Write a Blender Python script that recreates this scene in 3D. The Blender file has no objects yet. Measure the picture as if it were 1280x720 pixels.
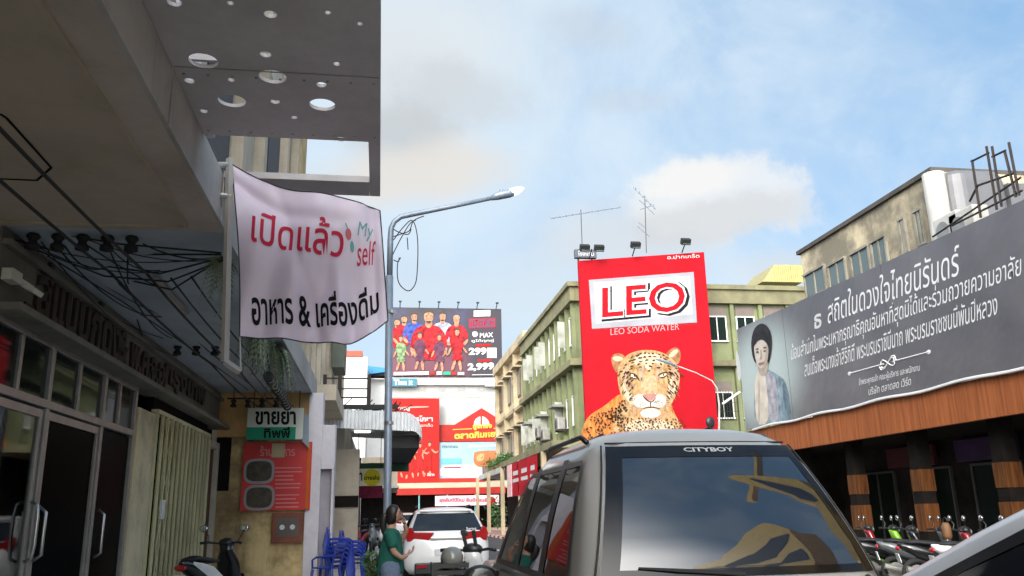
import bpy, bmesh, math, random
from mathutils import Vector, Matrix
R_ = math.radians
random.seed(7)
SC = bpy.context.scene
COL = SC.collection

# ------------------------------------------------------------------ camera, sky, sun, exposure
EYE = Vector((0, 0, 1.5)); FPX = 1050.0
PSI, PIT, RHO = R_(8.98752), R_(15.00582), R_(1.2)
FW = Vector((math.sin(PSI)*math.cos(PIT), math.cos(PSI)*math.cos(PIT), math.sin(PIT)))
_r0 = Vector((math.cos(PSI), -math.sin(PSI), 0)); _u0 = _r0.cross(FW)
RT = math.cos(RHO)*_r0 - math.sin(RHO)*_u0
UP = math.sin(RHO)*_r0 + math.cos(RHO)*_u0
cam_d = bpy.data.cameras.new('camera'); cam = bpy.data.objects.new('camera', cam_d); COL.objects.link(cam)
cam_d.sensor_fit = 'HORIZONTAL'; cam_d.sensor_width = 36.0; cam_d.lens = 36.0*FPX/1280.0
cam_d.clip_start = 0.05; cam_d.clip_end = 4000
cam.matrix_world = Matrix(((RT.x, UP.x, -FW.x, EYE.x), (RT.y, UP.y, -FW.y, EYE.y), (RT.z, UP.z, -FW.z, EYE.z), (0, 0, 0, 1)))
SC.camera = cam

SUN_EL, SUN_AZ = R_(28), R_(206)           # compass angle from +Y (street direction), clockwise
EXPOSURE = 1.38
SC.view_settings.view_transform = 'Standard'; SC.view_settings.look = 'None'
SC.view_settings.exposure = EXPOSURE; SC.view_settings.gamma = 1.0
SC.view_settings.use_curve_mapping = False
SC.render.engine = 'CYCLES'
try:
    SC.cycles.use_denoising = True; SC.cycles.max_bounces = 6; SC.cycles.diffuse_bounces = 4
    SC.cycles.glossy_bounces = 3; SC.cycles.sample_clamp_indirect = 6
except Exception: pass

sun_d = bpy.data.lights.new('sun', 'SUN'); sun = bpy.data.objects.new('sun', sun_d); COL.objects.link(sun)
sun_d.energy = 0.6; sun_d.angle = R_(10.0); sun_d.color = (1.0, 0.94, 0.84)
sdir = Vector((math.sin(SUN_AZ)*math.cos(SUN_EL), math.cos(SUN_AZ)*math.cos(SUN_EL), math.sin(SUN_EL)))
sun.rotation_euler = sdir.to_track_quat('Z', 'Y').to_euler()
sun.location = sdir*200

def pix_dir(x, y):
    return ((x-640)/FPX*RT + (360-y)/FPX*UP + FW)
def atY(x, y, Y):
    d = pix_dir(x, y); return EYE + d*(Y/d.y)
def atX(x, y, X):
    d = pix_dir(x, y); return EYE + d*(X/d.x)
def atZ(x, y, Z):
    d = pix_dir(x, y); return EYE + d*((Z-EYE.z)/d.z)

world = bpy.data.worlds.new('World'); SC.world = world; world.use_nodes = True
def build_world():
    nt = world.node_tree; nt.nodes.clear()
    N = nt.nodes.new; L = nt.links.new
    out = N('ShaderNodeOutputWorld'); bg = N('ShaderNodeBackground'); L(bg.outputs[0], out.inputs[0])
    bg.inputs['Strength'].default_value = 0.077
    sky = N('ShaderNodeTexSky'); sky.sky_type = 'NISHITA'; sky.sun_disc = False
    sky.sun_elevation = SUN_EL; sky.sun_rotation = SUN_AZ; sky.air_density = 1.0; sky.dust_density = 1.2; sky.ozone_density = 1.5
    tc = N('ShaderNodeTexCoord'); V = tc.outputs['Generated']
    def vm(op, a, b=None):
        n = N('ShaderNodeVectorMath'); n.operation = op
        for i, q in enumerate((a, b)):
            if q is None: continue
            if hasattr(q, 'is_output'): L(q, n.inputs[i])
            else: n.inputs[i].default_value = q
        return n.outputs['Value'] if op in ('DOT_PRODUCT', 'LENGTH') else n.outputs[0]
    def m(op, a, b=None, c=None, clamp=False):
        n = N('ShaderNodeMath'); n.operation = op; n.use_clamp = clamp
        for i, q in enumerate((a, b, c)):
            if q is None: continue
            if hasattr(q, 'is_output'): L(q, n.inputs[i])
            else: n.inputs[i].default_value = q
        return n.outputs[0]
    def noise(vec, scale, detail, rough=0.6, dist=0.0):
        n = N('ShaderNodeTexNoise'); n.inputs['Scale'].default_value = scale; n.inputs['Detail'].default_value = detail
        n.inputs['Roughness'].default_value = rough; n.inputs['Distortion'].default_value = dist; L(vec, n.inputs['Vector']); return n.outputs['Fac']
    def mix(f, a, b):
        n = N('ShaderNodeMix'); n.data_type = 'RGBA'
        if hasattr(f, 'is_output'): L(f, n.inputs['Factor'])
        else: n.inputs['Factor'].default_value = f
        for s, q in (('A', a), ('B', b)):
            i = [k for k in n.inputs if k.name == s and k.type == 'RGBA'][0]
            if hasattr(q, 'is_output'): L(q, i)
            else: i.default_value = (*q, 1)
        return [k for k in n.outputs if k.type == 'RGBA'][0]
    def sstep(x, lo, hi):
        n = N('ShaderNodeMapRange'); n.interpolation_type = 'SMOOTHSTEP'
        L(x, n.inputs['Value']); n.inputs['From Min'].default_value = lo; n.inputs['From Max'].default_value = hi
        return n.outputs['Result']
    n1 = noise(V, 5.5, 7, 0.62, 0.3); n2 = noise(V, 11.0, 12, 0.66); n3 = noise(V, 3.2, 6, 0.6, 0.6)
    # clear sky, a little paler than the model's own
    col = mix(0.62, sky.outputs[0], (1.75, 3.05, 4.55))
    # thin high veil, thickest to the left of the street
    dv = vm('DOT_PRODUCT', V, tuple(pix_dir(480, 150).normalized()))
    veil = m('MULTIPLY', sstep(m('ADD', dv, m('MULTIPLY', m('SUBTRACT', n3, 0.5), 0.55)), 0.72, 1.07), 0.78)
    col = mix(veil, col, (3.85, 4.45, 4.9))
    wisps = m('MULTIPLY', sstep(n1, 0.40, 0.70), 0.55)
    col = mix(wisps, col, (3.8, 4.4, 4.95))
    def blob(px, py, sx, sy, soft, amp, c, tilt=0.0, wob=0.55, nn=n2):
        nonlocal col
        d = pix_dir(px, py).normalized()
        e1 = RT*math.cos(tilt) + UP*math.sin(tilt); e1 = (e1 - d*e1.dot(d)).normalized(); e2 = e1.cross(d).normalized()
        a = m('DIVIDE', vm('DOT_PRODUCT', V, tuple(e1)), sx/FPX)
        b = m('DIVIDE', vm('DOT_PRODUCT', V, tuple(e2)), sy/FPX)
        r = m('SQRT', m('ADD', m('MULTIPLY', a, a), m('MULTIPLY', b, b)))
        r = m('ADD', r, m('MULTIPLY', m('SUBTRACT', nn, 0.5), -2.2*wob))
        front = sstep(vm('DOT_PRODUCT', V, tuple(d)), 0.55, 0.7)
        k = m('MULTIPLY', m('SUBTRACT', 1.0, sstep(r, 1.0-soft, 1.0+soft)), front)
        col = mix(m('MULTIPLY', k, amp), col, c)
    for a in CLOUDS: blob(*a)
    # fill glow added to the unseen sky round the low sun, behind the camera
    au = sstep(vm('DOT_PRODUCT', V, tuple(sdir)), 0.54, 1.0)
    col = vm('ADD', col, vm('MULTIPLY', (FILL_GLOW), m('MULTIPLY', au, au)))
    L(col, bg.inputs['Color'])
FILL_GLOW = (47.0, 45.0, 41.5)
# px, py, half-width, half-height, softness, amount, colour, tilt, wobble
CLOUDS = [
    (520, 60, 150, 90, 0.7, 0.7, (3.9, 4.15, 4.3)),
    (505, 100, 75, 60, 0.55, 0.5, (3.7, 3.9, 4.0)),
    (575, 120, 85, 38, 0.5, 0.6, (3.1, 3.35, 3.6), -0.15, 1.0),
    (500, 165, 60, 38, 0.5, 0.7, (2.85, 2.95, 3.0)),
    (735, 34, 50, 20, 0.7, 0.5, (3.0, 3.35, 3.8), -0.2, 0.7),
    (785, 126, 48, 14, 0.6, 0.45, (3.1, 3.45, 3.9), 0.0, 0.6),
    (525, 215, 120, 34, 0.6, 0.8, (4.2, 3.9, 3.55), 0.12, 0.6),
    (780, 300, 110, 40, 0.7, 0.6, (3.9, 3.9, 3.9), 0.1, 0.5),
    (905, 245, 92, 46, 0.34, 0.78, (4.6, 4.65, 4.65), 0.12, 1.15),
    (890, 275, 96, 26, 0.35, 0.65, (3.45, 3.55, 3.65), 0.2, 1.0),
    (862, 226, 52, 20, 0.35, 0.7, (4.8, 4.75, 4.6), 0.15, 1.1),
    (560, 370, 170, 40, 0.8, 0.6, (3.7, 4.1, 4.4), 0.0, 0.6),
    (985, 335, 60, 18, 0.7, 0.6, (3.7, 3.9, 4.1), 0.0, 0.6),
]
build_world()

# ------------------------------------------------------------------ helpers
W = {}                                     # object -> its world matrix as built
def srgb(r, g, b):
    f = lambda c: (c/255/12.92) if c/255 <= 0.04045 else ((c/255+0.055)/1.055)**2.4
    return (f(r), f(g), f(b))
def newmat(name):
    mt = bpy.data.materials.new(name); mt.use_nodes = True
    nt = mt.node_tree; b = nt.nodes['Principled BSDF']; return mt, nt, b
def M(name, col, rough=0.6, metal=0.0, var=0.12, scale=4.0, bump=0.0, spec=0.5, coat=0.0, bscale=None, stretch=None):
    """plain surface with a soft, uneven tone and a little relief"""
    mt, nt, b = newmat(name); N = nt.nodes.new; L = nt.links.new
    if any(k in name for k in ('print', '_ink', 'jersey', 'poster', 'red_sheet', 'unlit', 'gloomy')): spec = min(spec, 0.08)   # matt printing
    b.inputs['Roughness'].default_value = rough; b.inputs['Metallic'].default_value = metal
    b.inputs['Specular IOR Level'].default_value = spec; b.inputs['Coat Weight'].default_value = coat
    b.inputs['Coat Roughness'].default_value = 0.05
    tc = N('ShaderNodeTexCoord'); mp = N('ShaderNodeMapping'); L(tc.outputs['Object'], mp.inputs[0])
    if stretch: mp.inputs['Scale'].default_value = stretch
    n = N('ShaderNodeTexNoise'); n.inputs['Scale'].default_value = scale; n.inputs['Detail'].default_value = 6; n.inputs['Roughness'].default_value = 0.6
    L(mp.outputs[0], n.inputs['Vector'])
    mr = N('ShaderNodeMapRange'); mr.inputs['From Min'].default_value = 0.3; mr.inputs['From Max'].default_value = 0.7
    mr.inputs['To Min'].default_value = 1-var; mr.inputs['To Max'].default_value = 1+var; L(n.outputs['Fac'], mr.inputs['Value'])
    vm = N('ShaderNodeVectorMath'); vm.operation = 'SCALE'; vm.inputs[0].default_value = col; L(mr.outputs[0], vm.inputs['Scale'])
    L(vm.outputs[0], b.inputs['Base Color'])
    if bump:
        n2 = N('ShaderNodeTexNoise'); n2.inputs['Scale'].default_value = bscale or scale*6; n2.inputs['Detail'].default_value = 5; L(mp.outputs[0], n2.inputs['Vector'])
        bp = N('ShaderNodeBump'); bp.inputs['Strength'].default_value = bump; bp.inputs['Distance'].default_value = 0.02; L(n2.outputs['Fac'], bp.inputs['Height']); L(bp.outputs[0], b.inputs['Normal'])
    return mt
def GR(name, col, dirt, amount=0.5, scale=1.2, streak=0.35, rough=0.85, bump=0.25, spec=0.25, thr=0.5, col2=None):
    """painted or plastered surface with stains and vertical run-off streaks"""
    mt, nt, b = newmat(name); N = nt.nodes.new; L = nt.links.new
    b.inputs['Roughness'].default_value = rough; b.inputs['Specular IOR Level'].default_value = spec
    tc = N('ShaderNodeTexCoord')
    def nz(sc, st, det=7, rg=0.65):
        mp = N('ShaderNodeMapping'); L(tc.outputs['Object'], mp.inputs[0]); mp.inputs['Scale'].default_value = st
        n = N('ShaderNodeTexNoise'); n.inputs['Scale'].default_value = sc; n.inputs['Detail'].default_value = det; n.inputs['Roughness'].default_value = rg
        L(mp.outputs[0], n.inputs['Vector']); return n.outputs['Fac']
    def step(x, lo, hi, a=0.0, bb=1.0):
        r = N('ShaderNodeMapRange'); r.interpolation_type = 'SMOOTHSTEP'; L(x, r.inputs['Value'])
        r.inputs['From Min'].default_value = lo; r.inputs['From Max'].default_value = hi; r.inputs['To Min'].default_value = a; r.inputs['To Max'].default_value = bb; return r.outputs[0]
    def mix(f, a, c):
        n = N('ShaderNodeMix'); n.data_type = 'RGBA'; L(f, n.inputs['Factor'])
        for s, q in (('A', a), ('B', c)):
            i = [k for k in n.inputs if k.name == s and k.type == 'RGBA'][0]
            if hasattr(q, 'is_output'): L(q, i)
            else: i.default_value = (*q, 1)
        return [k for k in n.outputs if k.type == 'RGBA'][0]
    blot = step(nz(scale, (1, 1, 1)), thr-0.08, thr+0.22, 0, amount)
    c = mix(step(nz(scale*0.5, (1, 1, 1)), 0.35, 0.7), col, col2 or tuple(x*0.82 for x in col))
    c = mix(blot, c, dirt)
    if streak:
        st = step(nz(scale*2.2, (2.2, 2.2, 0.16)), 0.52, 0.78, 0, streak); c = mix(st, c, dirt)
    fine = step(nz(scale*14, (1, 1, 1), 4), 0.35, 0.65, 0, 0.12); c = mix(fine, c, tuple(x*0.55 for x in col))
    L(c, b.inputs['Base Color'])
    if bump:
        bp = N('ShaderNodeBump'); bp.inputs['Strength'].default_value = bump; bp.inputs['Distance'].default_value = 0.02
        L(nz(scale*10, (1, 1, 1), 5), bp.inputs['Height']); L(bp.outputs[0], b.inputs['Normal'])
    return mt
def GL(name, tint=(0.012, 0.015, 0.018), ior=1.9, rough=0.03, wave=0.0):
    """dark glazing: a tinted pane over an unlit room, with a clear reflection"""
    mt, nt, b = newmat(name); b.inputs['Base Color'].default_value = (*tint, 1)
    b.inputs['Roughness'].default_value = rough; b.inputs['IOR'].default_value = ior
    if 'gloom' in name: b.inputs['Specular IOR Level'].default_value = 0.12
    if wave:
        N = nt.nodes.new; tc = N('ShaderNodeTexCoord'); n = N('ShaderNodeTexNoise'); n.inputs['Scale'].default_value = 1.4; n.inputs['Detail'].default_value = 1
        nt.links.new(tc.outputs['Object'], n.inputs['Vector']); bp = N('ShaderNodeBump'); bp.inputs['Strength'].default_value = wave; bp.inputs['Distance'].default_value = 0.05
        nt.links.new(n.outputs['Fac'], bp.inputs['Height']); nt.links.new(bp.outputs[0], b.inputs['Normal'])
    return mt
def CLEAR(name):
    mt, nt, b = newmat(name); N = nt.nodes.new; L = nt.links.new
    t = N('ShaderNodeBsdfTransparent'); t.inputs[0].default_value = (0.75, 0.82, 0.78, 1)
    g = N('ShaderNodeBsdfGlossy'); g.inputs['Roughness'].default_value = 0.03
    fr = N('ShaderNodeFresnel'); fr.inputs['IOR'].default_value = 1.5
    mx = N('ShaderNodeMixShader'); L(fr.outputs[0], mx.inputs[0]); L(t.outputs[0], mx.inputs[1]); L(g.outputs[0], mx.inputs[2])
    L(mx.outputs[0], nt.nodes['Material Output'].inputs['Surface']); return mt
def LIT(name, col, strength):
    mt, nt, b = newmat(name); b.inputs['Base Color'].default_value = (*col, 1)
    b.inputs['Emission Color'].default_value = (*col, 1); b.inputs['Emission Strength'].default_value = strength; return mt
def WOOD(name, col, dark, scale=3.0, stretch=(1, 6, 0.35), rough=0.55):
    mt, nt, b = newmat(name); N = nt.nodes.new; L = nt.links.new; b.inputs['Roughness'].default_value = rough; b.inputs['Specular IOR Level'].default_value = .15
    tc = N('ShaderNodeTexCoord'); mp = N('ShaderNodeMapping'); mp.inputs['Scale'].default_value = stretch; L(tc.outputs['Object'], mp.inputs[0])
    n = N('ShaderNodeTexNoise'); n.inputs['Scale'].default_value = scale; n.inputs['Detail'].default_value = 8; n.inputs['Roughness'].default_value = 0.7; n.inputs['Distortion'].default_value = 0.5
    L(mp.outputs[0], n.inputs['Vector'])
    cr = N('ShaderNodeValToRGB'); cr.color_ramp.elements[0].position = 0.35; cr.color_ramp.elements[0].color = (*dark, 1); cr.color_ramp.elements[1].position = 0.62; cr.color_ramp.elements[1].color = (*col, 1)
    L(n.outputs['Fac'], cr.inputs[0]); L(cr.outputs[0], b.inputs['Base Color']); return mt

def tag(o, label=None, cat=None, group=None, kind=None):
    if label: o['label'] = label
    if cat: o['category'] = cat
    if group: o['group'] = group
    if kind: o['kind'] = kind
    return o
def thing(name, loc, label, cat, group=None, rz=0.0):
    o = bpy.data.objects.new(name, None); COL.objects.link(o); o.empty_display_size = 0.2
    mw = Matrix.Translation(Vector(loc)) @ Matrix.Rotation(rz, 4, 'Z'); o.matrix_world = mw; W[o] = mw
    return tag(o, label, cat, group)
class MB:
    """collects shapes in world coordinates; build() links them as ONE mesh object"""
    def __init__(s): s.v = []; s.f = []; s.mi = []; s.sm = []; s.cur = 0; s.smooth = False
    def add(s, vs, fs):
        n = len(s.v); s.v += [Vector(v) for v in vs]
        for f in fs: s.f.append([i+n for i in f]); s.mi.append(s.cur); s.sm.append(s.smooth)
        return s
    def box(s, a, b):
        x0, x1 = sorted((a[0], b[0])); y0, y1 = sorted((a[1], b[1])); z0, z1 = sorted((a[2], b[2]))
        return s.add([(x0,y0,z0),(x1,y0,z0),(x1,y1,z0),(x0,y1,z0),(x0,y0,z1),(x1,y0,z1),(x1,y1,z1),(x0,y1,z1)],
                     [(0,3,2,1),(4,5,6,7),(0,1,5,4),(1,2,6,5),(2,3,7,6),(3,0,4,7)])
    def cbox(s, c, d, rot=None):
        """box by centre and size, optionally turned by a 3x3 matrix"""
        h = Vector(d)/2; vs = [Vector((sx*h.x, sy*h.y, sz*h.z)) for sz in (-1,1) for sx, sy in ((-1,-1),(1,-1),(1,1),(-1,1))]
        if rot is not None: vs = [rot @ v for v in vs]
        return s.add([v+Vector(c) for v in vs], [(0,3,2,1),(4,5,6,7),(0,1,5,4),(1,2,6,5),(2,3,7,6),(3,0,4,7)])
    def loft(s, rings, closed=True, caps=True):
        n = len(rings[0]); vs = [p for r in rings for p in r]; fs = []
        for k in range(len(rings)-1):
            for i in range(n if closed else n-1):
                j = (i+1) % n; fs.append((k*n+i, k*n+j, (k+1)*n+j, (k+1)*n+i))
        if caps and closed:
            fs.append(tuple(reversed(range(n)))); fs.append(tuple((len(rings)-1)*n+i for i in range(n)))
        return s.add(vs, fs)
    def tube(s, pts, r, n=8, caps=True):
        pts = [Vector(p) for p in pts]; rings = []
        rs = r if isinstance(r, (list, tuple)) else [r]*len(pts)
        ref = None
        for i, p in enumerate(pts):
            t = (pts[min(i+1, len(pts)-1)] - pts[max(i-1, 0)])
            if t.length < 1e-9: t = Vector((0,0,1))
            t.normalize()
            if ref is None: ref = Vector((0,0,1)) if abs(t.z) < 0.9 else Vector((1,0,0))
            a = ref - t*ref.dot(t)
            if a.length < 1e-4: a = t.orthogonal()
            a.normalize(); ref = a; b = t.cross(a)
            rings.append([p + (a*math.cos(2*math.pi*k/n) + b*math.sin(2*math.pi*k/n))*rs[i] for k in range(n)])
        return s.loft(rings, True, caps)
    def ball(s, c, r, nu=12, nv=8, rot=None):
        r = (r, r, r) if not isinstance(r, (tuple, list, Vector)) else r; vs = []; c = Vector(c)
        for j in range(nv+1):
            th = math.pi*j/nv
            for i in range(nu):
                ph = 2*math.pi*i/nu; v = Vector((r[0]*math.sin(th)*math.cos(ph), r[1]*math.sin(th)*math.sin(ph), r[2]*math.cos(th)))
                vs.append(c + (rot @ v if rot is not None else v))
        fs = [(j*nu+i, (j+1)*nu+i, (j+1)*nu+(i+1) % nu, j*nu+(i+1) % nu) for j in range(nv) for i in range(nu)]
        return s.add(vs, fs)
    def prism(s, pts, d):
        """polygon (3D points) pushed along vector d"""
        n = len(pts); d = Vector(d); vs = [Vector(p) for p in pts] + [Vector(p)+d for p in pts]
        fs = [tuple(reversed(range(n))), tuple(range(n, 2*n))] + [(i, (i+1) % n, n+(i+1) % n, n+i) for i in range(n)]
        return s.add(vs, fs)
    def quad(s, *p): return s.add(p, [tuple(range(len(p)))])
    def disc(s, c, axis, r, h, n=20):
        axis = Vector(axis).normalized(); return s.tube([Vector(c)-axis*h/2, Vector(c)+axis*h/2], r, n)
    def ring(s, c, axis, R, r, n=24, m=8):
        axis = Vector(axis).normalized(); a = axis.orthogonal().normalized(); b = axis.cross(a); vs = []; c = Vector(c)
        for i in range(n):
            d = a*math.cos(2*math.pi*i/n) + b*math.sin(2*math.pi*i/n)
            for k in range(m):
                t = 2*math.pi*k/m; vs.append(c + d*(R + r*math.cos(t)) + axis*r*math.sin(t))
        fs = [(i*m+k, ((i+1) % n)*m+k, ((i+1) % n)*m+(k+1) % m, i*m+(k+1) % m) for i in range(n) for k in range(m)]
        return s.add(vs, fs)
    def build(s, name, mats, parent=None, bevel=0.0, smooth=None, recalc=True, label=None, cat=None, group=None, kind=None, subsurf=0):
        me = bpy.data.meshes.new(name)
        if parent is not None: mw = W[parent]
        else:
            xs = [v.x for v in s.v]; ys = [v.y for v in s.v]; zs = [v.z for v in s.v]
            mw = Matrix.Translation(((min(xs)+max(xs))/2, (min(ys)+max(ys))/2, min(zs)))
        inv = mw.inverted()
        me.from_pydata([inv @ v for v in s.v], [], s.f)
        mats = mats if isinstance(mats, (list, tuple)) else [mats]
        for m_ in mats: me.materials.append(m_)
        me.polygons.foreach_set('material_index', s.mi)
        me.polygons.foreach_set('use_smooth', [bool(x) if smooth is None else smooth for x in s.sm])
        me.update()
        if recalc:
            bm = bmesh.new(); bm.from_mesh(me); bmesh.ops.recalc_face_normals(bm, faces=bm.faces); bm.to_mesh(me); bm.free()
        o = bpy.data.objects.new(name, me); COL.objects.link(o); W[o] = mw
        if parent is not None: o.parent = parent
        else: o.matrix_world = mw
        if bevel:
            md = o.modifiers.new('bevel', 'BEVEL'); md.width = bevel; md.segments = 2; md.limit_method = 'ANGLE'; md.angle_limit = R_(40)
        if subsurf:
            md = o.modifiers.new('sub', 'SUBSURF'); md.levels = subsurf; md.render_levels = subsurf
        return tag(o, label, cat, group, kind)
def sub_part(o): W[o] = W[o]; return o
def copy_tree(o, parent=None):
    c = o.copy(); COL.objects.link(c); W[c] = W[o].copy()
    if parent is not None: c.parent = parent
    for ch in list(o.children): copy_tree(ch, c)
    return c
def place(o, loc, rz=0.0):
    mw = Matrix.Translation(Vector(loc)) @ Matrix.Rotation(rz, 4, 'Z'); o.matrix_world = mw; W[o] = mw; return o

def text_mesh(body, bold=0.0, shear=0.0, spacing=1.0):
    cu = bpy.data.curves.new('lettering', 'FONT'); cu.body = body; cu.size = 1.0; cu.offset = bold; cu.shear = shear; cu.resolution_u = 3; cu.space_character = spacing
    ob = bpy.data.objects.new('lettering', cu); COL.objects.link(ob)
    dg = bpy.context.evaluated_depsgraph_get(); me = bpy.data.meshes.new_from_object(ob.evaluated_get(dg))
    vs = [v.co.copy() for v in me.vertices]; fs = [tuple(p.vertices) for p in me.polygons]
    bpy.data.objects.remove(ob); bpy.data.meshes.remove(me); bpy.data.curves.remove(cu)
    return vs, fs
def text(mb, body, O, U, V, depth=None, bold=0.0, shear=0.0, base=True, warp=None):
    """lettering filling the box O, O+U, O+V (U: whole width, V: from the lowest to the highest ink); depth: thickness vector"""
    vs, fs = text_mesh(body, bold, shear)
    if not vs: return
    x0 = min(v.x for v in vs); x1 = max(v.x for v in vs); y0 = min(v.y for v in vs); y1 = max(v.y for v in vs)
    O, U, V = Vector(O), Vector(U), Vector(V)
    P = [O + U*((v.x-x0)/(x1-x0)) + V*((v.y-y0)/(y1-y0)) for v in vs]
    if warp: P = [warp(p) for p in P]
    mb.add(P, fs)
def ptext(mb, fn, body, bl, br, tl, off, bold=0.0, shear=0.0):
    """lettering laid on a real sign: fn takes a photo point to the sign's plane; off lifts it clear of the sheet"""
    O = fn(*bl); U = fn(*br)-O; V = fn(*tl)-O
    U.z = U.z; text(mb, body, O+Vector(off), U, V, bold=bold, shear=shear)

# ------------------------------------------------------------------ materials
m_asphalt = GR('asphalt', (0.075,0.075,0.078), (0.035,0.035,0.036), 0.5, 0.5, 0, 0.85, 0.4)
m_pave = GR('paving', (0.50,0.47,0.43), (0.14,0.13,0.12), 0.5, 0.8, 0, 0.85, 0.3)
m_pinkpave = GR('pink_paving', (0.42,0.27,0.22), (0.25,0.18,0.15), 0.4, 0.8, 0)
m_kerb = GR('kerb', (0.40,0.39,0.37), (0.18,0.17,0.16), 0.5, 1.5, 0.1)
m_soffit = GR('warm_plaster', (0.58,0.50,0.44), (0.36,0.30,0.23), 0.7, 0.7, 0.35, 0.8, 0.12)
m_soffit2 = GR('olive_panel', (0.55,0.47,0.38), (0.34,0.31,0.19), 0.7, 0.55, 0.3, 0.8, 0.1)
m_bluesof = GR('blue_grey_plaster', (0.60,0.67,0.74), (0.36,0.40,0.44), 0.5, 0.5, 0, 0.8, 0.1)
m_creamw = GR('cream_plaster', (0.62,0.54,0.42), (0.22,0.18,0.13), 0.55, 0.7, 0.5)
m_greyfas = GR('pale_fascia', (0.50,0.49,0.46), (0.24,0.22,0.19), 0.45, 0.8, 0.5)
m_panelgrey = GR('grey_perforated_sheet', (0.60,0.56,0.565), (0.42,0.39,0.38), 0.5, 1.1, 0.35, 0.5, 0.03)
m_panelshade = M('white_painted_steel', (0.42,0.40,0.37), 0.5, 0.0, 0.06)
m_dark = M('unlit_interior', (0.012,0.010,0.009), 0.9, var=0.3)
m_alu = M('aged_aluminium', (0.34,0.33,0.31), 0.45, 0.6, 0.15, 6)
m_steel = M('steel', (0.55,0.55,0.55), 0.3, 0.9, 0.08)
m_black = M('black_rubber', (0.012,0.012,0.013), 0.65, var=0.2)
m_blackp = M('black_plastic', (0.018,0.018,0.019), 0.4, var=0.2)
m_glass = GL('dark_window', (0.010,0.016,0.012), 1.22, 0.06, 0.06)
m_clear = CLEAR('clear_pane')
m_fasconc = GR('grey_concrete_fascia', (0.25,0.24,0.205), (0.11,0.10,0.08), 0.6, 0.7, 0.4)
m_letter = M('brown_letters', (0.045,0.028,0.02), 0.5, var=0.2)
m_gate = GR('khaki_gate_paint', (0.80,0.75,0.46), (0.38,0.33,0.19), 0.5, 1.2, 0.4, 0.5, 0.05, 0.4)
m_gatepost = GR('khaki_post', (0.80,0.70,0.45), (0.18,0.13,0.08), 0.5, 1.2, 0.4)
m_dirtwall = GR('stained_ochre_wall', (0.74,0.56,0.28), (0.16,0.10,0.05), 0.85, 1.3, 0.7, thr=0.44)
m_ochre = GR('ochre_lintel', (0.75,0.48,0.20), (0.25,0.15,0.07), 0.4, 1.0, 0.3)
m_white = GR('white_wall', (0.74,0.70,0.74), (0.40,0.37,0.36), 0.3, 0.7, 0.3)
m_whitep = M('white_paint', (0.78,0.78,0.77), 0.45, var=0.05)
m_lilacgrey = M('lilac_grey_door', (0.33,0.31,0.35), 0.6)
m_brownd = WOOD('brown_door_wood', (0.16,0.08,0.035), (0.06,0.03,0.015))
m_cream = M('cream_frame', (0.55,0.50,0.40), 0.6)
m_red = M('red_print', (0.35,0.006,0.013), 0.6, var=0.12, scale=0.6, bump=0.25, bscale=0.9)
m_signred = M('dark_red_sign', (0.55,0.015,0.018), 0.4, var=0.08)
m_pinkline = M('pink_print', (0.62,0.22,0.22), 0.5)
m_greensign = M('green_print', (0.03,0.34,0.20), 0.4, var=0.04)
m_signwhite = M('sign_white', (0.72,0.72,0.62), 0.4, var=0.04)
m_blackink = M('black_ink', (0.012,0.012,0.014), 0.5)
m_crimson = M('crimson_ink', (0.55,0.03,0.07), 0.5, var=0.1)
m_tealink = M('teal_ink', (0.16,0.40,0.38), 0.5)
m_vinyl = M('lilac_white_vinyl', (0.84,0.73,0.86), 0.42, var=0.05, scale=2, spec=0.5)
def translucent(mt, amount):
    nt = mt.node_tree; b = nt.nodes['Principled BSDF']; t = nt.nodes.new('ShaderNodeBsdfTranslucent'); mx = nt.nodes.new('ShaderNodeMixShader'); mx.inputs[0].default_value = amount
    src = b.inputs['Base Color'].links[0].from_socket; nt.links.new(src, t.inputs['Color'])
    nt.links.new(b.outputs[0], mx.inputs[1]); nt.links.new(t.outputs[0], mx.inputs[2]); nt.links.new(mx.outputs[0], nt.nodes['Material Output'].inputs['Surface'])
translucent(m_vinyl, 0.15)
m_whiteink = M('white_ink', (0.54,0.54,0.54), 0.5, var=0.03)
m_greyink = M('pale_grey_ink', (0.66,0.66,0.67), 0.5, var=0.03)
m_leaf = M('leaf_green', (0.055,0.12,0.03), 0.5, var=0.4, scale=9)
m_leafd = M('leaf_dark', (0.03,0.075,0.03), 0.5, var=0.4, scale=9)
m_leafpale = M('leaf_pale', (0.20,0.24,0.14), 0.6, var=0.4, scale=9)
m_stem = M('stem_brown', (0.10,0.07,0.04), 0.8)
m_pot = M('terracotta_pot', (0.30,0.12,0.06), 0.8)
m_lamp = M('galvanised_grey', (0.22,0.26,0.32), 0.45, 0.3, 0.12)
m_bluechair = M('blue_plastic', (0.012,0.035,0.30), 0.35, var=0.06)
m_orangewood = WOOD('orange_wood_laminate', (0.36,0.115,0.04), (0.20,0.062,0.022), 2.6, (4.0, 4.0, 0.22), 0.6)
m_pillwood = WOOD('pillar_wood', (0.16,0.06,0.02), (0.04,0.016,0.006), 3.0, (5, 5, 0.3), 0.5)
m_bill = M('charcoal_print', (0.135,0.130,0.140), 0.38, var=0.10, scale=0.35, spec=0.5)
m_greenw = GR('pale_green_wall', (0.22,0.245,0.13), (0.10,0.11,0.07), 0.7, 0.5, 0.75)
m_olive = GR('olive_parapet', (0.24,0.225,0.13), (0.10,0.095,0.065), 0.7, 0.6, 0.7)
m_creamfar = GR('buff_wall', (0.50,0.41,0.27), (0.22,0.18,0.12), 0.6, 0.5, 0.65)
m_oldwall = GR('weathered_yellow_wall', (0.66,0.56,0.38), (0.19,0.17,0.13), 1.0, 0.75, 0.95, thr=0.38, col2=(0.46,0.39,0.27))
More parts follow.
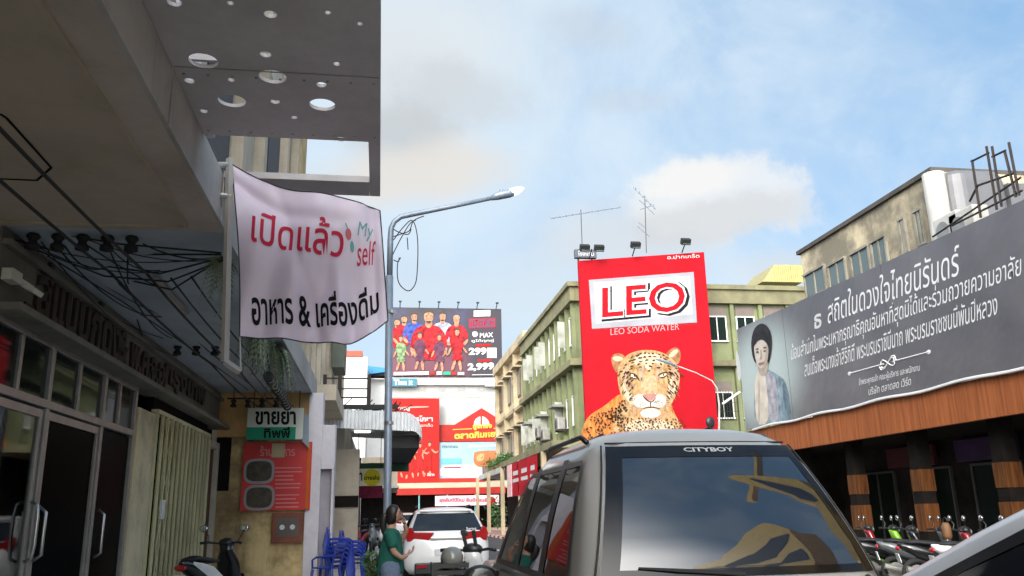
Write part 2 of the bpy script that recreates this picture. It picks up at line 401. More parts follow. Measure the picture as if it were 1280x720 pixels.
m_oldwin = GL('old_window', (0.10,0.13,0.13), 1.6, 0.15)
m_corry = M('yellow_corrugated', (0.36,0.32,0.15), 0.5, 0.2, 0.1)
m_greyroof = M('grey_metal_cladding', (0.16,0.16,0.17), 0.5, 0.3, 0.06)
m_scaff = M('rusty_black_steel', (0.035,0.025,0.022), 0.6, 0.3, 0.3)
m_endwall = GR('off_white_wall', (0.44,0.445,0.44), (0.33,0.32,0.30), 0.35, 0.12, 0.4, bump=0.05)
m_redroof = M('red_sheet', (0.33,0.03,0.025), 0.5, var=0.1, scale=1)
m_beige = GR('beige_roof', (0.55,0.45,0.32), (0.30,0.23,0.16), 0.4, 0.3, 0)
m_zinc = M('corrugated_zinc', (0.80,0.81,0.82), 0.5, 0.0, 0.10)
m_zincd = M('zinc_underside', (0.70,0.71,0.70), 0.7)
m_gold = M('gold_letters', (0.70,0.42,0.05), 0.4, 0.3)
m_skybl = M('pale_blue_print', (0.27,0.39,0.46), 0.45, var=0.12, scale=0.5)
m_purple = M('violet_print', (0.055,0.035,0.10), 0.4, var=0.35, scale=0.25)
m_posterred = M('poster_red', (0.33,0.018,0.016), 0.45, var=0.12, scale=0.3)
m_skin = M('skin', (0.42,0.23,0.15), 0.5, var=0.05)
m_hair = M('dark_hair', (0.012,0.009,0.008), 0.45, var=0.2)
m_shirt = M('green_cotton', (0.006,0.105,0.075), 0.85, var=0.12, scale=12, bump=0.3)
m_denim = M('blue_denim', (0.13,0.17,0.25), 0.85, var=0.15, scale=30, bump=0.3)
m_redlens = M('red_lens', (0.40,0.012,0.015), 0.12, var=0.05, coat=0.5)
m_tyre = M('tyre', (0.02,0.02,0.02), 0.85)
m_chrome = M('chrome', (0.75,0.75,0.75), 0.12, 1.0, 0.02)
m_bluecan = M('blue_canvas', (0.03,0.22,0.42), 0.6)
m_yellow = M('yellow_paint', (0.85,0.55,0.06), 0.4, var=0.15)

# ------------------------------------------------------------------ the ground
MB().box((-400,-60,-0.5),(400,700,-0.004)).build('ground', m_pave, kind='structure')
MB().quad((0.45,-40,0.0),(9.6,-40,0.0),(9.6,86,0.0),(0.45,86,0.0)).build('road', m_asphalt, kind='structure')
MB().quad((9.2,29,0.004),(60,29,0.004),(60,38,0.004),(9.2,38,0.004)).build('side_road', m_asphalt, kind='structure')
MB().box((-3.3,-12,0.0),(0.42,47,0.12)).build('pavement_left', m_pave, kind='structure')
k = MB(); k.box((0.42,-12,0),(0.57,47,0.124)); k.build('kerb_left', m_kerb, kind='structure', bevel=0.015)
MB().box((9.75,-12,0.0),(18,28.6,0.12)).build('pavement_right', m_pave, kind='structure')
k = MB(); k.box((9.6,-12,0),(9.75,28.6,0.124)); k.build('kerb_right', m_kerb, kind='structure', bevel=0.015)
MB().box((7.6,39.2,0.0),(10,84,0.12)).build('pavement_far_right', m_pinkpave, kind='structure')
k = MB()
for i in range(46):
    k.cur = i % 2; k.box((7.45,39.2+i,0),(7.6,40.17+i,0.125))
k.build('kerb_far_right', [m_whitep, m_redroof], kind='structure')
MB().box((-3.3,84,0.0),(14,92,0.12)).build('pavement_end', m_pinkpave, kind='structure')
k = MB()
for i in range(14): k.box((4.95,-10+i*6.5,0.003),(5.06,-7+i*6.5,0.005))
k.build('road_line', m_whitep, kind='structure')

# ------------------------------------------------------------------ left side: near shophouse with the big flat canopy
A = thing('shophouse', (-3.3,0,0), 'shophouse overhead with a smooth warm grey concrete canopy and sunken ceiling panel', 'shophouse')
MB().box((-3.3,-14,0),(-9,7.49,9.5)).build('wall', m_creamw, A)
s = MB()                                   # canopy: an edge strip round a sunken panel
s.box((-3.29,-12,4.0),(-1.45,7.49,4.36)); s.build('canopy_slab', m_soffit, A)
s = MB(); s.box((-3.28,-12,3.972),(-1.73,7.26,3.998)); s.build('ceiling_panel', m_soffit2, A)
s = MB()
s.box((-1.725,-12,3.962),(-1.70,7.30,3.998)); s.box((-3.28,7.26,3.955),(-1.73,7.30,3.998)); s.build('moulding', m_soffit2, A)
p = [atZ(x,y,3.965) for x,y in ((0,224),(46,226),(64,210),(8,148),(0,143))]
s = MB()
for a, b in zip(p[:-1], p[1:]):
    d = (b-a).normalized(); q = d.cross(Vector((0,0,1)))*0.008; s.prism([a-q,a+q,b+q,b-q],(0,0,0.005))
s.build('hatch_joint', m_dark, A)
u = MB(); u.box((-3.29,-14,4.36),(-1.75,7.49,9.5)); u.build('upper_wall', M('whitewash',(0.85,0.83,0.78),.8,var=.08), A)
for k in range(6):
    y0 = -6.6+k*2.3
    f = MB()
    for i in range(14): f.cbox((-1.735,y0+0.75,5.3+i*0.115),(0.012,1.45,0.085),Matrix.Rotation(0.5,3,'Y'))
    fr = MB(); fr.box((-1.75,y0,5.2),(-1.70,y0+0.05,6.95)); fr.box((-1.75,y0+1.45,5.2),(-1.70,y0+1.5,6.95)); fr.box((-1.75,y0,6.95),(-1.70,y0+1.5,7.0)); fr.box((-1.75,y0,5.15),(-1.69,y0+1.5,5.2))
    w_ = fr.build('window', m_whitep, A); f.build('louvre', m_alu, w_)
s = MB(); s.box((-1.449,-12,4.0),(-1.415,7.485,4.43)); s.build('canopy_fascia', m_greyfas, A)
s = MB()
for k in range(7): s.box((-1.418,7.2-k*1.9,4.0),(-1.406,7.19-k*1.9,4.43))
s.build('fascia_joint', m_alu, A)

# perforated sheet hung out over the pavement, with round holes and an open bay at its end
HOLES = [(254,76,18),(341,96,17),(290,126,17),(403,131,16),(218,3,9),(338,18,8),(332,68,7),(421,80,4.5),(402,106,6.5),(289,100,4.5),(344,127,6),(237,101,6.5),(426,174,6),(288,4,4.5),(410,16,4),(368,147,4),(311,169,4.5),(263,171,5.5),(255,139,5),(450,30,3.5)]
P = thing('perforated_panel', (-0.74,1.0,4.40), 'grey perforated sheet with round holes cantilevered over the pavement', 'sign panel')
def perforated():
    zb, zt = 4.40, 4.425; x0, x1, y0, y1 = -1.41, -0.05, -4.0, 6.30
    bm = bmesh.new()
    def loop(pts): 
        vs = [bm.verts.new(q) for q in pts]; return [bm.edges.new((vs[i], vs[(i+1) % len(vs)])) for i in range(len(vs))]
    edges = loop([(x0,y0,zb),(x1,y0,zb),(x1,y1,zb),(x0,y1,zb)])
    rings = []
    for (px, py, rp) in HOLES:
        c = atZ(px, py, zb); e = atZ(px+rp, py, zb); r = (e-c).length
        if not (x0+r < c.x < x1-r): continue
        rings.append((c, r))
    rr = random.Random(3)
    for _ in range(60):                    # the same pattern carries on overhead
        c = Vector((rr.uniform(x0+.15, x1-.15), rr.uniform(y0+.2, 4.2), zb)); r = rr.choice((0.03,0.03,0.045,0.1))
        if all((c-q).length > r+t+0.06 for q, t in rings): rings.append((c, r))
    for c, r in rings: edges += loop([(c.x+r*math.cos(t*math.pi/12), c.y+r*math.sin(t*math.pi/12), zb) for t in range(24)])
    bmesh.ops.triangle_fill(bm, use_beauty=True, use_dissolve=False, edges=edges)
    g = bmesh.ops.extrude_face_region(bm, geom=bm.faces[:])
    bmesh.ops.translate(bm, vec=(0,0,zt-zb), verts=[v for v in g['geom'] if isinstance(v, bmesh.types.BMVert)])
    bm.verts.index_update()
    m = MB(); m.add([v.co.copy() for v in bm.verts], [tuple(v.index for v in f.verts) for f in bm.faces]); bm.free(); return m
perforated().build('sheet', m_panelgrey, P)
for yy in (-1.6,1.0,3.0,5.25):
    MB().box((-1.40,yy,4.396),(-0.06,yy+0.012,4.3985)).build('seam', m_alu, P)
f = MB()
rr = random.Random(12)
for yy in (-1.5,1.1,3.1,5.35,6.22):
    for k in range(9): f.disc((-1.36+k*.158,yy,4.397),(0,0,1),.011,.006,8)
f.build('rivet', m_alu, P)
f = MB()
f.box((-0.145,6.303,4.402),(-0.05,7.50,4.46)); f.box((-1.41,7.16,4.402),(-0.148,7.50,4.46)); f.build('end_frame', m_panelgrey, P)
f = MB(); f.box((-0.08,-4,4.428),(-0.05,6.3,4.50)); f.box((-1.41,6.26,4.428),(-0.085,6.3,4.50))
for k in range(6): f.box((-1.41,5.2-k*1.6,4.428),(-0.085,5.23-k*1.6,4.47))
f.build('stiffener', m_panelgrey, P)

# ------------------------------------------------------------------ second shophouse: glass doors and folding gate
B = thing('shophouse', (-3.3,12.7,0), 'dim shophouse with glass shop doors, dark letters on its fascia and a khaki folding gate', 'shophouse')
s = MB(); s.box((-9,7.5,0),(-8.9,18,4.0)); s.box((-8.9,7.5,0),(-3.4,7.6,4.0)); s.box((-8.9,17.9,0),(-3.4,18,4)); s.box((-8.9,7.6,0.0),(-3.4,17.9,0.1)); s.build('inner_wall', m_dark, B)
s = MB(); s.box((-9,7.5,4.42),(-1.95,18,10.2)); s.build('upper_wall', m_creamw, B)
s = MB(); s.box((-9,7.5,4.02),(-1.452,19.0,4.38)); s.build('canopy_slab', m_bluesof, B)
s = MB(); s.box((-1.451,7.5,3.99),(-1.42,19.0,4.42)); s.build('canopy_fascia', m_greyfas, B)
s = MB()
s.box((-3.42,7.5,3.33),(-3.28,18.0,4.015)); s.build('fascia', m_fasconc, B)
s = MB(); s.box((-3.45,7.5,3.26),(-3.05,18.0,3.33)); s.box((-3.28,7.5,3.84),(-3.2,18.0,3.90)); s.build('fascia_ledge', m_fasconc, B, bevel=0.01)
lt = MB(); 
def relief(body, px0, px1, z0, z1, bold=0.03):
    y0 = atX(px0,420,-3.2).y; y1 = atX(px1,470,-3.2).y
    n0 = len(lt.v); text(lt, body, (-3.24,y0,z0), (0,y1-y0,0), (0,0,z1-z0), bold=bold)
    n1 = len(lt.v); fs = [f for f in lt.f if min(f) >= n0]           # a second sheet and side walls give the letters depth
    vs = [v.copy()+Vector((-0.036,0,0)) for v in lt.v[n0:n1]]
    cnt = {}
    for f in fs:
        for i in range(len(f)):
            e = (f[i], f[(i+1) % len(f)]); cnt[e] = 1
    k = len(lt.v); lt.add(vs, [])
    lt.add([], [tuple(i-n0+k-len(lt.v) for i in reversed(f)) for f in fs]) 
    lt.add([], [(a-len(lt.v), b-len(lt.v), b-n0+k-len(lt.v), a-n0+k-len(lt.v)) for (a, b) in cnt if (b, a) not in cnt])
relief('สีแบบกีดิง', 46, 152, 3.40, 3.98); relief('& พ.ค.จ.อ.', 155, 212, 3.42, 3.84); relief('กรุงเทพ', 214, 262, 3.42, 3.82)
lt.build('lettering', m_letter, B, recalc=False)
# aluminium shopfront: transom line at 2.62 m, leaves below
ys = [7.55, 8.85, 9.35, 10.68, 12.10]
s = MB()
for y in (7.55, 9.0, 10.72, 12.05): s.box((-3.36,y-0.04,0.1),(-3.28,y+0.04,3.28))
for y in (8.25, 9.85, 11.35): s.box((-3.35,y-0.03,2.68),(-3.29,y+0.03,3.28))
s.box((-3.36,7.55,2.60),(-3.275,12.05,2.68)); s.box((-3.36,7.55,3.2),(-3.285,12.05,3.26)); s.build('shopfront_frame', m_alu, B, bevel=0.006)
for a, b in ((7.59,8.22),(8.28,8.96),(9.04,9.82),(9.88,10.68),(10.76,11.32),(11.38,12.01)):
    MB().box((-3.33,a,2.69),(-3.322,b,3.19)).build('transom_pane', m_glass, B)
def leaf(y0, y1, hy):
    f = MB()
    f.box((-3.35,y0,0.12),(-3.30,y0+0.07,2.58)); f.box((-3.35,y1-0.07,0.12),(-3.30,y1,2.58)); f.box((-3.35,y0+.07,2.5),(-3.30,y1-.07,2.58)); f.box((-3.35,y0+.07,0.12),(-3.30,y1-.07,0.26))
    d = f.build('door', m_alu, B, bevel=0.004)
    MB().box((-3.33,y0+.07,0.26),(-3.322,y1-.07,2.5)).build('pane', m_clear, d)
    h = MB(); h.tube([(-3.29,hy,1.15),(-3.23,hy,1.18),(-3.215,hy,1.3),(-3.215,hy,1.55),(-3.23,hy,1.67),(-3.29,hy,1.70)], 0.016, 8); h.smooth = True; h.build('handle', m_steel, d, smooth=True)
leaf(7.62, 8.94, 8.88)
f = MB(); f.box((-3.35,9.06,0.12),(-3.30,9.12,2.58)); f.box((-3.35,10.6,0.12),(-3.30,10.66,2.58)); f.box((-3.35,9.12,2.5),(-3.30,10.6,2.58)); d = f.build('door', m_alu, B)
MB().box((-3.33,9.12,0.12),(-3.325,10.6,2.58)).build('pane', GL('open_door_gloom', (0.006,0.006,0.005), 1.06, 0.2), d)  # opaque dark sheet stands in for the unlit room behind the open door
h = MB(); h.tube([(-3.29,9.09,1.15),(-3.22,9.09,1.2),(-3.22,9.09,1.6),(-3.29,9.09,1.66)], 0.016, 8); h.build('handle', m_steel, d, smooth=True)
h = MB(); h.tube([(-3.27,10.85,1.1),(-3.2,10.85,1.15),(-3.2,10.85,1.58),(-3.27,10.85,1.64)], 0.016, 8)
d = MB().box((-3.33,10.76,0.12),(-3.325,12.0,2.58)).build('door', GL('closed_door_gloom', (0.007,0.006,0.005), 1.08, 0.2), B); h.build('handle', m_steel, d, smooth=True)
MB().box((-3.36,12.1,0.1),(-3.26,13.0,3.0)).build('gate_post', m_gatepost, B)
g = MB()
n = 27
for i in range(n):
    y = 13.08 + i*(3.84/(n-1)); x = -3.27 + (0.05 if i % 2 else 0.0)
    g.tube([(x,y-0.05,1.58)]*1+[(x,y-0.05,1.58)],0.001,3) if 0 else None
    w_ = 0.036 if i % 2 else 0.046
    g.box((x,y-w_,0.14),(x+0.012,y+w_,3.02)); g.box((x+0.0121,y-w_,0.14),(x+0.03,y-w_+0.012,3.02)); g.box((x+0.0121,y+w_-0.012,0.14),(x+0.03,y+w_,3.02))
g.box((-3.33,13,3.02),(-3.22,17.0,3.08)); gate = g.build('folding_gate', m_gate, B)
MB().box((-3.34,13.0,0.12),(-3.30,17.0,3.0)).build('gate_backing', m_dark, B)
l = MB()
for k in range(2):
    for z in (0.3,0.75,1.2,1.65,2.1,2.55):
        y = 13.25+k*0.30; l.cbox((-3.185,y+0.16,z+0.2),(0.006,0.016,0.5),Matrix.Rotation(0.5,3,'X')); l.cbox((-3.178,y+0.16,z+0.2),(0.006,0.016,0.5),Matrix.Rotation(-0.5,3,'X'))
l.build('lattice', m_gate, gate)
q = atX(201,637,-3.2); MB().box((-3.2,q.y-0.09,q.z-0.14),(-3.16,q.y+0.09,q.z+0.14)).build('gate_lock', m_whitep, gate, bevel=0.01)
s = MB(); s.box((-3.4,13.0,3.09),(-3.3,17.0,3.255)); s.build('gate_housing', m_dark, B)
s = MB(); s.box((-3.36,17.05,0.1),(-3.25,17.2,2.85)); s.box((-3.36,17.8,0.1),(-3.22,17.98,2.85)); s.box((-3.36,17.05,2.85),(-3.22,17.98,2.98)); s.build('door_frame', m_cream, B)
MB().box((-3.34,17.21,0.1),(-3.30,17.79,2.84)).build('door', m_brownd, B)
for k in range(2):                           # upper storey seen through the gap above the banner
    y0 = 8.6+k*4.6
    f = MB()
    for i in range(22): f.box((-1.935,y0+0.04+i*0.062,5.0),(-1.92,y0+0.08+i*0.062,8.6))
    f.build('shutter', M('dark_shutter', (0.05,0.052,0.055), 0.6), B)
    MB().box((-1.95,y0,4.9),(-1.93,y0+1.45,8.7)).build('shutter_frame', m_blackp, B)
for y in (10.25,12.0,14.8,16.6):
    MB().box((-1.95,y,4.42),(-1.80,y+0.28,10.2)).build('pilaster', m_creamw, B)
for y in (15.15,15.8,17.0,17.5):
    MB().box((-1.95,y,4.9),(-1.88,y+0.22,9.9)).build('timber_panel', WOOD('tan_board', (0.42,0.26,0.10), (0.24,0.13,0.05)), B)

wt = M('tan_render',(0.52,0.36,0.16),.8,var=.3,scale=2)
MB().box((-1.95,16.9,4.5),(-1.78,18.0,10.0)).build('tan_pier', wt, B)
# goods seen through the first glass door
sh = thing('display_shelf', (-3.55,8.25,0.1), 'display shelf with pale boxes behind the glass shop door', 'shelf')
f = MB(); f.box((-3.75,7.64,0.1),(-3.42,7.66,2.4)); f.box((-3.75,8.86,0.1),(-3.42,8.88,2.4)); f.box((-3.78,7.64,0.1),(-3.755,8.88,2.4))
for z in (0.6,1.0,1.55,2.0): f.box((-3.75,7.66,z),(-3.42,8.86,z+0.03))
f.build('rack', m_whitep, sh)
MB().box((-3.42,7.64,1.53),(-3.40,8.88,1.60)).build('price_rail', M('yellow_green_rail',(0.75,0.78,0.2),0.5), sh)
rr = random.Random(5)
cl_ = ['pale carton','olive carton','dark carton','buff carton']
for z in (0.63,1.03,1.58,2.03):
    y = 7.70
    while y < 8.6:
        w = rr.uniform(0.16,0.30); c = rr.choice([(0.75,0.75,0.70),(0.55,0.6,0.45),(0.6,0.12,0.06),(0.3,0.33,0.3),(0.75,0.6,0.3)])
        MB().box((-3.70,y,z),(-3.46,y+w-0.02,z+rr.uniform(0.14,0.33))).build('carton', M('carton',c,0.6), label='small carton on the display shelf behind the glass door', cat='box', group='cartons on the display shelf', bevel=0.004)
        y += w
fl = MB()
for a in range(5): fl.ball((-3.39+rr.uniform(-.01,.01),7.75+rr.uniform(-.1,.1),2.25+rr.uniform(-.25,.25)),(0.02,0.07,0.08),10,6)
fl.build('paper_lantern', M('lantern_red',(0.85,0.10,0.03),0.6), label='red and orange paper decoration hanging inside the glass shop door', cat='decoration', smooth=True)

# third shophouse: cross wall with signs, white pillar
C3 = thing('shophouse', (-1.2,20.5,0), 'shophouse with a stained ochre cross wall and a white pillar at the pavement', 'shophouse')
MB().box((-3.3,18.0,0.1),(-1.49,18.2,3.12)).build('cross_wall', m_dirtwall, C3)
MB().box((-3.3,17.985,3.12),(-1.47,18.2,4.018)).build('lintel', m_ochre, C3)
MB().box((-3.29,17.97,2.05),(-3.0,18.0,3.1)).build('dark_recess', m_dark, C3)
s = MB(); s.box((-1.488,17.95,0.1),(-1.20,18.5,4.018)); s.box((-1.2,17.95,2.45),(-0.93,18.5,3.35)); s.box((-0.98,17.95,0.1),(-0.93,18.5,2.45)); s.build('pillar', m_white, C3, bevel=0.008)
MB().box((-1.2,18.12,0.1),(-0.98,18.16,2.45)).build('door', m_lilacgrey, C3)
s = MB(); s.box((-9,19.001,4.2),(-1.95,44,9.3)); s.build('upper_wall', m_creamw, C3)
MB().box((-9,19.001,4.0),(-1.0,24,4.35)).build('canopy_slab', m_creamw, C3)
MB().box((-9,24.2,0),(-1.0,44,4.2)).build('lower_wall', GR('grey_cement', (0.36,0.34,0.30),(0.16,0.15,0.13),0.5,0.7,0.4), C3)
for k in range(12):
    y = 19.6+k*2.0; MB().box((-1.95,y,4.4),(-1.84,y+0.35,9.3)).build('pilaster', m_creamw, C3)
    f = MB().box((-1.95,y+0.5,6.0),(-1.93,y+1.7,8.4)).build('window', m_cream, C3)
    MB().box((-1.928,y+0.58,6.1),(-1.92,y+1.62,8.3)).build('pane', m_glass, f)
bx = MB(); q = atX(415,445,-1.9); bx.box((-1.84,q.y-1,q.z-0.6),(-1.4,q.y+1,q.z+0.6)); bx.build('window_hood', M('green_grey_hood',(0.10,0.12,0.09),0.6), C3)

# signs and fittings on the cross wall
S1 = thing('shop_sign', (-2.16,17.6,3.08), 'white and green sign board hung under the canopy above the red board', 'sign')
YS = 17.6
fn = lambda x, y: atY(x, y, YS)
a, b = fn(310,510), fn(378,549)
mid = a.z*0.42 + b.z*0.58 - 0.02
MB().box((a.x,YS,mid+0.001),(b.x,YS+0.05,a.z)).build('white_board', m_signwhite, S1)
MB().box((a.x,YS,b.z),(b.x-0.14,YS+0.05,mid)).build('green_board', m_greensign, S1)
MB().box((b.x-0.139,YS,b.z),(b.x,YS+0.05,mid)).build('white_edge', m_signwhite, S1)
t = MB(); ptext(t, fn, 'ขายยา', (319,531), (370,531), (319,514), (0,-0.006,0), bold=0.03); ptext(t, fn, 'ทิพพี่', (330,547.5), (363,547.5), (330,533.5), (0,-0.006,0), bold=0.03)
t.build('lettering', m_blackink, S1)
t = MB(); t.box((a.x+.1,YS+.02,a.z),(a.x+.12,YS+.03,4.02)); t.box((b.x-.1,YS+.02,a.z),(b.x-.08,YS+.03,4.02)); t.build('hanger', m_black, S1)
S2 = thing('notice_board', (-2.1,17.95,1.65), 'dark red notice board with two oval pictures on the ochre wall', 'sign')
Y2 = 17.9; fn2 = lambda x, y: atY(x, y, Y2)
a, b = fn2(305,553), fn2(387,637)
MB().box((a.x,Y2,b.z),(b.x,Y2+0.06,a.z)).build('board', m_signred, S2)
t = MB(); t.box((b.x-.09,Y2-.004,b.z+.02),(b.x-.03,Y2-.001,a.z-.02)); t.build('orange_stripe', M('orange_print',(0.55,0.12,0.02),0.5), S2)
t = MB(); rr = random.Random(2)
for y in list(range(585,612,5)) + list(range(619,637,5)): 
    q0, q1 = fn2(344,y), fn2(362+rr.uniform(4,16),y); t.box((q0.x,Y2-0.004,q0.z-0.012),(q1.x,Y2-0.001,q0.z+0.012))
ptext(t, fn2, 'ร้านอาหาร', (325,570), (369,570), (325,557), (0,-0.004,0), bold=0.02)
t.build('lettering', m_pinkline, S2)
for py in (589,622):
    o_ = MB(); c = fn2(324,py); pts = []
    def sup(rx, rz, yy): return [(c.x+rx*math.copysign(abs(math.cos(q))**0.6, math.cos(q)), yy, c.z+rz*math.copysign(abs(math.sin(q))**0.6, math.sin(q))) for q in [2*math.pi*i/28 for i in range(28)]]
    o_.prism(sup(0.30,0.25,Y2-0.004),(0,0.003,0)); ov = o_.build('oval_rim', M('oval_rim_grey',(0.30,0.27,0.27),0.5), S2)
    o_ = MB(); o_.prism(sup(0.25,0.20,Y2-0.008),(0,0.003,0)); o_.build('oval_picture', M('food_photo',(0.045,0.035,0.02),0.5,var=0.8,scale=6), ov)
q = fn2(348,563); MB().box((q.x-.13,Y2-.012,q.z-.14),(q.x+.13,Y2-.008,q.z+.14)).build('pasted_notice', M('buff_paper',(0.45,0.36,0.22),0.7), S2)
S3 = thing('meter_box', (-1.83,17.92,1.05), 'rust brown metal meter box on the ochre wall below the red board', 'meter box')
a, b = atY(341,641,17.9), atY(378,678,17.9)
MB().box((a.x,17.86,b.z),(b.x,17.99,a.z)).build('case', M('rusty_red_paint',(0.20,0.06,0.035),0.7,var=0.3), S3, bevel=0.01)
MB().box((a.x+.09,17.852,b.z+.12),(b.x-.09,17.857,a.z-.1)).build('window', M('dusty_pane',(0.09,0.07,0.06),0.3), S3)
t = MB()
for k in range(2): t.disc((a.x+.2+k*.2,17.845,b.z+.3),(0,1,0),0.05,0.01)
t.build('meter_dial', m_greyink, S3)
S4 = thing('wall_board', (-1.6,17.7,2.8), 'grey blue tongue shaped sign end beside the white pillar', 'sign')
c = [atY(x,y,17.75) for x,y in ((378,515),(386,520),(386,560),(378,552))]; MB().prism(c,(0,0.03,0)).build('board', M('grey_blue_board',(0.26,0.32,0.36),0.5), S4)

# ------------------------------------------------------------------ hanging banner on its pole
bn = thing('banner', (-1.3,7.08,2.75), 'pinkish white cloth banner with red and black Thai writing hung from a pole', 'banner')
YB = 7.08
TL, TR, BR, BM, BL = [atY(x,y,YB) for x,y in ((288,203),(475,262),(485,400),(432,431),(300,421))]
def bpos(u, v):
    top = TL.lerp(TR, u) + Vector((0,0,-0.055*math.sin(math.pi*u)**1.2 - 0.03*math.sin(2*math.pi*u)))
    if u < 0.72: bot = BL.lerp(BM, u/0.72) + Vector((0,0,0.012*math.sin(math.pi*u/0.72)))
    else: bot = BM.lerp(BR, (u-0.72)/0.28) + Vector((0,0,-0.03*math.sin(math.pi*(u-0.72)/0.28)))
    p = top.lerp(bot, v)
    x = 0.05*math.sin(math.pi*v)*(1-u)**2; p.x += x*0.6
    fold = 0.030*math.sin(7.0*(u*0.55+v*0.9)+0.5)*(1-abs(2*u-1)**3) + 0.022*math.sin(15*(u+0.35*v))*v + 0.035*math.sin(6*(u-v)+1.2)*(1-v)
    fold += 0.05*math.exp(-((u-0.86+0.12*v)/0.05)**2)*v + 0.03*math.exp(-((u-0.93)/0.03)**2)
    fold += 0.05*math.exp(-((v-0.10-0.35*u*(1-u))/0.05)**2)*(1-u)
    fold += 0.075*math.sin(17*u+6*v+0.8)*(0.25+0.75*v)*math.sin(math.pi*u) + 0.05*math.exp(-((u-0.30-0.25*v)/0.045)**2)*(0.3+v)*0.6 - 0.04*math.exp(-((u-0.62-0.1*v)/0.05)**2)*v
    p.y += fold - 0.06*math.sin(math.pi*u)*math.sin(math.pi*v)
    return p
def sheet(fn_, nu, nv, thick=0.002):
    m = MB(); m.smooth = True
    for s_, off in ((0, 0.0), (1, thick)):
        n0 = len(m.v); vs = [fn_(i/nu, j/nv)+Vector((0,off,0)) for j in range(nv+1) for i in range(nu+1)]
        fs = [(j*(nu+1)+i, j*(nu+1)+i+1, (j+1)*(nu+1)+i+1, (j+1)*(nu+1)+i) for j in range(nv) for i in range(nu)]
        m.add(vs, fs if not s_ else [tuple(reversed(f)) for f in fs])
    return m
sheet(bpos, 60, 44).build('cloth', m_vinyl, bn, recalc=False)
def btext(mt, body, u0, u1, v0, v1, bold, shear=0.0, tiltv=0.0, name='lettering', sub=True):
    vs, fs = text_mesh(body, bold, shear)
    bm = bmesh.new(); bv = [bm.verts.new(v) for v in vs]
    for f in fs:
        try: bm.faces.new([bv[i] for i in f])
        except Exception: pass
    x0 = min(v.x for v in vs); x1 = max(v.x for v in vs); y0 = min(v.y for v in vs); y1 = max(v.y for v in vs)
    for cut in range(2): bmesh.ops.subdivide_edges(bm, edges=[e for e in bm.edges if e.calc_length() > 0.12], cuts=1)
    bmesh.ops.triangulate(bm, faces=bm.faces[:])
    bm.verts.index_update()
    P = []
    for v in bm.verts:
        a = (v.co.x-x0)/(x1-x0); c = (v.co.y-y0)/(y1-y0)
        u = u0+(u1-u0)*a; w = v0+(v1-v0)*(1-c)+tiltv*a
        P.append(bpos(u, w)+Vector((0,-0.006,0)))
    m = MB(); m.add(P, [tuple(q.index for q in f.verts) for f in bm.faces]); bm.free()
    return m.build(name, mt, bn)
btext(m_crimson, 'เปิดแล้ว', 0.10, 0.74, 0.19, 0.45, 0.010, 0.18, -0.02)
btext(m_tealink, 'My', 0.835, 0.945, 0.16, 0.31, 0.0, 0.3); btext(m_crimson, 'self', 0.82, 0.955, 0.30, 0.49, 0.0, 0.3)
btext(m_blackink, 'อาหาร & เครื่องดื่ม', 0.08, 0.95, 0.70, 0.93, 0.02, 0.0, -0.06)
def bpatch(mt, pts, name):
    m = MB(); m.add([bpos(u,v)+Vector((0,-0.006,0)) for u,v in pts], [tuple(range(len(pts)))]); return m.build(name, mt, bn)
el = lambda cu, cv, ru, rv: [(cu+ru*math.cos(2*math.pi*i/14), cv+rv*math.sin(2*math.pi*i/14)) for i in range(14)]
bpatch(M('coral_ink',(0.62,0.16,0.18),0.5), el(0.775,0.27,0.020,0.042), 'printed_cup'); bpatch(m_tealink, el(0.795,0.355,0.013,0.040), 'printed_cup'); bpatch(m_tealink, [(0.755,0.19),(0.762,0.187),(0.775,0.225),(0.768,0.23)], 'printed_straw')
hem = MB()
pts = [bpos(u,0) for u in [i/24 for i in range(25)]] + [bpos(1,v) for v in [i/12 for i in range(1,13)]] + [bpos(1-i/24,1) for i in range(1,25)] + [bpos(0,1-i/12) for i in range(1,12)]
hem.tube([q+Vector((0,-0.002,0)) for q in pts+[pts[0]]], 0.0055, 5); hem.build('hem_cord', M('black_cord',(0.03,0.025,0.035),0.7), bn)
pl = MB()
pt, pb = atY(289,198,7.12), atY(281,452,7.12)
rot = None
pl.tube([pt+Vector((-.01,0,0.0)), pb], 0.034, 4); pl.tube([pb, atY(300,465,7.12)], 0.03, 4); pl.build('pole', m_panelshade, bn)
ln = MB(); ln.tube([atY(300,421,7.09), atY(301,464,7.11)], 0.006, 5); ln.build('tie_cord', m_whiteink, bn)
br = MB(); 
for q0, q1 in (((243,206),(289,206)),((262,243),(289,246))): br.tube([atY(*q0,7.12), atY(*q1,7.12)], 0.028, 8)
br.build('bracket', m_steel, bn)
cl = MB()
for q in ((245,206),(264,243)): cl.disc(atY(*q,7.12), (1,0,0.1), 0.045, 0.05, 8)
cl.build('clamp', m_black, bn)

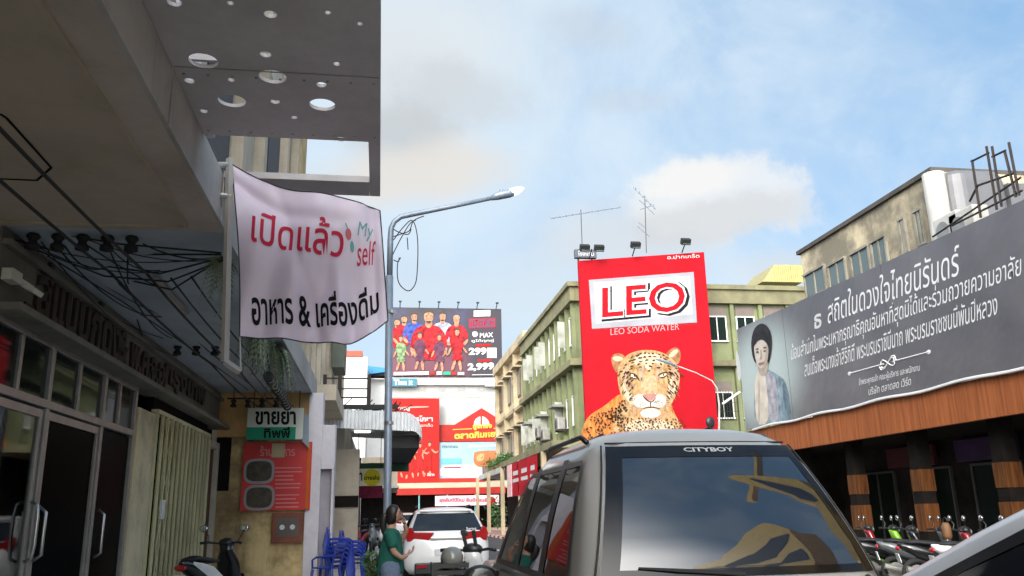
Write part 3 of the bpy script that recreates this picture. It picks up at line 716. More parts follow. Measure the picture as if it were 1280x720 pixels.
# ------------------------------------------------------------------ cables, insulators, tube light, floodlight
def cable(pts, r, label, group='cables under the canopies'):
    m = MB(); m.smooth = True; m.tube(pts, r, 6); return m.build('overhead_cable', m_black, label=label, cat='cable', group=group)
def sag(a, b, d, n=10): 
    a, b = Vector(a), Vector(b); return [a.lerp(b, i/n)+Vector((0,0,-d*4*(i/n)*(1-i/n))) for i in range(n+1)]
for i, (x, z) in enumerate(((-2.2,3.74),(-2.52,3.74),(-1.98,3.70),(-1.80,3.72))):
    pts = []
    for k in range(5):
        if i > 1 and k < 2: continue
        pts += sag((x,-2+k*5.0,z),(x,3+k*5.0,z),0.05,6)
    cable(pts, 0.014 if i < 2 else 0.010, 'long black cable running along under the canopies', 'long cables under the canopies')
def pc(*q): return [atY(x,y,Y) for x,y,Y in q]
for q in ([(0,275,7.6),(40,300,8.0),(110,330,9.0),(200,342,8.2),(278,322,7.6)], [(45,312,7.9),(130,345,8.6),(210,352,8.3),(280,325,7.6)],
          [(125,300,7.9),(160,350,9.4),(215,362,8.8),(278,323,7.6)], [(20,300,7.7),(90,318,8.6),(190,318,8.3),(276,318,7.6)],
          [(120,290,7.8),(150,330,9.2),(178,420,12.0)], [(0,255,7.2),(60,290,7.8),(150,305,7.8),(276,316,7.6)], [(60,320,8.0),(150,375,10.0),(245,440,13.0),(310,487,16.0)], [(110,300,8.0),(190,375,10.4),(262,440,13.4),(312,480,16.2)]):
    P_ = pc(*q); out = []
    for a, b in zip(P_[:-1], P_[1:]): out += [a.lerp(b, k/4) for k in range(4)]
    cable(out+[P_[-1]], 0.009, 'thin black service wire looping in the tangle below the canopy end')
rr = random.Random(31)
for k in range(14):
    x0_, y0_ = rr.uniform(-10,190), rr.uniform(288,312); x1_, y1_ = rr.choice([(278,rr.uniform(316,326)),(rr.uniform(200,280),rr.uniform(380,450)),(rr.uniform(120,230),rr.uniform(330,370))])
    a_ = atY(x0_,y0_,rr.uniform(7.65,8.3)); b_ = atY(x1_,y1_,rr.uniform(7.7,8.4) if y1_ < 375 else rr.uniform(11,13.5)); d_ = rr.uniform(.03,.22)
    cable([a_.lerp(b_,t/10)+Vector((0,0,-d_*4*(t/10)*(1-t/10))) for t in range(11)], rr.uniform(.005,.009), 'thin black service wire looping in the tangle below the canopy end')
def rack(px, py, Y, n, dx):
    c = atY(px,py,Y); r_ = thing('cable_bracket', c, RL[len(RL_used)], 'cable bracket', 'insulator brackets under the canopies'); RL_used.append(1)
    m = MB(); m.box((c.x-0.12,Y-0.012,c.z+0.06),(c.x+dx*(n-1)+0.12,Y+0.012,c.z+0.09)); m.build('crossbar', m_black, r_)
    for k in range(n):
        x = c.x+k*dx; m = MB(); m.smooth = True
        m.tube([(x,Y,c.z+0.06),(x,Y,c.z-0.10)],0.012,6); m.tube([(x,Y,c.z+0.05),(x,Y,c.z+0.03),(x,Y,c.z+0.02),(x,Y,c.z-0.01),(x,Y,c.z-0.03),(x,Y,c.z-0.05),(x,Y,c.z-0.09),(x,Y,c.z-0.10)],[0.045,0.06,0.06,0.035,0.035,0.06,0.06,0.03],12); m.build('insulator', m_black, r_)
    m = MB(); m.tube([(c.x,Y,c.z+0.08),(c.x,Y,4.0)],0.01,6); m.tube([(c.x+dx*(n-1),Y,c.z+0.08),(c.x+dx*(n-1),Y,4.0)],0.01,6); m.build('hanger', m_black, r_)
RL = ['row of black insulators at the end of the near canopy', 'small black insulator rack above the folding gate', 'black insulator rack above the white and green sign']; RL_used = []
rack(10,298,7.75,6,0.21); rack(222,436,13.0,3,0.27); rack(292,503,17.0,4,0.27)
L1 = thing('tube_light', (-1.9,10.2,3.94), 'unlit fluorescent tube fitting on the blue grey canopy ceiling', 'light fitting')
a, b = atZ(195,349,3.96), atZ(234,391,3.96)
m = MB(); d = (b-a).normalized(); m.tube([a,b],0.03,6); m.build('batten', m_greyfas, L1)
m = MB(); m.smooth = True; m.tube([a+Vector((.0,0.05,-.045)), b+Vector((0,-0.05,-.045))],0.016,8); m.build('tube', M('milky_tube',(0.45,0.43,0.38),0.3), L1)
F1 = thing('security_light', atX(40,360,-3.1), 'small white floodlight on the fascia beside the dark letters', 'light fitting')
c = atX(40,362,-3.1); m = MB(); m.cbox(c,(0.14,0.20,0.05),Matrix.Rotation(0.5,3,'Y')); m.build('lamp_head', m_signwhite, F1, bevel=0.01)
m = MB(); m.box((c.x-.12,c.y-.35,c.z+.0),(c.x-.03,c.y-.15,c.z+.1)); m.tube([c+Vector((-.05,-.2,.05)),c+Vector((0,0,.02))],0.02,6); m.build('bracket', m_signwhite, F1)
NP = thing('number_plate', atX(38,395,-3.25), 'small black plate with yellow house number on the fascia', 'sign')
c = atX(38,394,-3.25); m = MB(); m.box((-3.27,c.y-.13,c.z-.1),(-3.255,c.y+.19,c.z+.1)); m.build('plate', m_blackp, NP)
t = MB(); text(t,'54-7',(-3.252,c.y-.1,c.z-.06),(0,.26,0),(0,0,.12),bold=.02); t.build('lettering', M('yellow_ink',(0.6,0.45,0.08),0.5), NP)

# ferns hanging over the canopy edge and the black and white sleeve
def fronds(m, c, n, L, r, down=0.8, wd=0.03):
    for k in range(n):
        a = r.uniform(0,2*math.pi); l = L*r.uniform(0.6,1.1); out = Vector((math.cos(a),math.sin(a),0))*r.uniform(0.15,0.5); p = Vector(c)+Vector((r.uniform(-.08,.08),r.uniform(-.15,.15),0))
        side = Vector((-out.y,out.x,0)).normalized()
        prev = p; w = wd
        for i in range(1,8):
            t = i/7; q = p + out*l*t + Vector((0,0,0.12*math.sin(t*2.2) - down*l*t*t))
            m.add([prev-side*0.004,prev+side*0.004,q+side*0.003,q-side*0.003],[(0,1,2,3)])
            d = (q-prev).normalized()
            for sg in (-1,1):
                for j in range(2):
                    b = prev.lerp(q,(j+0.5)/2); tip = b + side*sg*w*(1.6-t)*1.6 + d*0.05 + Vector((0,0,-0.02)); m.add([b,b+d*0.018,tip],[(0,1,2)])
            prev = q
for i, (px, py, L, lab) in enumerate(((318,424,0.6,'drooping dry fern hanging from the canopy edge below the banner'),(345,452,0.65,'green fern hanging from the canopy edge above the pharmacy sign'))):
    c = atX(px,py,-1.55); tmp = thing('hanging_fern', c, lab, 'plant')
    for k, mt in enumerate((m_leafpale, m_leafd)):
        m = MB(); fronds(m, c+Vector((0,0.4*k,0.15)), 26, L, random.Random(i*3+k), 1.0, 0.04); m.build('fronds', mt, tmp, recalc=False)
    m = MB(); m.tube([c+Vector((0,0,0)),c+Vector((0,0,.25))],[0.06,0.10],10); m.build('pot', m_black, tmp)
c0, c1, c2 = atY(305,388,7.7), atY(312,392,8.2), atY(300,380,7.6)
m = MB(); fronds(m, atY(276,330,7.7), 12, 0.45, random.Random(11), 1.2, 0.05); m.build('dry_fronds', m_leafpale, label='tuft of dry pale leaves hanging beside the banner pole', cat='plant', recalc=False)
P_ = [atX(x,y,-1.6) for x,y in ((335,470),(345,486),(354,497),(360,510))]
m = MB(); pts = []
for a, b in zip(P_[:-1],P_[1:]): pts += [a.lerp(b,k/8) for k in range(8)]
for i in range(len(pts)-1):
    m.cur = i % 2; m.tube([pts[i],pts[i+1]],0.06 if i % 2 else 0.075,8)
m.build('cable_sleeve', [m_black, m_whiteink], label='black and white ribbed cable sleeve hanging at the canopy edge', cat='cable')

# ------------------------------------------------------------------ barrel awning further along, with balcony rail
AW = thing('barrel_awning', (-0.1,27,3.2), 'corrugated zinc barrel awning reaching over the pavement beyond the white pillar', 'awning')
def arc(z_up=0.0, n=46, wav=0.0):
    out = []
    for i in range(n+1):
        t = i/n
        if t < 0.7: x = -1.5+2.1*(t/0.7); z = 4.30-0.10*(t/0.7)
        else:
            q = (t-0.7)/0.3*math.pi/2; x = 0.6+0.5*math.sin(q); z = 4.20-0.62*(1-math.cos(q))
        out.append((x,z+z_up))
    return out
m = MB()
ny = 8; ar = arc(); rings = []
for (x,z) in ar: rings.append([Vector((x,23.0+8*k/ny,z)) for k in range(ny+1)])
m.loft(rings, False, False); top = m.build('roof_sheet', m_zinc, AW)
m = MB(); m.loft([[v+Vector((0,0,-0.03)) for v in r] for r in rings], False, False); m.build('underside', m_zincd, AW)
m = MB(); n = 92; ar2 = arc(0,n)               # corrugated front valance
for i in range(n):
    (x0,z0),(x1,z1) = ar2[i], ar2[i+1]; d0 = 0.03*math.sin(i*2.2); d1 = 0.03*math.sin((i+1)*2.2); h0 = 0.50 if x0 < 0.7 else 0.5-0.2*(x0-.7)/.4; h1 = 0.50 if x1 < 0.7 else 0.5-0.2*(x1-.7)/.4
    m.add([(x0,22.98+d0,z0),(x1,22.98+d1,z1),(x1,22.98+d1,z1-h1),(x0,22.98+d0,z0-h0)],[(0,1,2,3)])
m.build('valance', m_zinc, AW)
m = MB(); m.box((0.25,23.4,3.28),(1.04,30.5,3.62)); m.build('side_flap', m_black, AW)
m_lit = LIT('lit_panel',(1,1,0.95),2.0)
for k in range(3): MB().box((-0.85,24.3+k*2,4.17),(-0.35,24.5+k*2,4.20)).build('ceiling_lamp', m_lit, AW)
m = MB(); m.box((-1.5,30.5,3.0),(1.0,30.6,3.3)); m.build('green_trim', M('dark_green',(0.02,0.09,0.05),0.6), AW)
RL_ = thing('balcony_railing', (-0.8,23.2,4.3), 'thin grey balcony railing on the deck above the zinc awning', 'railing')
m = MB(); a, b = atY(404,472,23.3), atY(463,472,23.3)
for py in (473,486,497): z = atY(430,py,23.3).z; m.box((a.x,23.28,z-.02),(b.x,23.31,z+.02))
m.build('rail', m_scaff, RL_)
m = MB()
for x in (a.x+.05,a.x+.45,b.x-.03): m.box((x-.05,23.25,4.3),(x+.05,23.34,a.z+.08))
m.build('post', m_scaff, RL_)
m = MB(); rr = random.Random(8)
for k in range(18):
    y = 23.15+rr.uniform(0,0.4); x = rr.uniform(-1.4,0.1); m.tube(sag((x,y,4.35),(x+rr.uniform(.3,.9),y,4.35+rr.uniform(-.1,.3)),rr.uniform(.05,.35),8),0.014,5)
m.box((-1.45,23.1,4.31),(0.45,23.25,4.42)); m.build('cable_tangle', m_black, label='dark tangle of cables lying on the zinc awning', cat='cable')

# far left: white block with red trim and blue canopy; shops below
WB = thing('apartment_block', (-1.8,50,0), 'white block with a red roof edge standing beyond the balcony railing', 'building')
p0, p1 = atY(433,446,50), atY(458,500,50)
MB().box((-7,50,0),(p1.x,60,p0.z)).build('wall', m_whitep, WB); MB().box((-7,49.9,p0.z),(p1.x-.3,60,p0.z+.35)).build('roof_edge', M('brick_red',(0.35,0.08,0.05),0.7), WB)
q = atY(484,474,56); MB().box((p1.x-.1,56,0),(q.x,62,q.z)).build('rear_wing', m_whitep, WB)
a, b = atY(459,457,55), atY(482,463,55); c = atY(482,470,55)
m = MB(); m.prism([(a.x,55,a.z),(b.x,55,a.z-.15),(b.x,55,b.z-.1),(a.x,55,b.z-.25)],(0,1.5,0)); m.build('blue_canopy', m_bluecan, WB)
m = MB(); m.box((a.x,55.2,c.z),(b.x,56,b.z-.3)); m.build('dark_opening', m_dark, WB)
SG = thing('shop_sign', atY(462,597,28), 'white sign with a yellow disc hung under the zinc awning', 'sign')
YS3 = 28.0; fn3 = lambda x,y: atY(x,y,YS3); a, b = fn3(443,586), fn3(479,607)
MB().box((a.x,YS3,b.z),(b.x,YS3+.08,a.z)).build('board', M('cream_sign',(0.75,0.74,0.58),0.4), SG)
m = MB(); c = fn3(465,597); m.disc((c.x,YS3-.005,c.z),(0,1,0),0.27,0.006,24); m.build('yellow_disc', M('yellow_print',(0.65,0.58,0.03),0.5), SG)
t = MB(); ptext(t,fn3,'ยา',(444,601),(453,601),(444,591),(0,-.012,0),bold=.03); ptext(t,fn3,'ขายส่ง',(455,600),(474,600),(455,594),(0,-.014,0),bold=.02); t.build('lettering', m_blackink, SG)
for x in (a.x+.1,b.x-.1): MB().box((x,YS3+.03,a.z),(x+.02,YS3+.05,4.15)).build('hanger', m_black, SG)
m = MB(); a, b = atY(445,607,30), atY(478,622,30); m.box((a.x,30,b.z),(b.x,30.1,a.z)); m.build('shop_sign', M('maroon_print',(0.25,0.03,0.07),0.5,var=.4,scale=3), label='small maroon sign below the yellow disc sign', cat='sign')
a, b = atY(428,600,24.15), atY(447,664,24.15); m = MB(); m.box((-1.3,24.05,0.12),(b.x,24.45,3.3)); m.build('pier', GR('buff_cement',(0.42,0.37,0.30),(0.2,0.17,0.13),0.5,1,.4), C3)
m = MB(); m.box((-1.3,24.0,1.75),(b.x,24.048,2.05)); m.build('dark_band', m_dark, C3)
m = MB(); m.box((-6,46,0.1),(-1.0,46.5,4.5)); m.box((-1.0,47.5,0.0),(.9,49.9,2.7)); m.build('shop_front', m_dark, WB)
m = MB(); m.box((-1.0,47.4,2.7),(.95,49.9,4.6)); m.build('upper_shop_wall', GR('tan_wall',(0.50,0.42,0.32),(0.2,0.16,0.12),.6,.8,.5), WB)
m = MB(); m.box((-1.2,45.6,2.9),(1.0,47.35,3.02)); m.build('shop_canopy', m_greyfas, WB)

# ------------------------------------------------------------------ right side: shop row with orange fascia
D = thing('shop_row', (13,8,0), 'low shop row with an orange wood fascia and dark open front', 'shop')
m = MB(); m.box((12.0,-12,3.14),(12.12,27.6,3.95)); m.build('fascia', m_orangewood, D)
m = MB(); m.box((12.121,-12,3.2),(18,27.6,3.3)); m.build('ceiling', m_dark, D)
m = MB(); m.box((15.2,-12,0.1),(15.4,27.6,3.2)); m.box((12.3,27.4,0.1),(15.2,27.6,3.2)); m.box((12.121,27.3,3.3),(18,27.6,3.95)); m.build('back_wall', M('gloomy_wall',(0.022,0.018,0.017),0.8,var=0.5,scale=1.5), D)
m = MB(); m.box((12.122,-12,3.86),(18,27.6,3.94)); m.build('roof_slab', m_fasconc, D)
PY = [atX(x,640,12.5).y for x in (1072,1150,1262)]
step = (PY[0]-PY[2])/2
for k in range(-1,7):
    y = PY[0]+step-k*step
    if y > 27: continue
    m = MB(); m.box((12.44,y-0.17,0.12),(12.78,y+0.17,3.2)); pil = m.build('pillar', m_dark, D)
    m = MB()
    for z0, z1 in ((0.9,1.52),(1.80,2.30)): m.box((12.425,y-0.185,z0),(12.795,y+0.185,z1))
    m.build('wood_cladding', m_pillwood, pil)
for k in range(9):                             # dim shop doors at the back
    y = 24.5-k*2.6
    f = MB(); f.box((15.12,y-0.9,0.1),(15.2,y-0.84,2.5)); f.box((15.12,y+.84,0.1),(15.2,y+.9,2.5)); f.box((15.12,y-.84,2.44),(15.2,y+.84,2.5)); f.box((15.13,y-.03,0.1),(15.19,y+.03,2.44))
    d = f.build('door', M('grey_door_frame',(0.06,0.06,0.06),0.5), D)
    MB().box((15.16,y-.84,.1),(15.17,y+.84,2.44)).build('pane', m_glass, d)
for k, c in enumerate(((0.14,0.02,0.03),(0.07,0.02,0.12),(0.2,0.2,0.2),(0.10,0.02,0.02),(0.12,0.10,0.05))):
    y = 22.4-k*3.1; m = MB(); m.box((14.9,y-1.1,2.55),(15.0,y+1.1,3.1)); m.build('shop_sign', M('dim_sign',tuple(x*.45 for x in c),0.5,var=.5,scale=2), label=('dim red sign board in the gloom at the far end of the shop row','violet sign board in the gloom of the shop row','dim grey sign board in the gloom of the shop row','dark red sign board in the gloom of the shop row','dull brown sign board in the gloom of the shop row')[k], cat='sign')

def billboard_print():
    mt, nt, b = newmat('memorial_print'); N = nt.nodes.new; L = nt.links.new
    b.inputs['Roughness'].default_value = .38
    tc = N('ShaderNodeTexCoord'); c0 = fb0(952,470) - Vector((11.95,10,3.96))
    n = N('ShaderNodeTexNoise'); n.inputs['Scale'].default_value = .5; n.inputs['Detail'].default_value = 5; L(tc.outputs['Object'], n.inputs['Vector'])
    r = N('ShaderNodeValToRGB'); r.color_ramp.elements[0].position = .3; r.color_ramp.elements[0].color = (.085,.082,.092,1); r.color_ramp.elements[1].position = .75; r.color_ramp.elements[1].color = (.135,.128,.138,1); L(n.outputs['Fac'], r.inputs[0])
    s_ = N('ShaderNodeVectorMath'); s_.operation = 'SUBTRACT'; L(tc.outputs['Object'], s_.inputs[0]); s_.inputs[1].default_value = c0
    d = N('ShaderNodeVectorMath'); d.operation = 'DIVIDE'; L(s_.outputs[0], d.inputs[0]); d.inputs[1].default_value = (1,3.1,2.0)
    l = N('ShaderNodeVectorMath'); l.operation = 'LENGTH'; L(d.outputs[0], l.inputs[0])
    m_ = N('ShaderNodeMapRange'); m_.interpolation_type = 'SMOOTHSTEP'; L(l.outputs['Value'], m_.inputs['Value']); m_.inputs['From Min'].default_value = .35; m_.inputs['From Max'].default_value = 1.15; m_.inputs['To Min'].default_value = 1; m_.inputs['To Max'].default_value = 0
    x = N('ShaderNodeMix'); x.data_type = 'RGBA'; L(m_.outputs[0], x.inputs['Factor']); L(r.outputs[0], [k for k in x.inputs if k.name == 'A' and k.type == 'RGBA'][0]); [k for k in x.inputs if k.name == 'B' and k.type == 'RGBA'][0].default_value = (.38,.45,.44,1)
    L([k for k in x.outputs if k.type == 'RGBA'][0], b.inputs['Base Color'])
    n3 = N('ShaderNodeTexNoise'); n3.inputs['Scale'].default_value = .9; n3.inputs['Detail'].default_value = 3; L(tc.outputs['Object'], n3.inputs['Vector']); bp = N('ShaderNodeBump'); bp.inputs['Strength'].default_value = .35; bp.inputs['Distance'].default_value = .12; L(n3.outputs['Fac'], bp.inputs['Height']); L(bp.outputs[0], b.inputs['Normal']); return mt
fb0 = lambda x,y: atX(x,y,11.93)
BB = thing('billboard', (11.95,10,3.96), 'long charcoal memorial billboard with white Thai writing and a portrait above the orange fascia', 'billboard')
XB = 11.93
fb = lambda x,y: atX(x,y,XB)
e0 = fb(922,405); e1 = fb(930,530)
YE = (e0.y+e1.y)/2
m = MB(); m.prism([(XB,-6,3.93),(XB,YE,3.98),(XB,YE,7.40),(XB,-6,6.5)],(0.06,0,0)); m.build('printed_sheet', billboard_print(), BB)
m = MB()
for y in (1.5,7.0,12.5,18.0,23.2): m.box((XB-.003,y,3.99),(XB-.0005,y+.018,6.55+.026*(y+6)))
m.build('sheet_seam', M('seam_grey',(0.07,0.068,0.074),.5), BB)
ed = MB()
pts = [(XB-.01,y,3.93+.008*(y+6)/6+0.025*math.sin(y*2.1)) for y in [ -6+i*0.4 for i in range(81)]]
ed.tube(pts,0.035,6); ed.build('sheet_hem', m_greyink, BB)
m = MB()
for y in (-4,0,4,8,12,16,20,24): m.box((XB+.07,y-.04,3.95),(XB+.14,y+.04,7.0)); m.box((XB+.14,y-.04,6.4),(XB+1.2,y+.04,6.46))
m.build('back_frame', m_scaff, BB)
t = MB(); off = (-0.006,0,0)
ptext(t, fb, 'สถิตในดวงใจไทยนิรันดร์', (1035,405), (1199,344), (1035,372), off, bold=.0)
ptext(t, fb, 'น้อมสำนึกในพระมหากรุณาธิคุณอันหาที่สุดมิได้และร่วมถวายความอาลัย', (989,456), (1277,353), (989,430), off, bold=.0)
ptext(t, fb, 'สมเด็จพระนางเจ้าสิริกิติ์ พระบรมราชินีนาถ พระบรมราชชนนีพันปีหลวง', (1006,471), (1247,393), (1006,449), off, bold=.0)
ptext(t, fb, 'ข้าพระพุทธเจ้า คณะผู้บริหาร และพนักงาน', (1074,484), (1150,466), (1074,473), off, bold=.0)
ptext(t, fb, 'บริษัท ตลาดสด เวิร์ด', (1086,494), (1139,481), (1086,484), off, bold=.0)
t.build('lettering', m_greyink, BB)
t = MB(); ptext(t, fb, 'ธ', (1018,412), (1027,409), (1018,394), off, bold=.02); t.build('lettering', m_whiteink, BB)
t = MB(); A_ = [fb(1062,467), fb(1105,455), fb(1116,452), fb(1161,440)]
for a,b in ((A_[0],A_[1]),(A_[2],A_[3])): t.tube([a+Vector(off),b+Vector(off)],0.018,4)
for q in (A_[0],A_[3]): t.ball(q+Vector(off),(0.006,0.08,0.05),8,6)
c = fb(1110,453.5); t.tube([c+Vector((-.01,0.35*math.cos(s_*0.5)*(-1),0.14*math.sin(s_*1.0))) for s_ in range(0,7)],0.018,4); t.tube([c+Vector((-.01,0.28*math.cos(s_),0.10*math.sin(2*s_))) for s_ in [i*0.4 for i in range(16)]],0.016,4)
t.build('ornament', m_greyink, BB)
# flat portrait print
def sheetpoly(mb, fn_, pts, off_, smooth=2):
    for _ in range(smooth):                    # round the outline a little
        q = []
        for i in range(len(pts)):
            a, b = pts[i], pts[(i+1) % len(pts)]; q += [(a[0]*.75+b[0]*.25, a[1]*.75+b[1]*.25), (a[0]*.25+b[0]*.75, a[1]*.25+b[1]*.75)]
        pts = q
    mb.add([fn_(x,y)+Vector(off_) for x,y in pts],[tuple(range(len(pts)))])
def zp(k): return lambda x,y: fb(920+x/3.428, 330+y/3.428)   # traced on an enlargement of the photograph
fz = zp(0); L_ = lambda k: (-0.004-0.003*k,0,0)
layers = [
 ('jacket', M('grey_blue_print',(0.20,0.27,0.32),0.4,var=.5,scale=3.5), [(92,455),(135,448),(185,478),(212,500),(228,560),(240,668),(190,676),(82,688),(76,560)]),
 ('sleeve', M('dark_blue_print',(0.12,0.17,0.21),0.4,var=.5,scale=4), [(196,500),(216,512),(230,580),(240,668),(216,672),(206,590)]),
 ('lapel', M('lilac_print',(0.34,0.33,0.37),0.4,var=.4,scale=4), [(128,455),(168,476),(180,560),(186,676),(142,684),(132,560)]),
 ('blouse', M('cream_print',(0.56,0.50,0.43),0.4,var=.2,scale=3), [(86,462),(126,458),(132,520),(140,600),(140,686),(90,690),(80,560)]),
 ('blouse_fold', M('beige_fold_print',(0.40,0.35,0.29),0.4,var=.2), [(100,480),(106,560),(104,680),(98,680),(96,560)]),
 ('neck', M('shaded_skin_print',(0.36,0.31,0.26),0.4,var=.2), [(98,420),(140,408),(140,462),(118,486),(96,462)]),
 ('hair', M('black_hair_print',(0.02,0.02,0.022),0.4,var=.5,scale=4), [(76,410),(66,350),(72,300),(86,268),(112,252),(136,264),(154,296),(158,350),(150,400),(142,430),(132,400),(120,360),(96,380),(92,430)]),
 ('face', M('face_print',(0.50,0.44,0.38),0.4,var=.12,scale=3), [(80,352),(90,326),(112,314),(134,326),(143,366),(140,410),(126,446),(108,450),(92,428),(83,392)]),
 ('face_shade', M('face_shade_print',(0.38,0.32,0.27),0.4,var=.15,scale=3), [(134,330),(143,366),(140,410),(126,446),(112,450),(122,430),(130,400),(132,360)]),
 ('cheek', M('cheek_print',(0.56,0.49,0.43),0.4,var=.1), [(90,392),(102,388),(108,402),(100,416),(91,408)]),
 ('nose', M('nose_shade_print',(0.33,0.27,0.23),0.4), [(108,366),(113,366),(117,402),(112,410),(103,408),(110,400)]),
 ('fringe', M('black_hair_print',(0.02,0.02,0.022),0.4), [(80,352),(76,320),(96,300),(122,300),(142,330),(146,360),(134,336),(116,322),(98,328),(88,344)]),
]
for i,(n_,mt,pts) in enumerate(layers):
    m = MB(); sheetpoly(m, fz, pts, L_(i), 1); m.build('portrait_'+n_, mt, BB, recalc=False)
m = MB()
for pts in ([(85,368),(96,360),(104,364),(96,366)],[(118,360),(130,354),(137,360),(130,361)],[(88,378),(96,373),(104,378),(96,381)],[(119,373),(128,369),(135,373),(127,376)]):
    sheetpoly(m, fz, pts, L_(12), 1)
m.build('portrait_brows', M('brown_black_print',(0.05,0.04,0.035),0.5), BB, recalc=False)
m = MB(); sheetpoly(m, fz, [(99,426),(110,421),(116,422),(128,416),(122,428),(110,434),(103,432)], L_(12), 1); m.build('portrait_lips', M('lip_print',(0.30,0.14,0.13),0.5), BB, recalc=False)
m = MB(); sheetpoly(m, fz, [(0,370),(8,375),(18,420),(24,470),(18,505),(8,490),(4,450)], L_(2)); m.build('edge_ornament', m_whiteink, BB, recalc=False)

# old building above the billboard, grey cladding, scaffold, air conditioners
O = thing('old_building', (14,21,3.3), 'weathered yellow building rising above the billboard with dirty windows', 'building')
a, b = atX(1163,226,13.5), atX(1000,312,13.5); zt = (a.z+b.z)/2
m = MB(); m.box((13.5,a.y-.2,3.96),(17.8,b.y,zt)); m.build('wall', m_oldwall, O)
m = MB(); m.box((13.4,a.y-.2,zt),(17.9,b.y+.1,zt+.12)); m.build('roof_edge', GR('dark_parapet_cap',(0.10,0.09,0.08),(0.04,0.035,0.03),.6,1), O)
w = [(1008,346,1034,360),(1038,334,1060,352),(1066,318,1090,340),(1128,285,1135,304),(1147,274,1157,294),(1092,306,1111,326)]
for i,(x0,y0,x1,y1) in enumerate(w):
    q0, q1 = atX(x0,(y0+y1)/2+6,13.5), atX(x1,(y0+y1)/2-6,13.5); zc = (q0.z+q1.z)/2; h = 0.36 if i < 3 or i == 5 else .42
    ya, yb = q1.y, q0.y
    f = MB(); f.box((13.42,ya,zc-h),(13.495,ya+.07,zc+h)); f.box((13.42,yb-.07,zc-h),(13.495,yb,zc+h)); f.box((13.40,ya,zc+h),(13.495,yb,zc+h+.07)); f.box((13.42,ya,zc-h-.06),(13.495,yb,zc-h)); f.box((13.43,(ya+yb)/2-.03,zc-h),(13.495,(ya+yb)/2+.03,zc+h))
    wo = f.build('window', GR('old_window_frame',(0.30,0.28,0.23),(0.12,0.11,0.09),.6,2,.5), O); MB().box((13.46,ya+.07,zc-h),(13.49,yb-.07,zc+h)).build('pane', m_oldwin, wo)
m = MB(); a0 = atX(1160,225,13.45); m.tube([(13.42,a0.y-.25,3.96),(13.42,a0.y-.25,a0.z+.05)],0.26,12); m.build('drain_pipe', m_greyfas, O, smooth=True)
CW = thing('grey_rooftop_shed', (15,15,4), 'grey rounded metal clad rooftop block beside the white pipe', 'building')
a = atX(1172,218,13.6)
def rounded(y0,y1,x0,x1,r,z):
    pts = []
    for cx, cy, s0 in ((x0+r,y0+r,180),(x1-r,y0+r,270),(x1-r,y1-r,0),(x0+r,y1-r,90)):
        for k in range(7): t_ = R_(s0+15*k); pts.append(Vector((cx+r*math.cos(t_),cy+r*math.sin(t_),z)))
    return pts
zt2 = a.z; y1_ = a.y+.35; y0_ = a.y-.45; X1_ = 15.2
m = MB()
ring0 = rounded(y0_,y1_,13.6,X1_,.38,3.96)
m.loft([ring0, rounded(y0_,y1_,13.6,X1_,.38,zt2-.30), rounded(y0_+.03,y1_-.03,13.63,X1_-.03,.36,zt2-.12), rounded(y0_+.14,y1_-.14,13.74,X1_-.14,.25,zt2)]); m.smooth = True
m.build('cladding', m_greyroof, CW, bevel=0.0)
m = MB(); m.box((X1_+.01,y0_+.1,3.96),(18.5,y1_-.1,zt2-.3)); m.build('lower_block', m_greyroof, CW)
AC = 0
for i,(px,py) in enumerate(((1187,287),(1207,281))):
    c = atX(px,py,13.0); ac = thing('air_conditioner', c, ('white air conditioner box beside the pipe behind the billboard','white air conditioner box beside the scaffold behind the billboard')[i], 'air conditioner', 'air conditioners behind the billboard')
    MB().box((12.9,c.y-.42,c.z-.35),(13.3,c.y+.42,c.z+.35)).build('case', m_greyfas, ac, bevel=.03)
    m = MB(); m.disc((12.89,c.y+.1,c.z),(1,0,0),.22,.02); m.build('fan_grille', m_alu, ac)
    m = MB(); m.box((12.95,c.y-.3,c.z-.9),(13.25,c.y+.3,c.z-.351)); m.build('stand', m_scaff, ac)
SF = thing('scaffold_frame', (12.3,14.4,7.0), 'rusty black steel frame standing up behind the top of the billboard', 'steel frame')
fs_ = lambda x,y,X=12.35: atX(x,y,X)
m = MB()
for a,b in (((1215,200),(1226,272)),((1233,183),(1246,262)),((1240,183),(1252,258)),((1256,190),(1270,246)),((1261,178),(1274,244))): m.tube([fs_(*a),fs_(*b)],0.028,6)
m.build('upright', m_scaff, SF)
m = MB()
for a,b in (((1214,202),(1236,191)),((1240,196),(1257,188)),((1222,232),(1266,217)),((1166,296),(1276,222)),((1190,282),(1278,238)),((1212,252),(1222,232))): m.tube([fs_(*a),fs_(*b)],0.024,6)
m.build('brace', m_scaff, SF)
YC = thing('corrugated_roof_hut', (14,27.5,9.7), 'yellow corrugated rooftop shed between the green block and the weathered building', 'shed')
a, b, c, d = atY(953,352,43), atY(967,331,43), atY(1003,331,43), atY(1003,353,43)
m = MB(); m.prism([a,b,c,d],(0,3,0)); m.build('shed_wall', m_corry, YC)
m = MB(); n = 14
for i in range(n):
    x = b.x+(c.x-b.x)*i/n; m.box((x,42.95,a.z+.0),(x+.06,42.99,b.z-.03))
m.build('corrugation', M('rib_yellow',(0.45,0.40,0.15),.5), YC)  # raised ribs in a yellow slightly paler than the shed wall

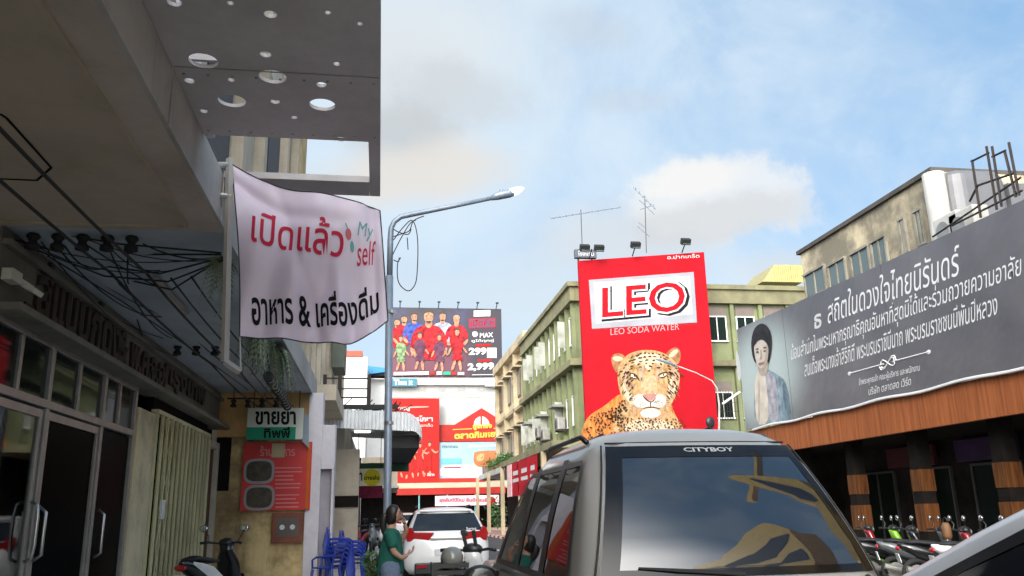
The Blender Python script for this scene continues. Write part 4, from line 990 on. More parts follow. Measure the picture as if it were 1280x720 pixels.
# ------------------------------------------------------------------ green block, buff block, red hoarding
G = thing('green_block', (10,48,0), 'pale green apartment block with olive parapet and pilasters behind the red hoarding', 'building')
zt = atY(885,351,42).z
XG = 10.0; Yg0, Yg1 = 42.0, 58.0
zt = 13.2
MB().box((XG,Yg0,4.7),(30,Yg1,zt-1.0)).build('wall', m_greenw, G)
m = MB(); m.box((XG-.35,Yg0-.35,zt-1.0),(30,Yg1,zt-.25)); m.box((XG-.5,Yg0-.5,zt-.25),(30,Yg1,zt)); m.build('parapet', m_olive, G)
m = MB(); m.box((XG-.5,Yg0-.5,8.75),(30,Yg1,9.1)); m.build('cornice', m_olive, G, bevel=.03)
m = MB(); m.box((XG-1.9,Yg0-1.9,4.5),(30,Yg1,4.85)); m.build('canopy', m_olive, G)
MB().box((XG+.5,Yg0+.5,0),(30,Yg1,4.5)).build('ground_floor', m_dark, G)
for k in range(12):
    y = Yg0+.1+k*1.43; x = XG+.4+k*1.62
    for z0,z1 in ((4.86,8.74),(9.11,zt-1.01)):
        m = MB(); m.box((XG-.22,y,z0),(XG-.001,y+.22,z1)); m.build('pilaster', m_greenw, G)
        m = MB(); m.box((x,Yg0-.22,z0),(x+.2,Yg0-.001,z1)); m.build('pilaster', m_greenw, G)
m_curt = M('curtained_pane',(0.45,0.46,0.42),0.35,var=.35,scale=1.5)
m_brownp = M('brown_grey_panel',(0.16,0.13,0.11),0.6)
rr = random.Random(21)
for k in range(11):                             # windows on the street face
    y = Yg0+.45+k*1.43
    for z in (5.9,10.1):
        if rr.random() < .12: continue
        f = MB(); h = 1.5; f.box((XG-.08,y,z),(XG-.002,y+.06,z+h)); f.box((XG-.08,y+.84,z),(XG-.002,y+.9,z+h)); f.box((XG-.08,y+.06,z+h-.06),(XG-.002,y+.84,z+h)); f.box((XG-.1,y-.05,z-.07),(XG-.002,y+.95,z)); f.box((XG-.06,y+.42,z),(XG-.002,y+.47,z+h-.06))
        w_ = f.build('window', m_whitep, G); MB().box((XG-.03,y+.06,z),(XG-.003,y+.84,z+h-.06)).build('pane', rr.choice([m_curt,m_glass,m_glass,m_oldwin]), w_)
        if rr.random() < .5:
            s_ = MB(); s_.prism([(XG-.08,y+.06,z),(XG-.62,y-.1,z),(XG-.62,y-.1,z+h-.06),(XG-.08,y+.06,z+h-.06)],(0.0,0.03,0)); s_.build('casement', m_curt, w_)
for k in range(10):                             # windows facing us
    x = XG+.75+k*1.62
    for z in (6.1,10.2):
        f = MB(); h = 1.35; f.box((x,Yg0-.08,z),(x+.06,Yg0-.002,z+h)); f.box((x+1.0,Yg0-.08,z),(x+1.06,Yg0-.002,z+h)); f.box((x+.06,Yg0-.08,z+h-.06),(x+1.0,Yg0-.002,z+h)); f.box((x-.05,Yg0-.12,z-.07),(x+1.1,Yg0-.002,z)); f.box((x+.5,Yg0-.06,z),(x+.55,Yg0-.002,z+h-.06))
        w_ = f.build('window', m_whitep, G); MB().box((x+.06,Yg0-.03,z),(x+1.0,Yg0-.003,z+h-.06)).build('pane', rr.choice([m_curt,m_curt,m_glass]), w_)
        MB().box((x,Yg0-.05,z+h),(x+1.06,Yg0-.003,z+h+.55)).build('panel', m_brownp, w_)
    for z in (6.1,):
        if k in (4,5,6):
            c_ = MB()
            for q in range(8): c_.box((x+q*.15,Yg0-.6,z-.2),(x+q*.15+.02,Yg0-.58,z+1.3))
            for q in range(4): c_.box((x,Yg0-.6,z-.2+q*.45),(x+1.07,Yg0-.575,z-.18+q*.45))
            c_.build('window_cage', m_scaff, G)
m = MB()
for y in (44.5,49,53.4):
    m.box((XG-.9,y,7.0),(XG-.23,y+1.3,7.12))
m.build('sunshade', M('grey_sunshade',(0.22,0.22,0.2),.7), G)
for i,(y,z) in enumerate(((45.0,6.1),(49.2,5.9),(51.0,6.2))):
    ac = thing('air_conditioner', (XG-.5,y,z), ('air conditioner on the green block nearest the red hoarding','air conditioner in the middle of the green block facade','air conditioner farthest along the green block facade')[i], 'air conditioner', 'air conditioners on the green block')
    MB().box((XG-.62,y-.45,z-.3),(XG-.2,y+.45,z+.35)).build('case', m_alu, ac, bevel=.03); m = MB(); m.disc((XG-.63,y+.1,z),(1,0,0),.24,.02); m.build('fan_grille', m_blackp, ac)
    m = MB(); m.box((XG-.6,y-.4,z-.4),(XG-.05,y-.34,z-.301)); m.box((XG-.6,y+.34,z-.4),(XG-.05,y+.4,z-.301)); m.build('bracket', m_scaff, ac)
U = thing('buff_block', (10,66,0), 'buff yellow block with grey windows beyond the green block', 'building')
MB().box((9.6,58.02,4.7),(28,74,13.4)).build('wall', m_creamfar, U)
m = MB(); m.box((9.1,57.9,13.4),(28,74.4,14.1)); m.box((9.2,58.02,8.9),(9.599,74,9.2)); m.build('cornice', m_creamfar, U, bevel=.04)
for k in range(4): MB().box((9.2,58.05+k*5.1,4.9),(9.598,58.5+k*5.1,13.39)).build('pilaster', m_creamfar, U)
for k in range(6):
    for z in (5.6,10.0):
        y = 59.4+k*2.5
        f = MB(); f.box((9.5,y,z),(9.598,y+1.5,z+2.1)); w_ = f.build('window', M('brown_window_frame',(0.14,0.10,0.08),.5), U); MB().box((9.48,y+.1,z+.1),(9.499,y+1.4,z+2.0)).build('pane', m_oldwin if (k+int(z)) % 3 else m_glass, w_)
        MB().box((9.0,y-.1,z+2.15),(9.597,y+1.6,z+2.25)).build('sunshade', m_creamfar, U)
m = MB(); m.box((7.7,58.02,4.3),(28,74,4.7)); m.build('canopy', m_greyfas, U)
MB().box((10.2,58.02,0),(28,74,4.3)).build('ground_floor', m_dark, U)
for k in range(5): MB().box((8.05,42.5+k*7.5,0.12),(8.3,42.75+k*7.5,4.5)).build('canopy_column', m_creamfar, G)
for i,(y0,y1,c) in enumerate(((46.5,49.3,m_red),(49.6,52.5,m_red),(52.8,54.6,M('pale_pink',(0.7,0.4,0.4),.5)),(44,46.2,m_red))):
    m = MB(); m.box((8.05,y0,2.5),(8.1,y1,4.45)); b_ = m.build('cloth_banner', c, label=('red cloth banner under the green block canopy, second from the near end','red cloth banner in the middle under the green block canopy','pale pink cloth banner under the green block canopy','red cloth banner nearest under the green block canopy')[i], cat='banner', group='banners under the green block canopy')
    t = MB(); t.box((8.035,y0+.3,3.3),(8.045,y1-.3,3.5)); t.box((8.035,y0+.5,3.7),(8.045,y1-.5,3.95)); t.build('print', m_whiteink, b_)
for k in range(3):                               # small street lamp brackets and pot plants on the buff block canopy
    c = Vector((8.95,60+k*4.2,4.7)); p_ = thing('potted_plant', c, ('bushy potted plant on the canopy edge of the buff block','second potted plant along the canopy of the buff block','potted plant at the far end of the buff block canopy')[k], 'plant', 'pot plants on the buff canopy')
    m = MB(); m.tube([c,c+Vector((0,0,.4))],[.2,.28],10); m.build('pot', m_pot, p_)
    m = MB(); r2 = random.Random(k)
    for q in range(150):
        v = c+Vector((r2.gauss(0,.3),r2.gauss(0,.5),.6+r2.gauss(0,.2))); e1 = Vector((r2.uniform(-1,1),r2.uniform(-1,1),r2.uniform(-1,1))).normalized()*.16; e2 = e1.orthogonal().normalized()*.07; m.add([v-e1,v+e2,v+e1,v-e2],[(0,1,2,3)])
    m.build('foliage', m_leaf, p_, recalc=False)

U.location.x += .75; W[U] = Matrix.Translation(U.location)
H = thing('hoarding', (13.2,40,0), 'tall red hoarding with white framed letters and a painted leopard', 'billboard')
YH = 40.0; fh = lambda x,y: atY(x,y,YH)
c = [fh(723,326),fh(880,315),fh(899,548),fh(734,560)]
m = MB(); m.prism(c,(0,0.25,0)); m.build('board', m_red, H)
m = MB()
for x in (c[3].x+.6,(c[3].x+c[2].x)/2,c[2].x-.6): m.box((x-.12,YH+.26,0),(x+.12,YH+.5,13.8)); m.box((x-.06,YH+.5,9),(x+.06,YH+1.9,9.1))
m.build('support_post', m_scaff, H)
lo = lambda k: (0,-0.008-0.004*k,0)
def hp(name, mt, polys, k, sm=0):
    m = MB()
    for p_ in polys: sheetpoly(m, fh, p_, lo(k), sm)
    return m.build(name, mt, H, recalc=False)
m_silver = M('silver_print',(0.28,0.28,0.31),.4,var=.14,scale=.8)
hp('panel_shadow', M('shade_red_print',(0.30,0.015,0.02),.5), [[(740,351),(868,341),(872,406),(742,413)]], 0)
hp('silver_frame', m_silver, [[(736,350),(867,340),(871,403),(740,411)]], 1)
hp('silver_panel', M('white_silver_print',(0.39,0.39,0.41),.4,var=.14,scale=1.2), [[(742,353),(862,345),(866,393),(745,405)]], 2)
def htext(mt, body, bl, br_, tl, k, bold, name='lettering', dx=(0,0)):
    t = MB(); s_ = lambda p_: (p_[0]+dx[0], p_[1]+dx[1]); ptext(t, fh, body, s_(bl), s_(br_), s_(tl), lo(k), bold=bold); return t.build(name, mt, H)
htext(m_blackink,'LEO',(750,401),(861,391),(750,356.5),3,.055,dx=(1.8,1.8)); htext(m_whiteink,'LEO',(750,400),(859,390.5),(750,357),4,.055); htext(m_red,'LEO',(752.5,397.5),(856.5,388.5),(752.5,359.5),5,.012)
htext(M('pink_white_ink',(0.5,0.25,0.26),.5),'LEO SODA WATER',(763,419),(849,412),(763,411),1,.0)
htext(m_greyink,'อ.ปากเกร็ด',(834,324),(874,322),(834,319),1,.0)
# leopard print, traced on an enlargement (5.54 px to one), all flat sheets on the board
Z = lambda pts: [(720+x/5.54, 420+y/5.54) for x,y in pts]
m_fur = M('tawny_print',(0.38,0.225,0.105),.5,var=.55,scale=5.5,stretch=(1,1,.6)); m_furo = M('orange_fur_print',(0.46,0.16,0.042),.5,var=.6,scale=4,stretch=(1.6,1,.6)); m_furp = M('pale_fur_print',(0.52,0.40,0.27),.5,var=.35,scale=6)
m_furd = M('brown_fur_print',(0.28,0.13,0.06),.5,var=.4,scale=3); m_spot = M('spot_print',(0.055,0.03,0.02),.5); m_furs = M('grey_brown_print',(0.36,0.25,0.17),.5,var=.3,scale=3)
B0 = [(30,700),(60,590),(110,535),(190,490),(250,440),(300,400),(420,380),(640,420),(690,560),(745,628),(740,720),(30,760)]
hp('leopard_body', m_furo, [Z(B0)], 1, 2)
hp('leopard_chest', m_fur, [Z([(290,470),(420,430),(600,470),(680,540),(740,630),(735,720),(230,740),(260,600)])], 2, 2)
hp('leopard_chest_light', m_furp, [Z([(330,600),(470,570),(600,575),(680,620),(700,700),(330,720)])], 3, 2)
hp('leopard_ear', m_furd, [Z([(238,150),(270,120),(320,122),(350,160),(330,230),(285,265),(255,220)])], 2, 2)
hp('leopard_ear', m_furd, [Z([(610,140),(650,92),(700,75),(725,110),(722,165),(705,200),(660,190)])], 2, 2)
hp('leopard_ear_light', m_furp, [Z([(245,152),(280,138),(325,150),(318,172),(275,178)]), Z([(636,140),(670,100),(700,90),(708,112),(665,150)])], 3, 1)
hp('leopard_head', m_fur, [Z([(300,190),(350,130),(430,100),(510,95),(590,110),(660,150),(700,200),(722,290),(700,400),(655,480),(600,560),(520,580),(440,560),(370,510),(320,440),(292,350),(285,260)])], 4, 2)
hp('leopard_brow', m_furp, [Z([(420,130),(500,115),(580,130),(620,180),(585,215),(540,170),(500,260),(455,170),(415,210),(390,170)]), Z([(318,330),(350,300),(380,400),(420,470),(380,480),(335,420)]), Z([(640,300),(690,270),(700,330),(670,420),(630,450)])], 5, 2)
hp('leopard_nose_bridge', M('beige_print',(0.42,0.28,0.16),.5,var=.35,scale=6), [Z([(455,270),(550,268),(560,330),(566,400),(515,430),(445,405),(446,330)])], 6, 2)
m_muz = M('cream_fur_print',(0.50,0.45,0.39),.5,var=.25,scale=6)
hp('leopard_muzzle', m_muz, [Z([(390,420),(445,395),(515,440),(570,395),(620,420),(625,470),(590,500),(515,490),(440,505),(400,480)])], 7, 2)
hp('leopard_chin', m_muz, [Z([(440,520),(515,495),(590,518),(580,555),(515,572),(450,558)])], 7, 2)
hp('leopard_eye_patch', m_muz, [Z([(375,265),(400,262),(418,275),(395,282)]), Z([(578,262),(610,255),(630,262),(600,274)])], 7, 2)
hp('leopard_nose', M('nose_print',(0.36,0.17,0.15),.5), [Z([(448,408),(515,398),(560,404),(545,430),(515,455),(480,438)])], 8, 1)
hp('leopard_dark_lines', m_spot, [Z([(450,405),(480,430),(515,460),(548,432),(563,404),(545,445),(518,465),(480,445)]), Z([(511,455),(518,455),(519,492),(511,492)]), Z([(440,508),(515,484),(592,505),(560,500),(516,494),(475,500)]), Z([(360,262),(395,254),(430,280),(440,320),(418,290),(390,262)]), Z([(562,285),(575,258),(625,246),(640,256),(585,266)]), Z([(372,282),(400,292),(428,296),(400,300)]), Z([(572,290),(600,286),(632,270),(605,294)])], 9, 1)
hp('leopard_eye', M('eye_print',(0.48,0.50,0.40),.4), [Z([(376,272),(398,266),(424,284),(402,293),(384,285)]), Z([(574,282),(592,264),(628,258),(618,274),(596,286)])], 9, 1)
hp('leopard_pupil', m_spot, [Z([(396,270),(406,272),(408,284),(399,285)]), Z([(598,264),(608,263),(609,275),(600,277)])], 10, 1)
hp('leopard_shade', m_furs, [Z([(330,210),(360,180),(352,300),(372,400),(350,380),(318,300)]),Z([(690,220),(665,200),(668,300),(655,390),(690,330),(705,270)]),Z([(440,200),(470,190),(462,270),(448,330),(430,280)]),Z([(560,190),(585,200),(575,270),(562,330),(552,270)]),Z([(450,572),(515,580),(585,562),(560,600),(510,610),(470,600)])], 6, 2)
rr = random.Random(4); sp = []
def spot(x, y, w, h, ang):
    n_ = 7; ca, sa = math.cos(ang), math.sin(ang); sp.append(Z([(x+ca*w*math.cos(2*math.pi*i/n_)*rr.uniform(.6,1.2)-sa*h*math.sin(2*math.pi*i/n_)*rr.uniform(.6,1.2), y+sa*w*math.cos(2*math.pi*i/n_)*rr.uniform(.6,1.2)+ca*h*math.sin(2*math.pi*i/n_)*rr.uniform(.6,1.2)) for i in range(n_)]))
for row in range(6):                             # forehead rows
    y = 118+row*24
    for i in range(9-row//2):
        u_ = (i/(8-row//2)-.5)*2; x = 508+u_*(120+row*20)+rr.uniform(-7,7); yy = y+u_*u_*34+rr.uniform(-5,5)
        if 370 < x < 440 and yy > 235 or 565 < x < 640 and yy > 235: continue
        spot(x, yy, rr.uniform(10,19), rr.uniform(4,7.5), u_*0.55+rr.uniform(-.3,.3))
for k in range(70):                              # cheeks
    s_ = rr.choice((-1,1)); x = 508+s_*rr.uniform(120,195); y = rr.uniform(250,470)
    if y > 380 and abs(x-508) > 195-(y-380)*.7: continue
    spot(x, y, rr.uniform(10,20), rr.uniform(3.5,7), s_*rr.uniform(.7,1.2))
for k in range(24): spot(508+rr.choice((-1,1))*rr.uniform(30,95), rr.uniform(440,485), rr.uniform(3,5), rr.uniform(2,3), 0)
def rosette(x, y, r_):
    a0 = rr.uniform(0,6.28)
    for q in range(rr.choice((3,4))):
        a_ = a0+q*6.28/4+rr.uniform(-.2,.2); spot(x+r_*math.cos(a_), y+r_*.8*math.sin(a_), r_*rr.uniform(.45,.65), r_*rr.uniform(.25,.4), a_+1.57)
for gx in range(12):
    for gy in range(4): rosette(300+gx*38+rr.uniform(-10,10)+(gy%2)*18, 585+gy*34+rr.uniform(-8,8), rr.uniform(13,19))
sp2 = []
for k in range(46):
    x = rr.uniform(70,330); y = 470+(300-x)*.45+rr.uniform(0,220)
    rosette(x, y, rr.uniform(13,22))
hp('leopard_spot', m_spot, sp, 11, 1)
st = []
for k in range(170):                              # soft fur strokes round the face edge
    s_ = rr.choice((-1,1)); x = 508+s_*rr.uniform(90,205); y = rr.uniform(300,560); a_ = math.pi/2 + s_*rr.uniform(.1,.8); l_ = rr.uniform(18,40)
    if abs(x-508) > 210-(max(y,380)-380)*.75: continue
    st.append(Z([(x,y),(x+3,y+1),(x-l_*math.cos(a_)*1.0,y+l_*math.sin(a_))]))
hp('leopard_fur_stroke', m_furs, st, 8, 0)
wk = []
for s_ in (-1,1):
    for k in range(7):
        x = 508+s_*60; y = 440+k*7; e = (508+s_*(170+12*math.sin(k*2)), 415+k*20); wk.append(Z([(x,y),(x,y+2.2),e]))
hp('leopard_whisker', m_whiteink, wk, 12, 0)
for i,(px,n_) in enumerate(((737,2),(791,1),(853,1))):
    q = fh(px,322-(px-723)*.07); fl = thing('floodlight', q, ('pair of black floodlights on the top left corner of the red hoarding','single black floodlight on the top middle of the red hoarding','single black floodlight on the top right of the red hoarding')[i], 'floodlight', 'floodlights on top of the red hoarding')
    m = MB(); m.tube([q+Vector((0,0.1,-.1)),q+Vector((0,-.5,.25))],.03,6); m.build('arm', m_scaff, fl)
    for k in range(n_):
        c_ = q+Vector(((k-(n_-1)/2)*.75,-.55,.3)); m = MB(); m.cbox(c_,(.5,.28,.32),Matrix.Rotation(.6,3,'X')); m.build('lamp_head', m_black, fl, bevel=.03)
        m = MB(); m.cbox(c_+Vector((0,-.1,-.155)),(.4,.2,.02),Matrix.Rotation(.6,3,'X')); m.build('lamp_glass', m_oldwin, fl)
q0 = fh(737,312); SGN = thing('roof_sign', q0+Vector((0,1,0)), 'small dark box sign standing above the left corner of the red hoarding', 'sign')
m = MB(); m.box((q0.x-.55,40.9,q0.z-.15),(q0.x+.6,41.2,q0.z+.3)); m.build('board', M('slate_print',(0.10,0.11,0.13),.5), SGN); t = MB(); text(t,'โรงแรม',(q0.x-.4,40.89,q0.z-.05),(.85,0,0),(0,0,.25)); t.build('lettering', m_greyink, SGN)
m = MB(); m.box((q0.x-.4,41.0,q0.z-1.0),(q0.x-.32,41.1,q0.z-.15)); m.box((q0.x+.32,41.0,q0.z-1.0),(q0.x+.4,41.1,q0.z-.15)); m.build('leg', m_scaff, SGN)
def yagi(base, mast, a, b, n_, label, el=.5):
    t_ = thing('tv_antenna', base, label, 'antenna', 'rooftop antennas')
    m = MB(); m.tube([base,mast],.022,5); m.build('mast', m_scaff, t_)
    m = MB(); m.tube([a,b],.03,5); m.build('boom', m_lamp, t_)
    d = (b-a).normalized(); pr = d.cross(Vector((0,1,.3))).normalized()
    m = MB()
    for k in range(n_): c_ = a.lerp(b,(k+.5)/n_); w_ = el*(.6+.6*(1-k/n_)); dd = Vector((0.25,.9,.25)).normalized(); m.tube([c_-dd*w_,c_+dd*w_],.014,4)
    m.build('element', m_lamp, t_)
yagi(atY(728,316,41),atY(726,262,41),atY(688,273,41),atY(776,259,41),11,'long level television antenna on a mast left of the other antenna')
yagi(atY(808,316,41.5),atY(806,245,41.5),atY(792,234,41.5),atY(820,262,41.5),6,'tangled upright television antenna on a mast above the middle of the hoarding',.6)
m = MB()
for a,b in (((797,283),(812,296)),((800,262),(818,256)),((799,250),(818,268)),((798,278),(806,284))): m.tube([atY(*a,41.5),atY(*b,41.5)],.02,4)
m.build('antenna_rod', m_lamp, bpy.data.objects['tv_antenna.001'])
for i,(px,py,Y,side) in enumerate(((896,474,31,0),)):
    b_ = atY(899,545,Y); LP = thing('street_lamp', (b_.x,Y,0), 'thin white curved street lamp before the right edge of the red hoarding', 'street lamp')
    top = atY(895,475,Y); m = MB(); m.smooth = True; m.tube([(b_.x,Y,0.1),(b_.x,Y,b_.z),atY(899,505,Y),atY(896,485,Y),atY(890,476,Y),atY(870,466,Y),atY(848,458,Y)],[.045,.045,.04,.03,.025,.022,.02],8); m.build('pole', m_greyfas, LP)
    m = MB(); m.tube([atY(848,458,Y),atY(835,453,Y),atY(820,449,Y)],[.03,.07,.03],8); m.build('lamp_head', m_lamp, LP)
m = MB(); c_ = atY(888,528,33); m.ball(c_,(.20,.09,.24),14,10); m.tube([c_,(c_.x+.1,33,0)],.04,6); m.build('traffic_mirror', m_blackp, label='round black convex mirror back beside the white lamp pole', cat='mirror', smooth=True)
m = MB()
for a,b in (((903,505),(925,490)),): m.tube([atY(*a,32),atY(*b,32)],.05,6)
m.build('steel_arm', m_greyink, label='short pale steel arm reaching between the lamp pole and the billboard', cat='bracket')

# ------------------------------------------------------------------ the end of the street
E0 = thing('market_hall', (6,92,0), 'big off white hall closing the end of the street', 'building')
fe = lambda x,y: atY(x,y,90.0)
MB().box((0.6,90.0,4.2),(13.6,105,15.9)).build('wall', m_endwall, E0)
m = MB(); m.box((0.5,89.92,15.9),(13.7,105,16.1)); m.box((0.58,89.94,13.6),(13.62,89.999,13.75)); m.build('band', m_greyfas, E0)
m_vent = M('vent_grey',(0.3,0.3,0.29),.6)
for k in range(6): MB().box((1.8+k*2.1,89.96,14.3),(2.6+k*2.1,89.999,14.75)).build('vent', m_vent, E0)
MB().box((-8,91.0,0),(24,105,4.2)).build('ground_floor', m_dark, E0)
m = MB(); a, b = atY(488,598,89), atY(640,612,88)
m.prism([(-6,89.9,5.0),(-6,86.5,4.15),(-6,86.5,4.0),(-6,89.9,4.85)],(19.5,0,0)); m.build('roof_sheet', m_beige, E0)
m = MB(); m.box((-6,86.45,3.45),(12.6,86.49,4.1)); m.build('red_valance', m_redroof, E0)
m = MB()
for k in range(7): m.tube([(-4.5+k*2.8,86.6,.1),(-4.5+k*2.8,86.6,3.9)],.08,8)
m.build('awning_post', M('teal_post',(0.12,0.3,0.32),.5), E0)
def endsign(name, cat, px, Y, mt, lab):
    a, b = atY(px[0],px[1],Y), atY(px[2],px[3],Y); t_ = thing(name, ((a.x+b.x)/2,Y,b.z), lab, cat)
    MB().box((a.x,Y,b.z),(b.x,Y+.18,a.z)).build('board', mt, t_); return t_, (lambda x,y: atY(x,y,Y))
# football billboard
def crowd_print():
    mt, nt, b = newmat('stadium_print'); N = nt.nodes.new; L = nt.links.new; b.inputs['Roughness'].default_value = .45
    tc = N('ShaderNodeTexCoord')
    def mr(x, lo, hi, a=0., c=1.):
        n = N('ShaderNodeMapRange'); n.interpolation_type = 'SMOOTHSTEP'; L(x, n.inputs['Value']); n.inputs['From Min'].default_value = lo; n.inputs['From Max'].default_value = hi; n.inputs['To Min'].default_value = a; n.inputs['To Max'].default_value = c; return n.outputs[0]
    def mx(f, a, c):
        n = N('ShaderNodeMix'); n.data_type = 'RGBA'; L(f, n.inputs['Factor']); A = [k for k in n.inputs if k.type == 'RGBA']
        for i_, q_ in zip(A, (a, c)):
            if hasattr(q_, 'is_output'): L(q_, i_)
            else: i_.default_value = (*q_, 1)
        return [k for k in n.outputs if k.type == 'RGBA'][0]
    n = N('ShaderNodeTexNoise'); n.inputs['Scale'].default_value = .35; n.inputs['Detail'].default_value = 7; L(tc.outputs['Object'], n.inputs['Vector'])
    n2 = N('ShaderNodeTexNoise'); n2.inputs['Scale'].default_value = 1.6; n2.inputs['Detail'].default_value = 6; L(tc.outputs['Object'], n2.inputs['Vector'])
    sx = N('ShaderNodeSeparateXYZ'); L(tc.outputs['Object'], sx.inputs[0])
    c = mx(mr(n.outputs['Fac'], .42, .68), (.012,.011,.022), (.02,.024,.085))
    c = mx(mr(sx.outputs['Z'], 4.6, 1.6), c, (.10,.018,.042))
    c = mx(mr(n2.outputs['Fac'], .5, .75, 0, .5), c, (.10,.03,.055))
    c = mx(mr(sx.outputs['X'], 1.2, 3.2), c, (.014,.011,.024))
    L(c, b.inputs['Base Color']); return mt

FB, ff = endsign('billboard', 'billboard', (489,384,628,471), 89.5, crowd_print(), 'huge violet rooftop billboard with a crowd of footballers and big prices')
def fp(name, mt, polys, k, sm=1, fn_=None, par=None):
    m = MB()
    for p_ in polys: sheetpoly(m, fn_ or ff, p_, (0,-0.02-0.012*k,0), sm)
    return m.build(name, mt, par or FB, recalc=False)
q = lambda pts: [(490+x/7.2, 380+y/7.2) for x,y in pts]
m_jr = M('jersey_red',(0.34,0.02,0.025),.5,var=.7,scale=2.6); m_sk = M('skin_print',(0.38,0.19,0.12),.5,var=.5,scale=4); m_jb = M('jersey_blue',(0.05,0.08,0.30),.5,var=.6,scale=3); m_jw = M('jersey_pale',(0.28,0.32,0.42),.5,var=.5,scale=3); m_jg = M('jersey_green',(0.16,0.24,0.12),.5,var=.6,scale=3); m_jd = M('jersey_dark',(0.10,0.04,0.07),.5,var=.4,scale=2)
def player(cx, top, s, jm, k, hair=m_hair, kick=0):
    P_ = lambda pts: q([(cx+x*s, top+y*s) for x,y in pts])
    fp('jersey', jm, [P_([(-16,52),(-50,62),(-75,95),(-85,150),(-62,165),(-52,120),(-48,210),(48,210),(52,120),(62,165),(85,150),(75,95),(50,62),(16,52)])], k, 1)
    fp('skin', m_sk, [P_([(-14,35),(14,35),(16,58),(0,68),(-16,58)]), P_([(-22,5),(-12,-8),(12,-8),(22,5),(20,30),(8,46),(-8,46),(-20,30)]), P_([(-85,150),(-62,165),(-40,195),(-55,205),(-80,180)]), P_([(85,150),(62,165),(40,195),(55,205),(80,180)])], k+.3, 1)
    fp('hair', hair, [P_([(-24,12),(-22,-10),(-8,-20),(10,-20),(23,-8),(24,12),(18,0),(0,-6),(-17,0)]), P_([(-14,33),(0,40),(14,33),(8,47),(-8,47)]), P_([(-13,10),(-5,9),(-5,13),(-13,14)]), P_([(5,9),(13,10),(13,14),(5,13)])], k+.6, 1)
m_kit = M('kit_trim',(0.5,0.42,0.36),.5,var=.4,scale=3)
player(45,150,1.15,m_jr,2); player(110,120,1.2,m_jr,3); player(200,100,1.25,m_jb,4); player(455,95,1.35,m_jw,5); player(580,125,1.25,m_jr,6,M('fair_hair',(0.35,0.2,0.1),.5)); player(330,85,2.0,m_jr,7)
def runner(cx, top, s, jm, k):
    P_ = lambda pts: q([(cx+x*s, top+y*s) for x,y in pts])
    fp('jersey', jm, [P_([(-28,40),(28,40),(42,100),(30,105),(26,140),(-26,140),(-30,105),(-42,100)])], k, 1)
    fp('skin', m_sk, [P_([(-14,0),(0,-10),(14,0),(12,26),(0,36),(-12,26)]), P_([(-42,100),(-30,105),(-50,150),(-60,146)]), P_([(42,100),(30,105),(55,140),(64,134)]), P_([(-22,180),(-4,180),(-20,235),(-40,245)]), P_([(4,180),(24,180),(30,240),(14,245)])], k+.3, 1)
    fp('shorts', jm, [P_([(-28,138),(28,138),(34,185),(2,180),(-30,185)])], k+.6, 1)
    fp('hair', m_hair, [P_([(-16,8),(-12,-10),(0,-16),(13,-10),(16,8),(8,-2),(-8,-2)])], k+.9, 1)
runner(80,300,1.25,m_jg,9); runner(250,270,1.35,m_jd,11); runner(425,290,1.3,m_jd,13); runner(585,240,1.5,m_jr,15); 
fp('logo_strip', m_whiteink, [q([(15,615),(330,610),(330,640),(15,645)]), q([(400,610),(450,610),(450,640),(400,640)]), q([(590,615),(648,615),(648,642),(590,642)])], 17, 0)
fp('logo_strip', m_redroof, [q([(340,612),(385,612),(385,640),(340,640)]), q([(530,612),(575,612),(575,642),(530,642)])], 17, 0); fp('logo_strip', m_greensign, [q([(460,612),(525,612),(525,640),(460,640)])], 17, 0)
fp('white_tag', m_whiteink, [q([(735,60),(885,55),(885,110),(735,115)])], 2, 0)
fp('outline_box', m_posterred, [q([(690,130),(935,125),(935,215),(690,222)])], 1, 0); fp('outline_box', M('deep_violet',(0.07,0.03,0.09),.5), [q([(698,138),(927,133),(927,207),(698,214)])], 2, 0)
def etext(par, fn_, mt, body, bl, br_, tl, k=3, bold=.02):
    t = MB(); ptext(t, fn_, body, bl, br_, tl, (0,-0.02-.012*k,0), bold=bold); return t.build('lettering', mt, par)
Q = lambda x,y: (490+x/7.2, 380+y/7.2)
etext(FB,ff,m_posterred,'เปิดศึก',Q(705,200),Q(915,195),Q(705,140),3,.03); etext(FB,ff,m_whiteink,'MAX',Q(790,305),Q(910,298),Q(790,262),3,.03); etext(FB,ff,m_whiteink,'ดูได้ทุกคู่',Q(715,350),Q(915,346),Q(715,318),3,.02)
etext(FB,ff,m_whiteink,'299',Q(690,462),Q(850,458),Q(690,395),3,.05); etext(FB,ff,m_whiteink,'2,999',Q(680,610),Q(918,600),Q(680,535),3,.05)
fp('round_mark', m_whiteink, [q([(720,255),(745,245),(770,255),(775,280),(750,300),(725,292)])], 2, 2)
fp('panel_patch', m_greyink, [q([(855,395),(940,395),(940,485),(855,485)])], 2, 0); fp('red_caption', m_posterred, [q([(750,362),(890,358),(890,382),(750,386)]), q([(770,500),(895,496),(895,518),(770,522)])], 2, 0)
fp('rule', m_whiteink, [q([(720,635),(910,632),(910,638),(720,641)])], 2, 0)
a, b = ff(486,471), ff(628,476)
m = MB(); m.box((a.x-1.5,89.6,14.9),(b.x,89.8,15.7))
for k in range(9): m.box((a.x+k*1.4,89.55,15.0),(a.x+.08+k*1.4,89.595,16.6))
m.build('frame_rail', m_alu, FB)
for k in range(6):
    x = ff(500+k*24,384).x; z = ff(500,384).z; m = MB(); m.tube([(x,89.5,z),(x,88.6,z+.35)],.05,5); ar_ = m.build('lamp_arm', m_scaff, FB); m = MB(); m.cbox((x,88.5,z+.4),(.3,.2,.14)); m.build('lamp_head', m_black, ar_)
NB, nf = endsign('name_board', 'sign', (484,473,521,483), 89.3, M('teal_board',(0.02,0.16,0.22),.5), 'small dark teal name board below the corner of the violet billboard')
